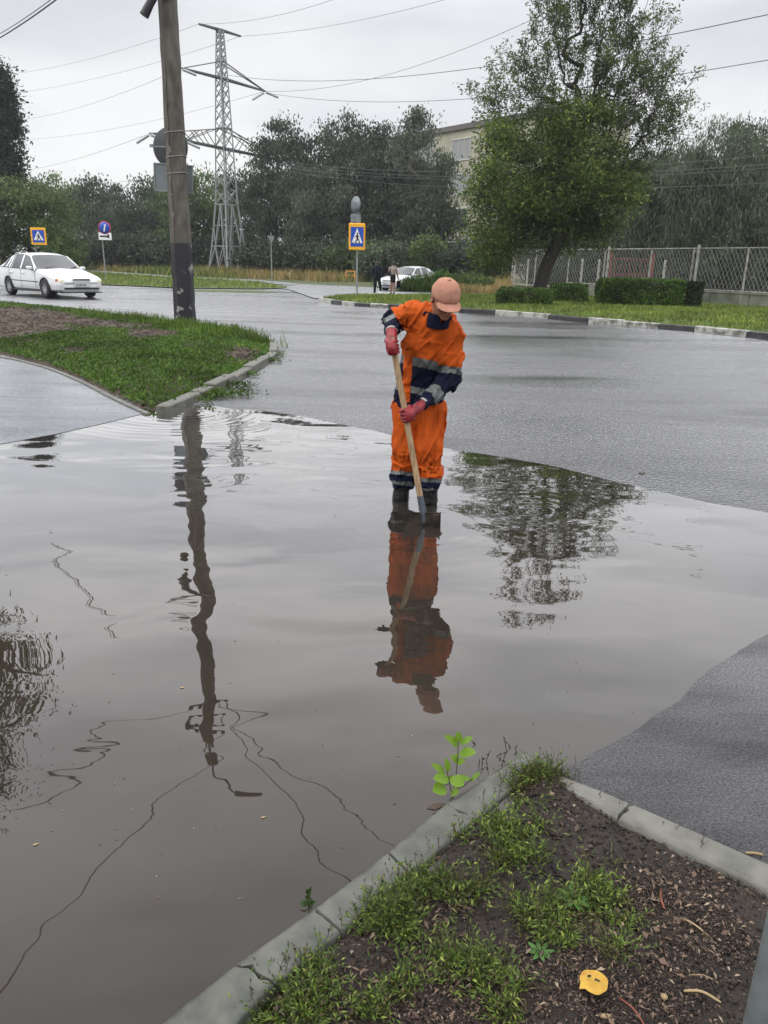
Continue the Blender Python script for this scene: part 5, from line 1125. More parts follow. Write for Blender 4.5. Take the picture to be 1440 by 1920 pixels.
def shaft(z0, z1, grow, n=8):
    mb = MB(); V = []; g = np.random.default_rng(3)
    for i in range(n+1):
        z = z0+(z1-z0)*i/n; r = np.interp(z, [0, 5.2, 8, 12], [0.238, 0.200, 0.180, 0.155])*grow; c = pol(z)
        V += [c+np.array([x*r*(1+0.02*g.normal()), y*r*0.9, 0]) for x, y in sec]
    k = len(sec); F = [(i*k+j, i*k+(j+1) % k, (i+1)*k+(j+1) % k, (i+1)*k+j) for i in range(n) for j in range(k)]; mb.add(V, F); mb.add(V[-k:], [tuple(range(k))]); mb.add(V[:k], [tuple(range(k))[::-1]]); return mb
zbk = W(336, 456, Yp)[2]
shaft(PP[2]-0.1, zbk, 1.012, 14).obj('painted_foot', M['pole_black'], LP, world=True); shaft(zbk, ztop, 1.0, 40).obj('shaft', M['pole'], LP, world=True)
# long crack down the corner
mb = MB(); g = np.random.default_rng(8); P = []
for z in np.arange(PP[2]+1.2, 5.7, 0.09): r = np.interp(z, [0, 5.2, 8], [0.238, 0.200, 0.180]); P.append(pol(z)+np.array([-0.36*r+g.normal()*0.006, -0.955*r*0.9-0.001, 0]))
mb.tube(P, [0.004+0.009*g.random() for _ in P], 4, smooth=False); mb.obj('crack', M['pole_black'], LP, world=True)
for y_ in (249, 295, 326):
    z = W(330, y_, Yp)[2]; r = np.interp(z, [0, 5.2, 8], [0.238, 0.200, 0.180])*1.03; mb = MB(); c = pol(z)
    P = [c+np.array([x*r, y*r*0.9, 0.02*x]) for x, y in sec]; mb.tube(P+[P[0]], 0.011, 5, caps=False); mb.obj('strap', M['galv'], LP, world=True)
# arm and lamp above the picture, seen in the water
mir = lambda px, py: (lambda q: np.array([q[0], q[1], -q[2]]))(W(px, py, Yp))
top = pol(ztop); lampc = mir(448, 1492)
mb = MB(); mb.tube(smooth_line([top-(0, 0, .8), top+(0, 0, .6), top+(.1, 0, 1.1), (top+lampc)/2+(0, 0, .45), lampc-(.25, 0, .05)], 5), 0.035, 8); mb.obj('lamp_arm', M['lamp_grey'], LP, world=True)
mb = MB(); mb.box(lampc+(0.15, 0, 0), (0.75, 0.30, 0.16), bev=0.06); mb.obj('lamp_head', M['lamp_grey'], LP, world=True)
# brackets, loops of cable and a loudspeaker horn near the top edge
zt_ = W(300, 10, Yp)[2]
mb = MB(); c = pol(zt_)+np.array([-.16, -.26, .05]); mb.tube([c+(.05, 0, .12), c+(-.12, -.05, -.10), c+(-.26, -.08, -.34)], [0.06, 0.085, 0.10], 12); mb.obj('junction_box', M['cable'], LP, world=True)
mb = MB(); mb.box(pol(zt_+.12)+np.array([.05, -.22, 0]), (.22, .06, .09), R=rot((0, 1, 0), -.5)); mb.obj('bracket', M['galv'], LP, world=True)
for i in range(4):
    mb = MB(); a = pol(zt_+.5+.1*i)+np.array([-.2, -.2, 0]); mb.tube(smooth_line([a, a+(-.3-.06*i, 0, -.15), a+(-.42, -.02, -.28-.05*i), c+(.0, 0, .12)], 5), 0.011, 5); mb.obj('cable', M['cable'], LP, world=True)
for z in (10.4, 11.2):
    mb = MB(); mb.tube([pol(z)-(.55, 0, 0), pol(z)+(.55, 0, 0)], .03, 6); [mb.lathe([(.02, 0), (.06, .03), (.06, .1), (.02, .13)], pol(z)+np.array([x, 0, .02]), n=8) for x in (-.5, -.25, .25, .5)]; mb.obj('crossarm', M['lamp_grey'], LP, world=True)
    for sx, tgt in ((-.5, W(-420, -420, 6)), (.5, W(-380, -520, 5))):
        pass
for i, (sx, z, tg, lab) in enumerate(((-.5, 10.5, (-14, 4, 10.2), 'upper cable'), (.5, 11.3, (-9, 1, 10.8), 'cable running overhead to the left'), (.3, 10.5, (8, 4, 9.6), 'cable running overhead to the right'), (.5, 10.5, (5, 1, 10), 'lower cable to the right'))):
    wire(f'{lab} from the lamp pole, mirrored in the puddle', pol(z)+np.array([sx, 0, .12]), tg, r=.014, m='cable', sag=.35, group='cables fixed to the lamp pole')
# sign backs fixed behind the pole
M['sign_back'] = mat('grey_sign_back', (0.07, 0.073, 0.08), 0.6, metal=0.2, var=0.2, vscale=4)
M['sign_back_light'] = mat('pale_sign_back', (0.20, 0.23, 0.24), 0.5, metal=0.2, var=0.15, vscale=4)
c = W(319, 276, Yp+0.34); s_ = Yp*1.05/1440
RS = thing('round_sign', 'round road sign seen from its dark back, strapped to the concrete pole', 'road sign', tuple(c))
mb = MB(); mb.lathe([(0.0, 0.0), (30*s_, 0.0), (31*s_, .015), (30*s_, .03), (0.0, .03)], (0, 0, 0), axis=(0.18, 1, 0), n=40); mb.obj('plate', M['sign_back'], RS)
mb = MB(); mb.bar((-.36, -.05, 0.0), (.36, .02-.1, 0.0), .03); mb.bar((-31*s_-.03, -.02, .02), (-31*s_+.06, -.02, .02), .06); mb.obj('bracket', M['galv'], RS)
c = W(325, 334, Yp+0.34)
QS = thing('plate_sign', 'pale rectangular sign seen from the back, below the round one on the pole', 'road sign', tuple(c))
mb = MB(); mb.box((0, 0.02, 0), (64*s_, 0.02, 42*s_), R=rot((0, 1, 0), 0.05), bev=.009); mb.obj('plate', M['sign_back_light'], QS)
mb = MB()
for a, b in (((-32, 21), (32, 21)), ((32, 21), (32, -21)), ((32, -21), (-32, -21)), ((-32, -21), (-32, 21))):
    R_ = rot((0, 1, 0), 0.05); mb.bar(R_@np.array([a[0]*s_, .005, a[1]*s_]), R_@np.array([b[0]*s_, .005, b[1]*s_]), .025)
mb.obj('rim', M['galv'], QS)

# ------------------------------------------------------------------ road signs
M['sign_yellow'] = mat('fluorescent_amber_panel', (0.85, 0.42, 0.02), 0.45)
M['sign_blue'] = mat('sign_blue', (0.012, 0.07, 0.42), 0.4)
M['sign_white'] = mat('sign_white', (0.80, 0.80, 0.80), 0.4)
M['sign_black'] = mat('sign_black', (0.01, 0.01, 0.012), 0.5)
M['sign_red'] = mat('sign_red', (0.5, 0.02, 0.02), 0.4)
def crossing_panel(parent, c, S_, rz=0.0, thick=0.08, asp=1.55):
    R_ = rot((0, 0, 1), rz); X = lambda x, z, y=0.0: c+R_@np.array([x*S_, y, z*S_*asp/1.55])
    mb = MB(); mb.box(c+R_@np.array([0, thick/2, 0]), (S_*2, thick, S_*2*asp), R=R_, bev=.03); p = mb.obj('panel', M['sign_yellow'], parent)
    def sheet(name, poly, y, m, par=p):
        return MB().prism(poly, lambda a, b, t: X(a, b, t), y, y-0.004).obj(name, m, par)
    q = .78; h = 1.12; sheet('blue_field', [(-q, -h), (q, -h), (q, h), (-q, h)], -0.004, M['sign_blue'])
    sheet('white_triangle', [(-.66, -.72), (.66, -.72), (0, 1.0)], -0.010, M['sign_white'])
    mb = MB()
    for poly in ([(-.08, .22), (.10, .24), (.16, -.12), (-.02, -.18), (-.12, -.05)], [(-.02, -.14), (.14, -.12), (.02, -.42), (-.20, -.62), (-.30, -.60), (-.12, -.38)], [(.02, -.14), (.16, -.12), (.24, -.38), (.36, -.60), (.26, -.62), (.10, -.36)],
                 [(-.08, .20), (-.02, .22), (-.16, .04), (-.26, -.10), (-.32, -.06), (-.20, .06)], [(.06, .22), (.12, .2), (.26, .0), (.22, -.04)], [(.0, .30)]+[(.04+.11*math.cos(t), .38+.11*math.sin(t)) for t in np.linspace(-2.4, 4.0, 10)],
                 [(-.62, -.70), (-.40, -.70), (-.36, -.63), (-.56, -.63)], [(-.2, -.70), (.0, -.70), (.0, -.63), (-.17, -.63)], [(.2, -.70), (.4, -.70), (.36, -.63), (.19, -.63)]):
        mb.prism(poly, lambda a, b, t: X(a, b, t), -0.0175, -0.0215)
    mb.obj('walking_figure', M['sign_black'], p)
b = G(669, 560, 0.1); s_ = b[1]*1.0/1420
CS = thing('crossing_sign', 'pedestrian crossing sign on a tall post, round sign and plate above it', 'road sign', (b[0], b[1], 0.1))
wl = lambda x, y, dy=0.0: W(x, y, b[1]+dy)-np.array([b[0], b[1], .1])
mb = MB(); mb.tube([(0, 0, -.2), (0, 0, wl(668, 371)[2])], .038, 10); mb.obj('post', M['galv'], CS)
crossing_panel(CS, wl(669.5, 444, -.14), 14.3*s_, 0.10)
mb = MB(); mb.box(wl(667, 411, .03), (19*s_, .02, 18*s_), R=rot((0, 0, 1), -.4)); mb.bar(wl(659, 406, -.02), wl(675, 406, -.02), .03); mb.bar(wl(659, 415, -.02), wl(675, 415, -.02), .03); mb.obj('plate', M['sign_back_light'], CS)
mb = MB(); mb.lathe([(0, 0), (14*s_, 0), (14*s_, .03), (0, .03)], wl(666.5, 384, .04), (0.95, .70, 0), 28); mb.bar(wl(659, 380, -.0), wl(674, 380, -.0), .035); mb.bar(wl(659, 390, -.0), wl(674, 390, -.0), .035); mb.obj('round_plate', M['sign_back_light'], CS)
b = G(74, 527); s_ = b[1]/1400
CS2 = thing('crossing_sign', 'small pedestrian crossing sign standing beyond the white car at the left', 'road sign', tuple(b)); wl = lambda x, y, dy=0.0: W(x, y, b[1]+dy)-b
MB().tube([(0, 0, -.2), (0, 0, wl(74, 445)[2])], .04, 8).obj('post', M['galv'], CS2); crossing_panel(CS2, wl(72, 443, -.1), 13.5*s_, -0.05, .04, 1.04)
b = G(199, 529); s_ = b[1]/1400
BS = thing('round_sign', 'blue round sign with red rim and white plate below, on a thin post', 'road sign', tuple(b)); wl = lambda x, y, dy=0.0: W(x, y, b[1]+dy)-b
MB().tube([(0, 0, -.2), (0, 0, wl(197, 420)[2])], .04, 8).obj('post', M['galv'], BS)
MB().lathe([(0, 0), (10.5*s_, 0), (10.5*s_, -.03), (9.2*s_, -.035)], wl(196, 427, -.06), (0, 1, 0), 28).obj('rim', M['sign_red'], BS)
MB().lathe([(9.3*s_, -.03), (9.2*s_, -.042), (0, -.042)], wl(196, 427, -.06), (0, 1, 0), 28).obj('disc', M['sign_blue'], BS)
MB().box(wl(196, 427, -.115), (2.2*s_, .01, 12*s_), R=rot((0, 1, 0), .25)).obj('bar_mark', M['sign_white'], BS)
MB().box(wl(197, 443, -.07), (22*s_, .03, 12*s_)).obj('plate', M['sign_white'], BS); MB().box(wl(195, 443, -.093), (14*s_, .01, 2.5*s_)).box(wl(203, 443, -.093), (3*s_, .01, 6*s_)).obj('plate_symbol', M['sign_black'], BS)
b = G(510, 532); s_ = b[1]/1400
TS = thing('triangle_sign', 'thin post with a small triangular sign seen edge-on, right of the pylon', 'road sign', tuple(b)); wl = lambda x, y, dy=0.0: W(x, y, b[1]+dy)-b
MB().tube([(0, 0, -.2), (0, 0, wl(509, 436)[2])], .04, 8).obj('post', M['galv'], TS); MB().prism([(-6, 0), (4, 0), (-1, -14)], lambda a, c_, t: wl(510, 442)+np.array([a*s_, t+a*s_*1.5, c_*s_]), -.1, -.07).obj('plate', M['galv'], TS)
b = G(210, 500); LS = thing('street_lamp', 'dark thin lamp post between far trees behind the blue round sign', 'lamp post', (b[0], b[1], 0)); wl = lambda x, y, dy=0.0: W(x, y, b[1]+dy)-b
MB().tube([(0, 0, 0), wl(208, 405)], .11, 8).obj('post', M['lamp_grey'], LS); MB().tube([wl(208, 405), wl(216, 407), wl(219, 412)], .07, 6).obj('arm', M['lamp_grey'], LS)
# small orange barrier in the meadow
b = G(657, 529); M['barrier'] = mat('orange_paint', (0.75, 0.30, 0.04), 0.5)
OB = thing('barrier', 'small orange tube barrier standing in the dry grass', 'barrier', (b[0], b[1], 0.03)); MB().tube([(-.35, 0, 0), (-.35, 0, .85), (.35, 0, .85), (.35, 0, 0)], .05, 6).obj('frame', M['barrier'], OB); MB().tube([(-.35, 0, .5), (.35, 0, .5)], .04, 6).obj('rail', M['barrier'], OB)

# ------------------------------------------------------------------ fence on its low wall
M['fence'] = mat('weathered_white_paint', (0.42, 0.42, 0.39), 0.6, col2=(0.24, 0.22, 0.18), vscale=4)
M['fence_mesh'] = mat('grey_wire_mesh', (0.22, 0.22, 0.205), 0.6)
M['lowwall'] = mat('mossy_concrete', (0.20, 0.205, 0.16), 0.85, col2=(0.10, 0.11, 0.07), vscale=1.5, bump=0.5, bscale=10, bdist=0.02, detail=7)
FC = thing('fence', 'diamond mesh fence with pale steel posts standing on a low wall', 'fence', tuple(G(1200, 562)))
gx = [(958, 545), (1000, 548), (1061, 552), (1133, 557), (1211, 562.5), (1296, 569), (1387, 575.5), (1480, 582), (1575, 589), (1680, 596)]
gp = [G(*p) for p in gx]; ZB, ZT = 0.70, 2.62
low_ = MB(); a = gp[2]; b_ = gp[-1]; d = (b_-a); d[2] = 0; L_ = np.linalg.norm(d); d /= L_; nn = np.array([-d[1], d[0], 0])
LW = MB(); n = 9
for i in range(n):
    p0 = a+d*L_*(i/n)+d*.015; p1 = a+d*L_*((i+1)/n)-d*.015; c_ = (p0+p1)/2; Rw = np.column_stack([d, nn, (0, 0, 1)])
    LW.box(c_+(0, 0, .21), (np.linalg.norm(p1-p0), .34, .72), R=Rw, bev=.02); LW.box(c_+(0, 0, .60), (np.linalg.norm(p1-p0)*.999, .40, .07), R=Rw, bev=.01)
props(LW.obj('low_wall', M['lowwall'], None), 'low mossy concrete wall under the mesh fence', 'wall')
for i in range(len(gp)-1):
    p0, p1 = gp[i], gp[i+1]; dd = p1-p0; zt0, zt1 = (ZT, ZT); zb = ZB if i >= 2 else 0.45; ln = np.linalg.norm(dd); u_ = dd/ln
    thick = .10 if i in (0, 3, 5) else .065; ext = 0.16 if i in (3, 5) else 0.02
    mb = MB(); mb.bar(p0+(0, 0, 0.1), p0+(0, 0, ZT+ext), thick); mb.obj('post', M['fence'], FC, world=True)
    if i in (3, 5): mb = MB(); q_ = p0-u_*.28; mb.bar(q_+(0, 0, 0.4), q_+(0, 0, ZT), .065); mb.obj('post', M['fence'], FC, world=True)
    mb = MB(); a0 = p0+u_*.04; a1 = p1-u_*.04; mb.bar(a0+(0, 0, ZT), a1+(0, 0, ZT), .05); mb.obj('rail', M['fence'], FC, world=True); mb = MB(); mb.bar(a0+(0, 0, zb), a1+(0, 0, zb), .05); mb.obj('rail', M['fence'], FC, world=True)
    # diamond mesh
    mb = MB(); hh = ZT-zb; sp = 0.30
    k0 = -int(hh/sp)-1
    for sgn in (1, -1):
        s0 = -hh*.62
        while s0 < ln:
            # line s = s0 + t*0.62*h (or mirrored)
            t0 = max(0, -s0/(.62*hh)); t1 = min(1, (ln-s0)/(.62*hh))
            if t1 > t0+.02:
                f = lambda t: p0+u_*(s0+t*.62*hh)+np.array([0, .004*sgn, (zb+t*hh) if sgn > 0 else (ZT-t*hh)]); mb.bar(f(t0), f(t1), .011, .011)
            s0 += sp*.8
    mb.obj('mesh_panel', M['fence_mesh'], FC, world=True)
mb = MB(); mb.bar(gp[-1]+(0, 0, .1), gp[-1]+(0, 0, ZT), .065); mb.obj('post', M['fence'], FC, world=True)
# an older row of concrete stakes behind the left half of the fence
for i, (x, y) in enumerate(((967, 541), (992, 543), (1029, 546), (1095, 551), (1127, 553), (1252, 560))):
    q_ = G(x, y)+np.array([0, 1.2, 0]); mb = MB(); mb.box((0, 0, 1.0), (.12, .12, 2.2), bev=.02); r_ = mb.obj('stake', M['fence'], None); r_.location = Vector(q_)
    props(r_, ['leftmost concrete stake at the far left end of the fence', 'stake next to the far left end of the fence', 'stake hidden behind the leaning trunk by the fence', 'stake midway between the leaning trunk and the thick fence post', 'stake just left of the thick fence post', 'stake behind the fence above the right end of the long hedge'][i], 'stake', 'old stakes behind the fence')
M['rust'] = mat('red_oxide_paint', (0.20, 0.045, 0.03), 0.7, var=0.4, vscale=5)
q_ = G(1180, 549); RG = thing('gate', 'rusty red metal gate seen through the fence behind the long hedge', 'gate', (q_[0], q_[1], 0)); 
for x in (-1.5, 1.3): MB().box((x, 0, 1.25), (.28 if x > 0 else .12, .12, 2.7)).obj('post', M['rust'], RG)
mb = MB(); [mb.bar((-1.5, -.02, z), (1.3, -.02, z), .08) for z in (.5, 1.2, 2.2)]; [mb.bar((x, 0.03, .5), (x, .03, 2.2), .05) for x in np.arange(-1.2, 1.2, .35)]; mb.obj('leaf', M['rust'], RG)
# broken slab on the lawn
q_ = G(1082, 583, .13); mb = MB(); mb.box((0, 0, .02), (.8, .35, .09), R=rot((0, 0, 1), .2), bev=.02); r_ = mb.obj('slab', M['kerb_old'], None); r_.location = Vector(q_); props(r_, 'flat broken concrete slab lying in the lawn strip', 'slab')
# ------------------------------------------------------------------ cars
M['car_white'] = mat('white_car_paint', (0.74, 0.75, 0.76), 0.22, coat=0.6)
M['car_dark'] = mat('dark_car_paint', (0.03, 0.035, 0.045), 0.25, coat=0.6)
M['car_glass'] = mat('car_glass', (0.025, 0.03, 0.032), 0.04, spec=1.0)
M['trim'] = mat('black_plastic_trim', (0.015, 0.015, 0.016), 0.5)
M['tyre'] = mat('tyre_rubber', (0.014, 0.014, 0.014), 0.7)
M['rim'] = mat('grey_wheel_cover', (0.33, 0.34, 0.35), 0.35, metal=0.6)
M['headlamp'] = mat('headlamp_glass', (0.62, 0.60, 0.52), 0.08, emit=((1.0, 0.85, 0.6), 0.35))
M['blinker'] = mat('amber_lens', (0.55, 0.22, 0.04), 0.2)
M['taillamp'] = mat('red_lens', (0.35, 0.01, 0.01), 0.2)
M['plate_white'] = mat('number_plate', (0.6, 0.6, 0.6), 0.4)
def car_body():
    # x, bottom z, half width, shoulder z, top z, top half width, glass flag for side (station to next)
    st = [(2.16, .30, .60, .46, .52, .52), (2.12, .22, .72, .52, .60, .62), (1.98, .20, .79, .60, .70, .70), (1.60, .20, .82, .68, .78, .74), (1.20, .20, .83, .76, .85, .77), (.86, .20, .84, .83, .91, .78),
          (.52, .20, .845, .87, 1.13, .70), (.20, .20, .845, .88, 1.345, .60), (-.25, .20, .845, .89, 1.415, .575), (-.75, .20, .845, .90, 1.405, .57), (-1.15, .20, .84, .91, 1.34, .57), (-1.55, .20, .83, .93, 1.13, .64), (-1.84, .21, .80, .94, .99, .71), (-2.08, .24, .76, .88, .95, .68), (-2.16, .34, .66, .72, .82, .60)]
    V = []; n = 16
    for x, zb, w, zs_, zt, wt in st:
        half = [(0, zb), (w*.80, zb), (w*.96, zb+.07), (w, zb+.22), (w, (zb+zs_)/2+.06), (w*.985, zs_), (wt+(w-wt)*.07, zt-.045 if zt-zs_ > .12 else zt-.02), (wt*.86, zt-.012), (0, zt+.012)]
        ring = half+[(-a, b) for a, b in half[-2:0:-1]]; V += [(x, a, b) for a, b in ring]
    n = len(V)//len(st); F = []; mi = []
    for i in range(len(st)-1):
        for j in range(n):
            F.append((i*n+j, i*n+(j+1) % n, (i+1)*n+(j+1) % n, (i+1)*n+j)[::-1])
            seg = j if j < 8 else n-1-j; m = 0
            if seg == 5 and 5 <= i <= 10: m = 1
            if seg in (6, 7) and i in (5, 6): m = 1
            if seg in (6, 7) and i in (10, 11): m = 1
            mi.append(m)
    F.append(tuple(range(n))); mi.append(0); F.append(tuple(range((len(st)-1)*n, len(st)*n))[::-1]); mi.append(0)
    return np.array(V, float), F, mi
WX = (1.30, -1.19)
def make_car(label, group=None, paint='car_white', cat='car', name='parked_car'):
    root = thing(name, label, cat, (0, 0, 0), group=group)
    V, F, mi = car_body(); me = mesh_np('body', V, F, [M[paint], M['car_glass'], M['trim']], mi); tmp = bpy.data.objects.new('tmp', me); COL.objects.link(tmp)
    mb = MB()
    for x in WX:
        for s in (-1, 1): mb.lathe([(0, 0), (.345, 0), (.345, .30), (0, .30)], (x, s*.60-.0 if s > 0 else -.60-.30, .30) if s > 0 else (x, -.90, .30), (0, 1, 0), 28, m=0, smooth=False)
    cm = mesh_np('cut', mb.v, mb.f, [M['trim']], mb.m); ct = bpy.data.objects.new('cut', cm); COL.objects.link(ct)
    md = tmp.modifiers.new('b', 'BOOLEAN'); md.object = ct; md.operation = 'DIFFERENCE'; md.solver = 'EXACT'
    bv = tmp.modifiers.new('s', 'BEVEL'); bv.width = 0.018; bv.segments = 2; bv.limit_method = 'ANGLE'; bv.angle_limit = math.radians(22)
    dg = bpy.context.evaluated_depsgraph_get(); m2 = bpy.data.meshes.new_from_object(tmp.evaluated_get(dg)); m2.polygons.foreach_set('use_smooth', np.ones(len(m2.polygons), bool))
    bpy.data.objects.remove(tmp); bpy.data.objects.remove(ct)
    o = bpy.data.objects.new('body', m2); COL.objects.link(o); o.parent = root
    # pillars, trims and door gaps laid on the side glass
    def side_pt(x, t, s, off=0.006):
        st = [(.86, .84, .83, .91, .78), (.52, .845, .87, 1.13, .70), (.20, .845, .88, 1.345, .60), (-.25, .845, .89, 1.415, .575), (-.75, .845, .90, 1.405, .57), (-1.15, .84, .91, 1.34, .57), (-1.55, .83, .93, 1.13, .64), (-1.84, .80, .94, .99, .71)]
        xs = [q[0] for q in st][::-1]; f = lambda k: np.interp(x, xs, [q[k] for q in st][::-1]); w, zs_, zt, wt = f(1), f(2), f(3), f(4); y0 = w*.985; y1 = wt+(w-wt)*.07; return np.array([x, s*((y0*(1-t)+y1*t)+off), zs_*(1-t)+(zt-.045)*t])
    for s in (-1, 1):
        mb = MB()
        for xb, xt, wd in ((-.20, -.24, .05), (-1.02, -.98, .05), (-.86, -.86, .02)): mb.bar(side_pt(xb, 0, s), side_pt(xt, 1, s), .02, wd) if False else mb.add([side_pt(xb-wd, 0, s), side_pt(xb+wd, 0, s), side_pt(xt+wd, 1, s), side_pt(xt-wd, 1, s)], [(0, 1, 2, 3) if s < 0 else (3, 2, 1, 0)])
        mb.add([side_pt(-1.28, 0, s), side_pt(-1.20, 0, s), side_pt(-1.02, 1, s), side_pt(-1.2, 1, s)], [(0, 1, 2, 3) if s < 0 else (3, 2, 1, 0)])
        mb.tube([side_pt(x, 0.02, s, .004) for x in np.linspace(.8, -1.7, 12)], .012, 5, m=1); mb.tube([side_pt(x, 0.98, s, .004) for x in np.linspace(.8, -1.75, 14)], .016, 5, m=0)
        mb.tube([side_pt(.80, .0, s), side_pt(.52, .9, s), side_pt(.2, .99, s)], .028, 5, m=0)
        mb.obj('pillar', [M[paint], M['trim']], root)
        mb = MB()
        for x in (.78, -.20, -1.02): mb.tube([(x, s*.846, .30), (x-.02, s*.847, .6), (x-.01, s*.835, .88)], .005, 4)
        mb.tube([(.95, s*.846, .50), (-.9, s*.847, .52)], .014, 4); mb.tube([(.95, s*.84, .215), (-.85, s*.84, .215)], .02, 4); mb.obj('side_moulding', M['trim'], root)
        for x in (-.02, -.88): MB().box((x, s*.86, .76), (.17, .03, .035), bev=.01).obj('door_handle', M[paint], root)
        MB().box((.62, s*.94, .93), (.12, .17, .11), bev=.03).obj('side_mirror', M[paint], root)
        mb = MB(); mb.box((2.055, s*.60, .575), (.16, .27, .12), R=rot((0, 0, 1), s*-.35)@rot((0, 1, 0), .25), bev=.03); mb.obj('headlight', M['headlamp'], root)
        MB().box((2.0, s*.745, .575), (.12, .06, .10), R=rot((0, 0, 1), s*-.6), bev=.02).obj('indicator', M['blinker'], root)
        MB().box((-2.12, s*.62, .74), (.10, .20, .20), bev=.02).obj('tail_light', M['taillamp'], root)
    mb = MB(); mb.box((2.145, 0, .60), (.06, .62, .085), bev=.01, m=0); mb.box((2.162, 0, .60), (.05, .56, .008), m=1); mb.box((2.162, 0, .615), (.05, .56, .008), m=1); mb.box((2.155, 0, .585), (.05, .56, .008), m=1); mb.obj('grille', [M[paint], M['trim']], root)
    MB().box((2.15, 0, .33), (.08, 1.20, .055), bev=.01).box((2.06, 0, .20), (.2, 1.4, .03)).obj('lower_intake', M['trim'], root)
    pl = MB().box((2.19, 0, .44), (.012, .52, .11)).obj('number_plate', M['plate_white'], root)
    mb = MB(); [mb.box((2.198, -.19+.055*k, .44), (.004, .030, .06)) for k in (0, 1.3, 2.3, 3.3, 4.6, 5.6)]; mb.obj('plate_characters', M['trim'], pl)
    mb = MB(); [MB().tube([(.83, -.5+.9*k, .93), (.74, -.1+.75*k, .99)], .01, 4).obj('wiper', M['trim'], root) for k in (0, 1)]
    for x in WX:
        for s in (-1, 1):
            w = MB().lathe([(.17, -.09), (.27, -.095), (.298, -.07), (.30, 0), (.298, .07), (.27, .095), (.17, .09)], (0, 0, 0), (0, 1, 0), 28).obj('wheel', M['tyre'], root); w.location = (x, s*.75, .30)
            mb = MB(); mb.lathe([(0, .070), (.05, .085), (.16, .075), (.19, .092), (.19, -.02)], (0, 0, 0), (0, s, 0), 24)
            for k in range(8): a = k*math.pi/4; mb.box((.125*math.cos(a), s*.084, .125*math.sin(a)), (.05, .006, .03), m=1, R=rot((0, 1, 0), -a))
            mb.obj('rim', [M['rim'], M['trim']], w)
    return root
def place(car, front_near, heading_deg, scale, side=-1):
    """put the near front wheel on a surveyed point; heading = direction of the nose, degrees from +x"""
    a = math.radians(heading_deg); R_ = rot((0, 0, 1), a); p = R_@np.array([WX[0], side*.75, 0])*scale
    car.location = Vector((front_near[0]-p[0], front_near[1]-p[1], 0.0)); car.rotation_euler = (0, 0, a); car.scale = (scale,)*3
car = make_car('white hatchback driving on the wet road at the left, headlights towards us', name='car'); place(car, G(90, 559), -40, 1.2, side=-1)
if True:
    pc = make_car('white parked car half hidden behind the green weeds near the walkers', name='parked_car'); q_ = G(768, 549); place(pc, (q_[0]-.2, q_[1]+1.5), -128, 1.02, side=1)
for i, (x, Y, pnt, hd_, lab) in enumerate(((158, 128, 'car_white', -20, 'distant white car leftmost in the row under the far trees'), (200, 132, 'car_dark', 10, 'distant dark car just right of the blue round sign post'), (232, 126, 'car_white', 185, 'distant white car below the white house'), (277, 130, 'car_white', -10, 'distant silver-white car just left of the concrete pole'))):
    src = [o for o in bpy.data.objects if o.name.startswith('far_car')]
    if pnt == 'car_white' and i > 0: c = copy_tree(bpy.data.objects['far_car']); c['label'] = lab
    else: c = make_car(lab, paint=pnt, name='far_car')
    c['group'] = 'cars parked under the far trees'; q_ = W(x, 480, Y); c.location = (q_[0], q_[1], 0.9); c.rotation_euler = (0, 0, math.radians(hd_)); c.scale = (1.0,)*3

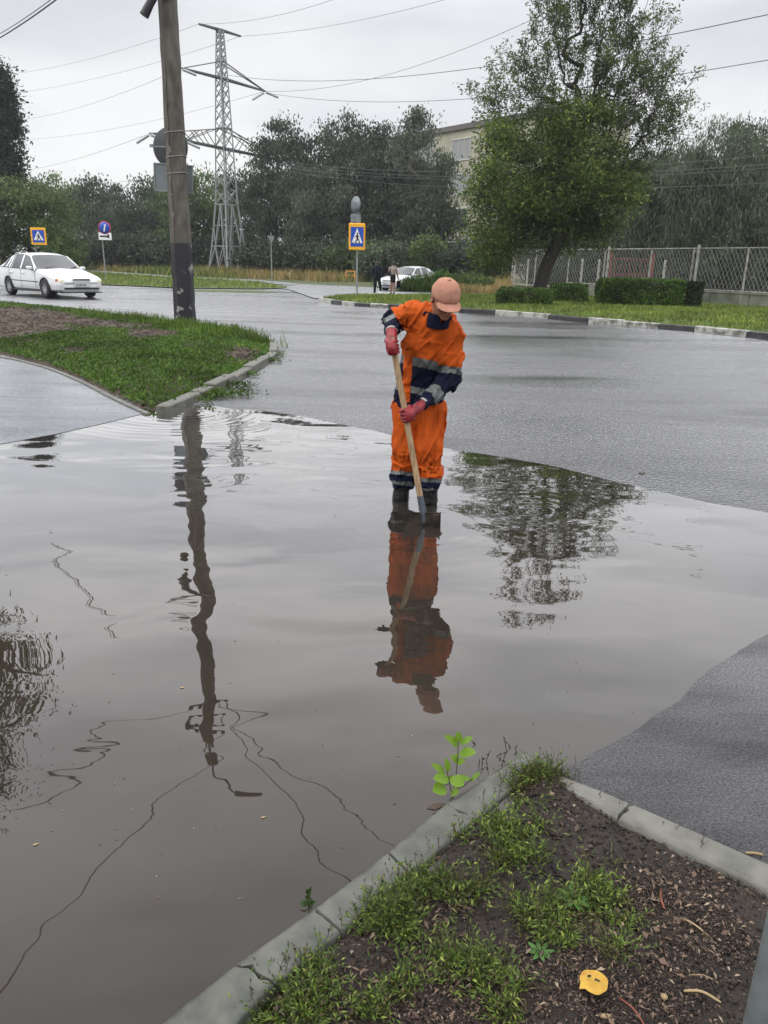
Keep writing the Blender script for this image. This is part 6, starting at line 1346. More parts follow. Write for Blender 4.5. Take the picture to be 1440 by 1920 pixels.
# ------------------------------------------------------------------ the two walkers on the side path
M['coat_dark'] = fabric('dark_grey_jacket', (0.022, 0.026, 0.032)); M['trouser_dark'] = fabric('dark_trousers', (0.012, 0.013, 0.018)); M['beige'] = fabric('dusty_pink_hoodie', (0.40, 0.32, 0.27)); M['black_cloth'] = fabric('black_cloth', (0.008, 0.008, 0.010))
M['shoe'] = mat('dark_shoes', (0.01, 0.01, 0.01), 0.6); M['hair_dark'] = mat('dark_hair', (0.012, 0.009, 0.008), 0.6); M['pack'] = fabric('navy_backpack', (0.012, 0.014, 0.028))
def walker(px, name_, label, kind):
    b = G(*px); b[2] = 0.09; root = thing('person', label, 'person', tuple(b)); k = 1.6; h = .006
    def sk(P, *pts): return chain(P, [np.array(p)*k for p in pts], [], 0.02)
    def part(nm, f, m, lo, hi, vx=.014): V, F = nets(f, np.array(lo)*k, np.array(hi)*k, vx); return obj(nm, V, F, M[m], root, None, True)
    def ch(P, pts, rr, kk=.02): return chain(P, [np.array(p)*k for p in pts], [r*k for r in rr], kk*k)
    if kind == 0:
        LA = [(-.05, .0, .52), (-.055, -.02, .29), (-.06, .03, .045), (-.06, -.05, .02)]; LBg = [(.05, .0, .52), (.10, .03, .30), (.15, .14, .10), (.16, .10, .04)]
        AA = [(-.12, 0, .79), (-.145, .03, .62), (-.13, .09, .50)]; AB = [(.12, 0, .79), (.15, -.03, .63), (.13, -.09, .52)]
    else:
        LA = [(-.035, .0, .52), (-.04, .01, .29), (-.045, .05, .045), (-.045, .12, .02)]; LBg = [(.035, .0, .52), (.045, -.02, .29), (.03, -.05, .05), (.03, .02, .02)]
        AA = [(-.10, 0, .79), (-.125, .01, .65), (-.06, .06, .62)]; AB = [(.10, 0, .79), (.13, -.01, .63), (.165, -.01, .47)]
    tor = [(0, 0, .53), (0, 0, .62), (0, .0, .76), (0, 0, .85)]
    sc = np.array([1, 1.4, 1])
    def body(P):
        d = smin(ch(P, [(0, 0, .86), (0, .005, .935)], [.032, .055]), ch(P, tor, [.07, .065, .07, .03]), .02)
        d = smin(d, ell(P, (0, .02*k, .925*k), (.05*k, .06*k, .072*k)), .02); d = smin(d, cone(P, np.array((0, .075, .915))*k, np.array((0, .085, .90))*k, .012, .014), .01)
        for L in (LA, LBg): d = smin(d, ch(P, L[:3], [.052, .034, .020]), .02)
        for A_ in (AA, AB): d = smin(d, ch(P, A_, [.03, .024, .016]), .02)
        for A_ in (AA, AB):
            e_ = np.array(A_[-1]); dr = e_-np.array(A_[-2]); dr /= np.linalg.norm(dr)
            for fx in (-.009, -.003, .003, .009): d = smin(d, cone(P, (e_+dr*.02)*k, (e_+dr*.06+np.array([fx, fx*.3, 0]))*k, .006*k, .005*k), .006)
        return d
    part('body', body, 'skin', (-.25, -.25, -.03), (.25, .25, 1.05))
    if kind == 0:
        part('jacket', lambda P: smin(smin(ch(P, tor, [.092, .088, .10, .05]), cone(P, np.array(AA[0])*k, np.array(AB[0])*k, .05*k, .05*k), .03), np.minimum(ch(P, AA, [.048, .040, .03]), ch(P, AB, [.048, .040, .03])), .02)-crease(P, 3, (1, 1, 1), 8, .008), 'coat_dark', (-.25, -.2, .44), (.25, .2, .92))
        part('trousers', lambda P: smin(ch(P, LA[:3], [.075, .05, .038]), ch(P, LBg[:3], [.075, .05, .038]), .03), 'trouser_dark', (-.2, -.2, .03), (.28, .28, .64))
        part('hair', lambda P: np.maximum(ell(P, (0, .015*k, .935*k), (.055*k, .066*k, .072*k)), P[:, 1]-.03*k-.3*(P[:, 2]-.93*k)), 'hair_dark', (-.1, -.1, .8), (.1, .12, 1.05))
    else:
        part('hoodie', lambda P: smin(smin(ch(P, tor[1:], [.078, .088, .05]), cone(P, np.array(AA[0])*k, np.array(AB[0])*k, .04*k, .04*k), .03), np.minimum(ch(P, AA, [.040, .035, .028]), ch(P, AB, [.040, .033, .026])), .02)-crease(P, 4, (1, 1, 1), 8, .006), 'beige', (-.25, -.2, .42), (.25, .2, .92))
        part('hood', lambda P: ell(P, (0, -.045*k, .835*k), (.055*k, .03*k, .045*k)), 'beige', (-.1, -.15, .75), (.1, .1, .92))
        part('skirt', lambda P: np.maximum(ch(P, [(0, 0, .61), (0, 0, .50), (0, 0, .36)], [.075, .088, .085]), np.maximum(.37*k-P[:, 2], P[:, 2]-.62*k)), 'black_cloth', (-.15, -.15, .33), (.15, .15, .68))
        part('hair', lambda P: np.maximum(smin(ell(P, (0, .010*k, .935*k), (.058*k, .068*k, .072*k)), ell(P, (0, -.03*k, .88*k), (.05*k, .035*k, .07*k)), .02), P[:, 1]-.03*k-.3*(P[:, 2]-.93*k)), 'hair_dark', (-.1, -.1, .75), (.1, .12, 1.05))
    for L in (LA, LBg):
        a_, t_ = np.array(L[2]), np.array(L[3]); t_ = a_+np.array([0, .075, -.028]); part('shoe', lambda P: cone(P, (a_+np.array([0, -.01, -.012]))*k, t_*k, .032*k, .024*k), 'shoe', np.minimum(a_, t_)-.06, np.maximum(a_, t_)+.06)
    root.rotation_euler = (0, 0, .15); return root, b, k
w1, b1, k = walker((706, 553), 'person', 'walker in dark jacket and trousers with a backpack, left of the pair', 0)
c_ = b1+np.array([.02, -.165, 1.16]); BP = thing('backpack', 'dark navy backpack on the back of the left walker', 'backpack', tuple(c_), .15)
MB().box((0, 0, 0), (.30, .16, .42), bev=.06).obj('pack', M['pack'], BP); MB().box((0, -.10, -.07), (.22, .06, .20), bev=.025).obj('front_pocket', M['pack'], BP)
w2, b2, k = walker((736, 555), 'person', 'walker with dark hair, beige hoodie and black skirt, right of the pair', 1)
c_ = b2+np.array([.29, -.03, .50]); HBg = thing('bag', 'black bag hanging from the right hand of the walker in the skirt', 'bag', tuple(c_))
MB().box((0, 0, 0), (.22, .10, .34), bev=.04).obj('pouch', M['black_cloth'], HBg); MB().tube(smooth_line([(-.07, 0, .15), (-.04, 0, .26), (0, 0, .30), (.04, 0, .26), (.07, 0, .15)], 3), .01, 5).obj('strap', M['black_cloth'], HBg)
c_ = b2+np.array([-.19, -.05, 1.0]); SB2 = thing('shoulder_bag', 'dark grey shoulder bag at the left hip of the walker in the skirt', 'bag', tuple(c_))
MB().box((0, 0, 0), (.12, .22, .26), bev=.04).obj('pouch', M['coat_dark'], SB2); MB().tube(smooth_line([(0, -.08, .1), (.05, -.03, .3), (.06, .03, .36), (0, .08, .1)], 4), .009, 5).obj('strap', M['coat_dark'], SB2)
# ------------------------------------------------------------------ island turf
g = np.random.default_rng(101)
LF['turf'] = leafmat('turf_leaves', (0.050, 0.10, 0.012), (0.11, 0.19, 0.025), (0.22, 0.28, 0.05), 0.3)
LF['turf_dark'] = leafmat('clover_leaves', (0.036, 0.080, 0.011), (0.080, 0.15, 0.02), (0.15, 0.23, 0.04), 0.3)
LF['dead'] = leafmat('dead_grass', (0.06, 0.035, 0.022), (0.14, 0.095, 0.06), (0.28, 0.22, 0.14), 0.1)
def pxmask(P, z, spots):
    """sum of soft ellipses given in photo pixels"""
    Q = np.column_stack([P, np.full(len(P), z)]); x, y = proj(Q); m = 0
    for cx, cy, rx, ry, w in spots: m = m+w*np.exp(-(((x-cx)/rx)**2+((y-cy)/ry)**2))
    return m
bare = [(60, 598, 90, 16, 1.3), (0, 612, 70, 22, 1.2), (180, 612, 70, 10, 1.0), (280, 630, 55, 10, 1.1), (140, 660, 45, 8, .9), (60, 625, 60, 10, .8), (395, 622, 16, 5, .7), (450, 667, 26, 8, .9), (385, 735, 30, 8, .6), (350, 655, 30, 6, .5)]
P = rand_in_poly(isl, 210000, g); P = P[P[:, 1] < 32]
d_ = np.linalg.norm(P, axis=1); P = P[g.random(len(P)) < np.clip(12/d_, .2, 1)]
m_ = pxmask(P, .1, bare)+0.35*fbm(P, 1.3, 5, 4)+0.25*g.random(len(P)); G1 = P[m_ < 0.52]; Bz = P[m_ >= 0.45]
z = isl_h(G1); n = len(G1); B = np.column_stack([G1, z-0.005]); tall = 0.4+0.6*np.clip(fbm(G1, 0.8, 9, 3)+.5, 0, 1)
k = g.random(n) < 0.8
d = np.column_stack([g.normal(size=(n, 2))*0.9, 0.5+g.random(n)]); hh = 0.055*tall+0.015
V, F = leaf_quads(B[k]+np.column_stack([g.normal(size=(k.sum(), 2))*.01, hh[k]*g.random(k.sum())]), 0.05, 0.028, dirs=d[k], g=g, bend=.1); stuff('turf_plants', V, F, LF['turf_dark'], 'low leafy green plants covering the island')
k2 = ~k; V, F = blade_mesh(B[k2], d[k2]*np.array([.5, .5, 1]), hh[k2]*1.15, 0.010, g); stuff('turf_grass', V, F, LF['turf'], 'grass blades among the low plants of the island')
n = len(Bz); z = isl_h(Bz); B = np.column_stack([Bz, z+.004]); B = B[g.random(n) < .3]; n = len(B); V, F = leaf_quads(B, 0.06, 0.008, dirs=np.column_stack([g.normal(size=(n, 2)), .18*g.random(n)]), g=g, bend=.1); stuff('dead_grass', V, F, LF['dead'], 'brown dead stalks lying on the bare soil of the island')
# clods
mb_v = []; mb_f = []; Q = Bz[g.permutation(len(Bz))[:1500]]; zq_ = isl_h(Q)
import bmesh
bm = bmesh.new(); bmesh.ops.create_icosphere(bm, subdivisions=1, radius=1.0); IV = np.array([v.co[:] for v in bm.verts]); IF = np.array([[v.index for v in f.verts] for f in bm.faces]); bm.free()
def lumps(P3, r, g, flat_=0.6):
    n = len(P3); S = (1+0.35*g.normal(size=(n, len(IV), 1))).clip(.4, 1.6); A = rand_unit(n, g)
    V = P3[:, None, :]+IV[None]*S*np.broadcast_to(r, n)[:, None, None]*np.array([1, 1, flat_])*(0.6+0.8*g.random((n, 1, 3))); F = (np.arange(n)*len(IV))[:, None, None]+IF[None]; return V.reshape(-1, 3), F.reshape(-1, 3)
V, F = lumps(np.column_stack([Q, zq_]), 0.022+0.03*g.random(len(Q)), g); stuff('clods', V, F, M['turf_soil'], 'crumbled clods of brown earth on the island')
# tufts round the pole foot and along the road-side edge
tp = []
for cx, cy, s_, n in ((395, 618, .45, 900), (330, 614, .3, 400), (430, 630, .4, 500), (180, 592, .5, 350), (240, 600, .5, 350), (470, 640, .3, 300), (270, 604, .25, 200)):
    c = G(cx, cy, .1); q_ = c[:2]+g.normal(size=(n, 2))*s_*np.array([1, .35]); tp.append(q_)
tp = np.concatenate(tp); z = np.maximum(isl_h(tp), 0); B = np.column_stack([tp, z]); V, F = blade_mesh(B, np.column_stack([g.normal(size=(len(tp), 2))*.35, np.ones(len(tp))]), 0.10+0.17*g.random(len(tp)), 0.014, g); stuff('tall_grass_tufts', V, F, LF['turf'], 'taller grass tufts round the foot of the pole')
# weeds sprawling over the kerb onto the road
tp = []
for cx, cy, sx, sy, n in ((420, 742, .22, .06, 700), (402, 747, .14, .05, 450), (445, 727, .12, .05, 350), (512, 680, .10, .06, 220), (526, 668, .05, .1, 120), (470, 706, .08, .04, 160), (385, 757, .06, .03, 100)):
    c = G(cx, cy, 0); tp.append(c[:2]+g.normal(size=(n, 2))*np.array([sx, sy]))
tp = np.concatenate(tp); n = len(tp); V, F = leaf_quads(np.column_stack([tp, 0.01+0.07*g.random(n)]), 0.035, 0.016, dirs=g.normal(size=(n, 3))+np.array([0, 0, .5]), g=g); stuff('gutter_weeds', V, F, LF['turf_dark'], 'weeds sprawling from the island kerb onto the wet road')
# verge under the tree standing left of the picture
_, vl_h = relief([(-11, 5.5), (-5.9, 7.2), (-6.4, 11.3), (-12, 13.5)], .25, .05, .12, .6, .03, 1.0, 71, 'left_verge', M['turf_soil'])

# ------------------------------------------------------------------ the near bed
M['litter'] = leafmat('bark_and_leaf_litter', (0.018, 0.012, 0.009), (0.046, 0.031, 0.022), (0.15, 0.11, 0.08), 0.05, 0.7)
M['litter_pale'] = leafmat('pale_dry_bits', (0.07, 0.045, 0.032), (0.15, 0.10, 0.07), (0.32, 0.25, 0.18), 0.05, 0.7)
LF['weed'] = leafmat('weed_leaves', (0.045, 0.085, 0.014), (0.13, 0.20, 0.03), (0.30, 0.36, 0.07), 0.35)
LF['weed_dull'] = leafmat('dull_weed_leaves', (0.045, 0.05, 0.016), (0.085, 0.10, 0.028), (0.20, 0.17, 0.06), 0.3)
M['stem_green'] = mat('weed_stems', (0.06, 0.07, 0.025), 0.6); M['stem_brown'] = mat('dry_brown_stems', (0.06, 0.04, 0.025), 0.7); M['straw'] = mat('straw', (0.34, 0.25, 0.13), 0.7, var=.3)
H_ = bed_h
litter_w = lambda P: 0.25+pxmask(P, .03, [(1330, 1700, 170, 120, 1.1), (1200, 1850, 300, 120, .9), (900, 1880, 200, 60, .6), (850, 1760, 90, 60, .7), (700, 1900, 160, 60, .5), (1180, 1560, 60, 40, -.5)])
P = rand_in_poly(bed, 75000, g); P = P[g.random(len(P)) < np.clip(litter_w(P)*(0.6+.6*fbm(P, 6, 3, 3)), 0.03, 1)]; n = len(P)
def lay(P, zo=0.004): return np.column_stack([P, H_(P)+zo+0.006*g.random(len(P))])
k = g.random(n) < .8
V, F = leaf_quads(lay(P[k]), 0.005+0.010*g.random(k.sum())**2, 0.0022+0.003*g.random(k.sum()), dirs=np.column_stack([g.normal(size=(k.sum(), 2)), .35*g.normal(size=k.sum())]), nrm=np.array([0, 0, 1.])+0.5*rand_unit(k.sum(), g), g=g, bend=.12); stuff('leaf_litter', V, F, M['litter'], 'brown bark chips and leaf crumbs on the soil')
k = np.where(~k)[0][:1500]; V, F = leaf_quads(lay(P[k], .007), 0.009+0.013*g.random(len(k)), 0.003+0.005*g.random(len(k)), dirs=np.column_stack([g.normal(size=(len(k), 2)), .3*g.normal(size=len(k))]), nrm=np.array([0, 0, 1.])+0.5*rand_unit(len(k), g), g=g, bend=.15); stuff('pale_litter', V, F, M['litter_pale'], 'pale dry bits scattered over the soil')
Pd = rand_in_poly(bed, 70, g); V, F = leaf_quads(lay(Pd, .008), 0.018+0.014*g.random(len(Pd)), 0.010+0.008*g.random(len(Pd)), dirs=np.column_stack([g.normal(size=(len(Pd), 2)), .4*g.normal(size=len(Pd))]), nrm=np.array([0, 0, 1.])+0.6*rand_unit(len(Pd), g), g=g, bend=.25); stuff('dead_leaves', V, F, M['litter_pale'], 'curled brown dead leaves scattered on the bed')
Pc = rand_in_poly(bed, 5200, g); V, F = lumps(lay(Pc, -.002), 0.003+0.006*g.random(len(Pc))**2, g, .7); stuff('crumbs', V, F, M['soil'], 'small crumbs of wet soil')
# weeds: sprawling knotgrass, many short leafy stems
spots = [(1000, 1455, 50, 25, 1.5), (960, 1580, 60, 40, 1.0), (900, 1640, 80, 40, .9), (820, 1690, 80, 40, .9), (1010, 1570, 60, 60, .9), (1150, 1680, 70, 60, 1.0), (1060, 1740, 80, 40, 1.2), (990, 1740, 60, 40, 1.2), (1150, 1780, 80, 40, .9), (740, 1730, 60, 40, 1.0), (640, 1760, 60, 40, 1.1), (560, 1830, 60, 40, 1.1), (600, 1900, 120, 40, .9), (720, 1880, 90, 50, .8), (880, 1800, 60, 60, 1.1), (930, 1880, 70, 60, 1.1), (860, 1690, 50, 40, .9), (1170, 1850, 40, 20, .8), (700, 1690, 40, 20, .8), (1010, 1500, 40, 25, .8), (1190, 1620, 40, 40, .4), (1330, 1590, 50, 25, .10), (500, 1900, 60, 30, 1.0), (770, 1640, 50, 25, .9), (850, 1570, 50, 25, .9)]
P = rand_in_poly(bed, 9000, g); P = P[(pxmask(P, .03, spots)*(0.8+1.1*fbm(P, 14, 13, 3))-pxmask(P, .03, [(1120, 1540, 60, 40, .6), (1300, 1720, 120, 90, .8)])) > 0.66]; P = P[:640]
LV = {0: [], 1: []}; ST = []
for p in P:
    z = float(H_(p[None])[0]); kind = 0 if g.random() < .55 else 1
    for s_ in range(g.integers(3, 6)):
        a = g.random()*6.28; el = 0.25+0.9*g.random(); L = (0.03+0.065*g.random()**1.5)*(1.15 if kind == 0 else 1); d0 = np.array([math.cos(a)*math.cos(el), math.sin(a)*math.cos(el), math.sin(el)])
        b0 = np.array([p[0], p[1], z]); t1 = b0+d0*L*.5; t2 = b0+d0*L+np.array([0, 0, -.15*L])+g.normal(size=3)*.002; ST.append((b0, t1, t2)); m = g.integers(5, 9)
        t = (np.arange(m)+1)/m; Q = b0+(t1-b0)*np.minimum(t*2, 1)[:, None]+(t2-t1)*np.clip(t*2-1, 0, 1)[:, None]; dd = d0+g.normal(size=(m, 3))*0.7; LV[kind].append((Q, dd))
for kind, nm in ((0, 'weed'), (1, 'weed_dull')):
    Q = np.concatenate([a for a, b in LV[kind]]); D = np.concatenate([b for a, b in LV[kind]]); V, F = leaf_quads(Q, 0.016 if kind == 0 else 0.012, 0.0048 if kind == 0 else .0042, dirs=D, nrm=np.array([0, 0, 1.])+0.6*rand_unit(len(Q), g), g=g, bend=.1)
    stuff('low_weeds', V, F, LF[nm], 'sprawling green weeds rooted along the kerb and over the bed' if kind == 0 else 'dull olive weeds between the green ones')
def thin(segs, r):
    A = np.array([s[0] for s in segs]); Bm = np.array([s[1] for s in segs]); C = np.array([s[2] for s in segs]); V = []; 
    d = C-A; u = np.cross(d, (.3, .5, .8)); u /= np.linalg.norm(u, axis=1)[:, None]+1e-9; w = np.cross(d/np.linalg.norm(d, axis=1)[:, None], u); n = len(A); rr = np.broadcast_to(r, n)[:, None]
    tri = lambda X, k: [X+u*rr*k, X+(-.5*u+.87*w)*rr*k, X+(-.5*u-.87*w)*rr*k]
    V = np.stack(tri(A, 1)+tri(Bm, .8)+tri(C, .4), 1).reshape(-1, 3); o = (np.arange(n)*9)[:, None]; F = np.concatenate([o+np.array(f) for f in [(i, (i+1) % 3, 3+(i+1) % 3, 3+i) for i in range(3)]+[(3+i, 3+(i+1) % 3, 6+(i+1) % 3, 6+i) for i in range(3)]]); return V, F
V, F = thin(ST, 0.0009); stuff('weed_stems', V, F, M['stem_green'], 'thin stems of the low weeds')
# moss-like cushion at the very corner of the kerbs
c = G(1005, 1452, .03); q_ = c[:2]+g.normal(size=(1500, 2))*np.array([.045, .022]); V, F = leaf_quads(np.column_stack([q_, .015+.035*g.random(1500)]), .011, .004, dirs=g.normal(size=(1500, 3))+np.array([0, 0, .7]), g=g); stuff('corner_weeds', V, F, LF['weed_dull'], 'dense tuft of small weeds at the tip of the bed')
# upright seed stalks along both kerbs
def stalk(px, py, hgt, seed, dark=True):
    g = np.random.default_rng(seed); b0 = G(px, py, .02); tip = b0+np.array([g.normal()*.012, g.normal()*.012, hgt]); mid = (b0+tip)/2+g.normal(size=3)*.004; mb = MB(); mb.tube([b0-(0, 0, .01), mid, tip], [.0011, .0009, .0005], 5)
    for i in range(g.integers(5, 10)):
        t = .35+.65*g.random(); q = b0+(tip-b0)*t; dr = g.normal(size=3)*.5+np.array([0, 0, .5]); V, F = leaf_quads(q[None], .008, .0035, dirs=dr[None], g=g); mb.add(V, F)
    if g.random() < .5: q = b0+(tip-b0)*.5; mb.tube([q, q+np.array([g.normal()*.012, 0, hgt*.28])], .0006, 4)
    return mb
L_ = [(905, 1500, .045), (935, 1492, .06), (925, 1500, .05), (893, 1535, .075), (870, 1560, .05), (855, 1570, .06), (846, 1590, .07), (822, 1600, .06), (812, 1590, .05), (785, 1628, .05), (775, 1640, .06), (760, 1648, .05), (745, 1660, .055), (706, 1695, .07), (690, 1700, .08), (672, 1712, .05), (640, 1745, .06), (612, 1760, .045), (1052, 1452, .06), (1078, 1462, .085), (1084, 1470, .05), (1165, 1525, .055), (1130, 1500, .035), (1238, 1560, .035), (1262, 1570, .05), (1310, 1600, .08), (1316, 1590, .055), (530, 1830, .06), (560, 1800, .05), (475, 1880, .05), (520, 1850, .09)]
for i, (x, y, h_) in enumerate(L_):
    mb = stalk(x, y, h_, i); SK = globals().setdefault('SK', MB()); SK.add(mb.v, mb.f)
o = SK.obj('seed_stalks', M['stem_brown'], None); o['kind'] = 'stuff'; o['label'] = 'thin upright seed stalks along both near kerbs'
# twigs and straws on the bed
TW = [((1275, 1720), (1340, 1765), .0022, 'straw', 'long straw lying on the soil right of the yellow leaf'), ((1290, 1828), (1350, 1845), .0016, 'straw', 'pale straw at the right of the bed'), ((1282, 1858), (1352, 1880), .0032, 'straw', 'thick light twig lower right of the yellow leaf'), ((1240, 1570+95), (1246, 1705), .0028, 'red', 'reddish twig standing near the right kerb'), ((1040, 1640), (1075, 1660), .0025, 'dark', 'short dark twig in the middle of the bed'), ((1160, 1870), (1210, 1925), .002, 'red', 'thin red twig below the yellow leaf'), ((1030, 1850), (1060, 1920), .005, 'straw', 'shredded pale stalk at the bottom edge'), ((1040, 1845), (1048, 1915), .003, 'straw', 'narrow pale stalk beside the shredded one'), ((1205, 1655), (1225, 1700), .002, 'dark', 'curved dark twig on the bare mud'), ((1400, 1588), (1434, 1592), .004, 'straw', 'orange-brown stub on the asphalt behind the right kerb')]
M['twig_red'] = mat('red_brown_twig', (0.20, 0.06, 0.035), 0.6); M['twig_dark'] = mat('dark_twig', (0.03, 0.022, 0.017), 0.7)
for (a, b, r, m, lab) in TW:
    A_ = G(*a, .035); B_ = G(*b, .035); 
    if 'asphalt' in lab: A_[2] = B_[2] = .014
    md = (A_+B_)/2+np.array([0, 0, .006])+g.normal(size=3)*.004; o = MB().tube(smooth_line([A_, md, B_], 4), [r*.6]+[r]*7+[r*.5], 6).obj('twig', {'straw': M['straw'], 'red': M['twig_red'], 'dark': M['twig_dark']}[m], None); props(o, lab, 'twig')
tw = []
Pt = rand_in_poly(bed, 420, g)
for p in Pt:
    a = g.random()*6.28; L = .012+.04*g.random()**2; b0 = np.array([*p, float(H_(p[None])[0])+.006]); b1 = b0+np.array([math.cos(a), math.sin(a), .15*g.normal()])*L; tw.append((b0, (b0+b1)/2+g.normal(size=3)*.002, b1))
V, F = thin(tw, .0011); stuff('small_twigs', V, F, M['stem_brown'], 'tiny twigs strewn over the bed')
# yellow fallen leaf with two dark holes
M['yellow_leaf'] = mat('yellow_leaf', (0.46, 0.28, 0.03), 0.6, col2=(0.34, 0.17, 0.02), vscale=40, bump=.2, bscale=90, bdist=.001)
c = G(1113, 1843, .058); s_ = 0.00122; ang = np.linspace(0, 2*math.pi, 28, endpoint=False); rr = np.array([25*(1+.05*math.sin(3*a+1)+.03*math.sin(7*a)) for a in ang]); V = [c+(0, 0, .006)]+[c+np.array([r*s_*math.cos(a)*1.02, r*s_*math.sin(a)*1.05, .002*math.sin(2*a)+.004]) for a, r in zip(ang, rr)]; V.append(c+np.array([-30*s_, -14*s_, .001]))
F = [(0, i+1, (i+1) % 28+1) for i in range(28)]+[(29, 16, 15), (29, 17, 16), (29, 18, 17)]; o = obj('fallen_leaf', V, F, M['yellow_leaf'], None, smooth=True); o.location = (0, 0, 0); props(o, 'round yellow fallen leaf with two dark holes on the soil', 'leaf')
mb = MB()
for dx, dy, r in ((-9, 5, 3), (-6, 6, 2.4), (3, -2, 3), (7, -4, 2.6)): mb.lathe([(0, .0), (r*s_, 0)], c+np.array([dx*s_, dy*s_, .0125]), (0, 0, 1), 8)
h_ = mb.obj('dark_spots', M['soil'], o)
for (x, y, r, lab) in ((963, 1881, .009, 'round brown pebble left of the yellow leaf'), (1247, 1870, .010, 'pale flat pebble right of the yellow leaf'), (1135, 1905, .011, 'grey-beige pebble under the yellow leaf'), (1075, 1808, .007, 'small orange-brown stone above the yellow leaf')):
    q_ = G(x, y, .036); V, F = lumps(np.zeros((1, 3)), r, np.random.default_rng(int(x)), .7); o = obj('pebble', V, F, M['straw'] if r > .0095 else M['stem_brown'], None, smooth=True); o.location = Vector(q_); props(o, lab, 'pebble')
# rosette weed in the middle
def leafy(name, label, cat, base, blades_, m, stem=None, w=.3, stemr=.0016):
    """blades: (start, end, width) in world"""
    root = thing(name, label, cat, tuple(base))
    for a, b, wd in blades_:
        a = np.array(a); b = np.array(b); d = b-a; L = np.linalg.norm(d); s = np.cross(d/L, (0, -.5, .85)); s /= np.linalg.norm(s)+1e-9; up_ = np.cross(s, d/L); V = []; n = 7
        for i in range(n+1):
            t = i/n; ww = wd*math.sin(math.pi*min(t*.92+.06, 1))**.8*(1 if t < .97 else .2); c_ = a+d*t+up_*L*.10*math.sin(math.pi*t); V += [c_-s*ww/2+up_*ww*.12, c_, c_+s*ww/2+up_*ww*.12]
        F = [(3*i+k, 3*i+k+1, 3*i+k+4, 3*i+k+3) for i in range(n) for k in (0, 1)]; obj('leaf', V, F, m, root, smooth=True, world=True)
    if stem:
        for st_ in stem: MB().tube(st_, stemr, 6).obj('stem', M['stem_brown'] if name == 'sapling' else M['stem_green'], root, world=True)
    return root
M['bright_leaf'] = leafmat('bright_young_leaf', (0.11, 0.24, 0.02), (0.22, 0.37, 0.035), (0.30, 0.42, 0.06), .4, .4)
M['rosette_leaf'] = leafmat('bluish_weed_leaf', (0.06, 0.16, 0.04), (0.11, 0.24, 0.05), None, .3, .45)
for (x, y, L, lab) in ((1075, 1690, .045, 'bluish green rosette weed in the middle of the bed'), (1012, 1788, .035, 'small bright rosette weed above the yellow leaf')):
    c = G(x, y, .04); leafy('rosette_weed', lab, 'weed', c, [(c, c+np.array([math.cos(a)*L, math.sin(a)*L, .3*L]), L*.28) for a in np.linspace(0, 5.6, 8)], M['rosette_leaf'])
# bright sapling standing in the water beside the kerb
bs = G(848, 1492, 0.0); Ys = bs[1]; w3 = lambda x, y, dy=0: W(x, y, Ys+dy)
bl = [((860, 1392), (857, 1371), 15, 0), ((857, 1400), (832, 1379), 17, -.02), ((863, 1396), (887, 1382), 13, .01), ((862, 1414), (893, 1411), 22, -.03), ((858, 1432), (843, 1415), 9, .01), ((858, 1432), (873, 1424), 13, -.01), ((857, 1425), (855, 1412), 10, .02),
      ((840, 1447), (836, 1420), 12, .01), ((833, 1450), (808, 1432), 14, 0), ((841, 1462), (812, 1460), 24, -.03), ((836, 1478), (811, 1484), 30, -.04), ((845, 1460), (870, 1473), 26, -.03), ((855, 1458), (882, 1462), 12, 0), ((882, 1465), (900, 1448), 9, .02), ((846, 1490), (862, 1484), 18, -.03), ((840, 1458), (852, 1472), 20, .03), ((838, 1496), (830, 1480), 12, .02)]
leafy('sapling', 'bright yellow-green leafy seedling growing out of the water at the kerb', 'plant', bs, [(w3(*a, dz*.3), w3(*b, dz), wd*.0016) for a, b, wd, dz in bl], M['bright_leaf'], stem=[[bs, w3(855, 1455), w3(858, 1425), w3(859, 1400), w3(860, 1388)], [bs, w3(842, 1465), w3(838, 1445)], [w3(850, 1480), w3(868, 1475), w3(885, 1460)]])
bs = G(578, 1702, 0.0); Ys = bs[1]
leafy('water_weed', 'small dark weed poking out of the water halfway along the front kerb', 'weed', bs, [(w3(578, 1700-k*5), w3(578+(-1)**k*(9-k), 1697-k*6), .012) for k in range(6)]+[(w3(578, 1695), w3(562, 1694), .016), (w3(580, 1672), w3(585, 1662), .008), (w3(580, 1697), w3(592, 1690), .014)], leafmat('dark_weed_leaf', (0.02, 0.045, 0.01), (0.04, 0.07, 0.015)), stem=[[bs, w3(580, 1680), w3(584, 1664)]])
# drowned stalks and flotsam near the kerb tip
for i, (x, y, h_) in enumerate(((905, 1432, .035), (912, 1425, .05), (898, 1440, .03), (950, 1408, .06), (958, 1402, .03), (930, 1418, .025), (892, 1395, .02), (968, 1410, .02))):
    b0 = G(x, y, 0.003); gg = np.random.default_rng(i+300); mb = MB(); t = b0+np.array([gg.normal()*.02, gg.normal()*.01, h_]); mb.tube([b0, (b0+t)/2, t], .0012, 5)
    for q in range(4): V, F = leaf_quads((b0+(t-b0)*gg.random())[None], .014, .005, dirs=gg.normal(size=(1, 3)), g=gg); mb.add(V, F)
    DW = globals().setdefault('DW', MB()); DW.add(mb.v, mb.f)
o = DW.obj('drowned_weeds', M['twig_dark'], None); o['kind'] = 'stuff'; o['label'] = 'dark drowned weeds sticking out of the water by the kerb tip'
fl = np.array([G(x, y, .0055) for x, y in [(20+1200*g.random(), 1000+700*g.random()) for _ in range(90)]]); fl = fl[(fl[:, 1] > 1.4)]
V, F = leaf_quads(fl, .008+.008*g.random(len(fl)), .004, dirs=np.column_stack([g.normal(size=(len(fl), 2)), np.zeros(len(fl))]), nrm=np.tile([0, 0, 1.], (len(fl), 1)), g=g); stuff('flotsam', V, F, M['litter_pale'], 'tiny pale bits floating on the puddle')
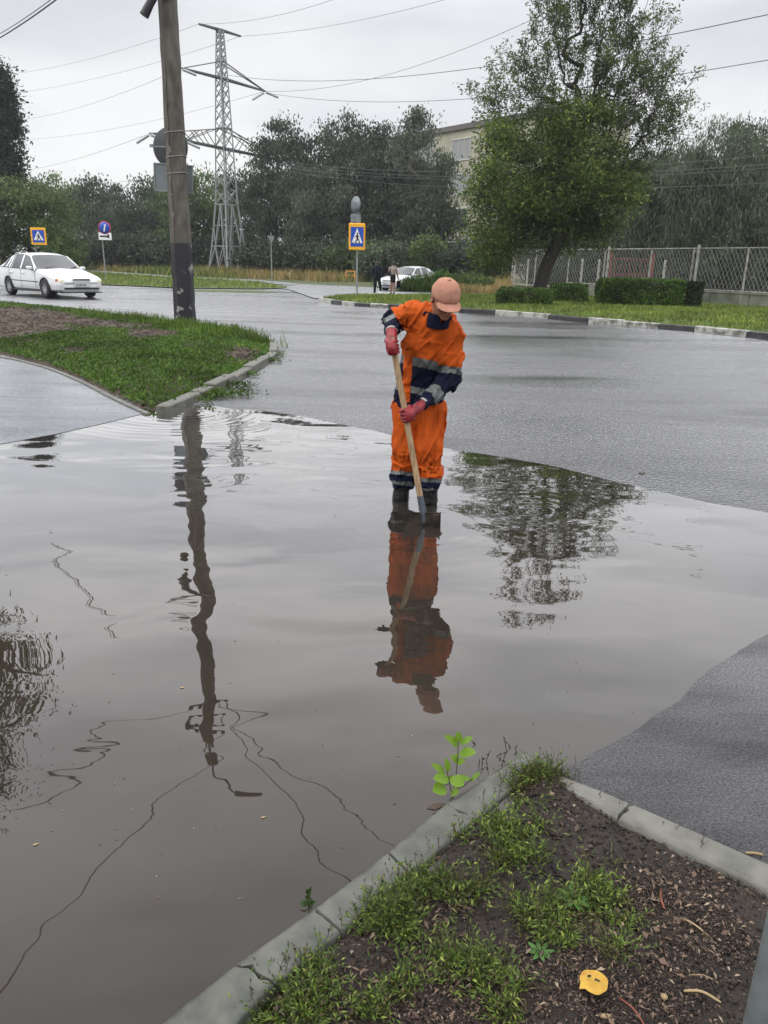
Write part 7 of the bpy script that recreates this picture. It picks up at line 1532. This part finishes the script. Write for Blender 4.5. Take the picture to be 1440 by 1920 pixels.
for (x, y, L, lab) in ((337, 1290, .03, 'pale yellow leaf floating left of the mirrored pole'), (488, 1534, .02, 'pale leaf floating below the mirrored lamp'), (60, 1585, .02, 'pale leaf floating near the left edge')):
    q_ = G(x, y, .0062); V, F = leaf_quads(np.zeros((1, 3)), L, L*.5, dirs=np.array([[1, .6, 0.]]), nrm=np.array([[0, 0, 1.]]), g=g); o = obj('floating_leaf', V, F, M['straw'], None); o.location = Vector(q_); props(o, lab, 'leaf')
c = G(822, 1512, .0055); V = [c+np.array([x*.0017, y*.0017, .001]) for x, y in ((-22, -6), (-6, 8), (10, 9), (18, 6), (4, -3), (-8, -10))]; props(obj('leaf_shadow', V, [(0, 5, 4, 3, 2, 1)[::-1]], M['stem_brown'], None), 'dark sodden leaf in the water against the kerb below the seedling', 'leaf')  # brown patch laid on the water as a painted leaf shadow
# small stones on the wet road
V, F = lumps(np.array([G(1203, 886, .01)]), .03, g, .6); props(obj('stone', V, F, M['kerb_old'], None, smooth=True), 'small stone lying on the wet road right of the worker', 'stone')
# galvanised post at the lower right corner, close to the camera
q_ = W(1470, 1725, 1.12); q_[2] = 0; root = thing('metal_post', 'grey galvanised pipe post cut off by the lower right corner', 'post', tuple(q_)); M['pipe'] = mat('grey_green_pipe', (0.21, 0.235, 0.24), 0.42, metal=0.3, var=.35, vscale=12, bump=.2, bscale=40, bdist=.002)
MB().tube([(0, 0, -.1), (0, 0, .4), (0, 0, .95)], .029, 28).obj('pipe', M['pipe'], root); MB().lathe([(.031, .93), (.031, .955), (0, .962)], (0, 0, 0), (0, 0, 1), 28).obj('end_cap', M['pipe'], root)

# ------------------------------------------------------------------ damp air: one closed box round everything
hm = bpy.data.materials.new('damp_air'); hm.use_nodes = True; hn = hm.node_tree; hn.nodes.clear(); ho = hn.nodes.new('ShaderNodeOutputMaterial'); hv = hn.nodes.new('ShaderNodeVolumePrincipled')
hv.inputs['Color'].default_value = (0.93, 0.96, 1.0, 1); hv.inputs['Density'].default_value = 0.0004; hv.inputs['Anisotropy'].default_value = 0.2; hn.links.new(hv.outputs[0], ho.inputs['Volume'])
hb_ = MB(); hb_.box((0, 185, 15.5), (860, 530, 33.2)); o = hb_.obj('haze', hm, None); o['kind'] = 'stuff'; o['label'] = 'thin damp air fading the far trees'
SC.cycles.volume_bounces = 0
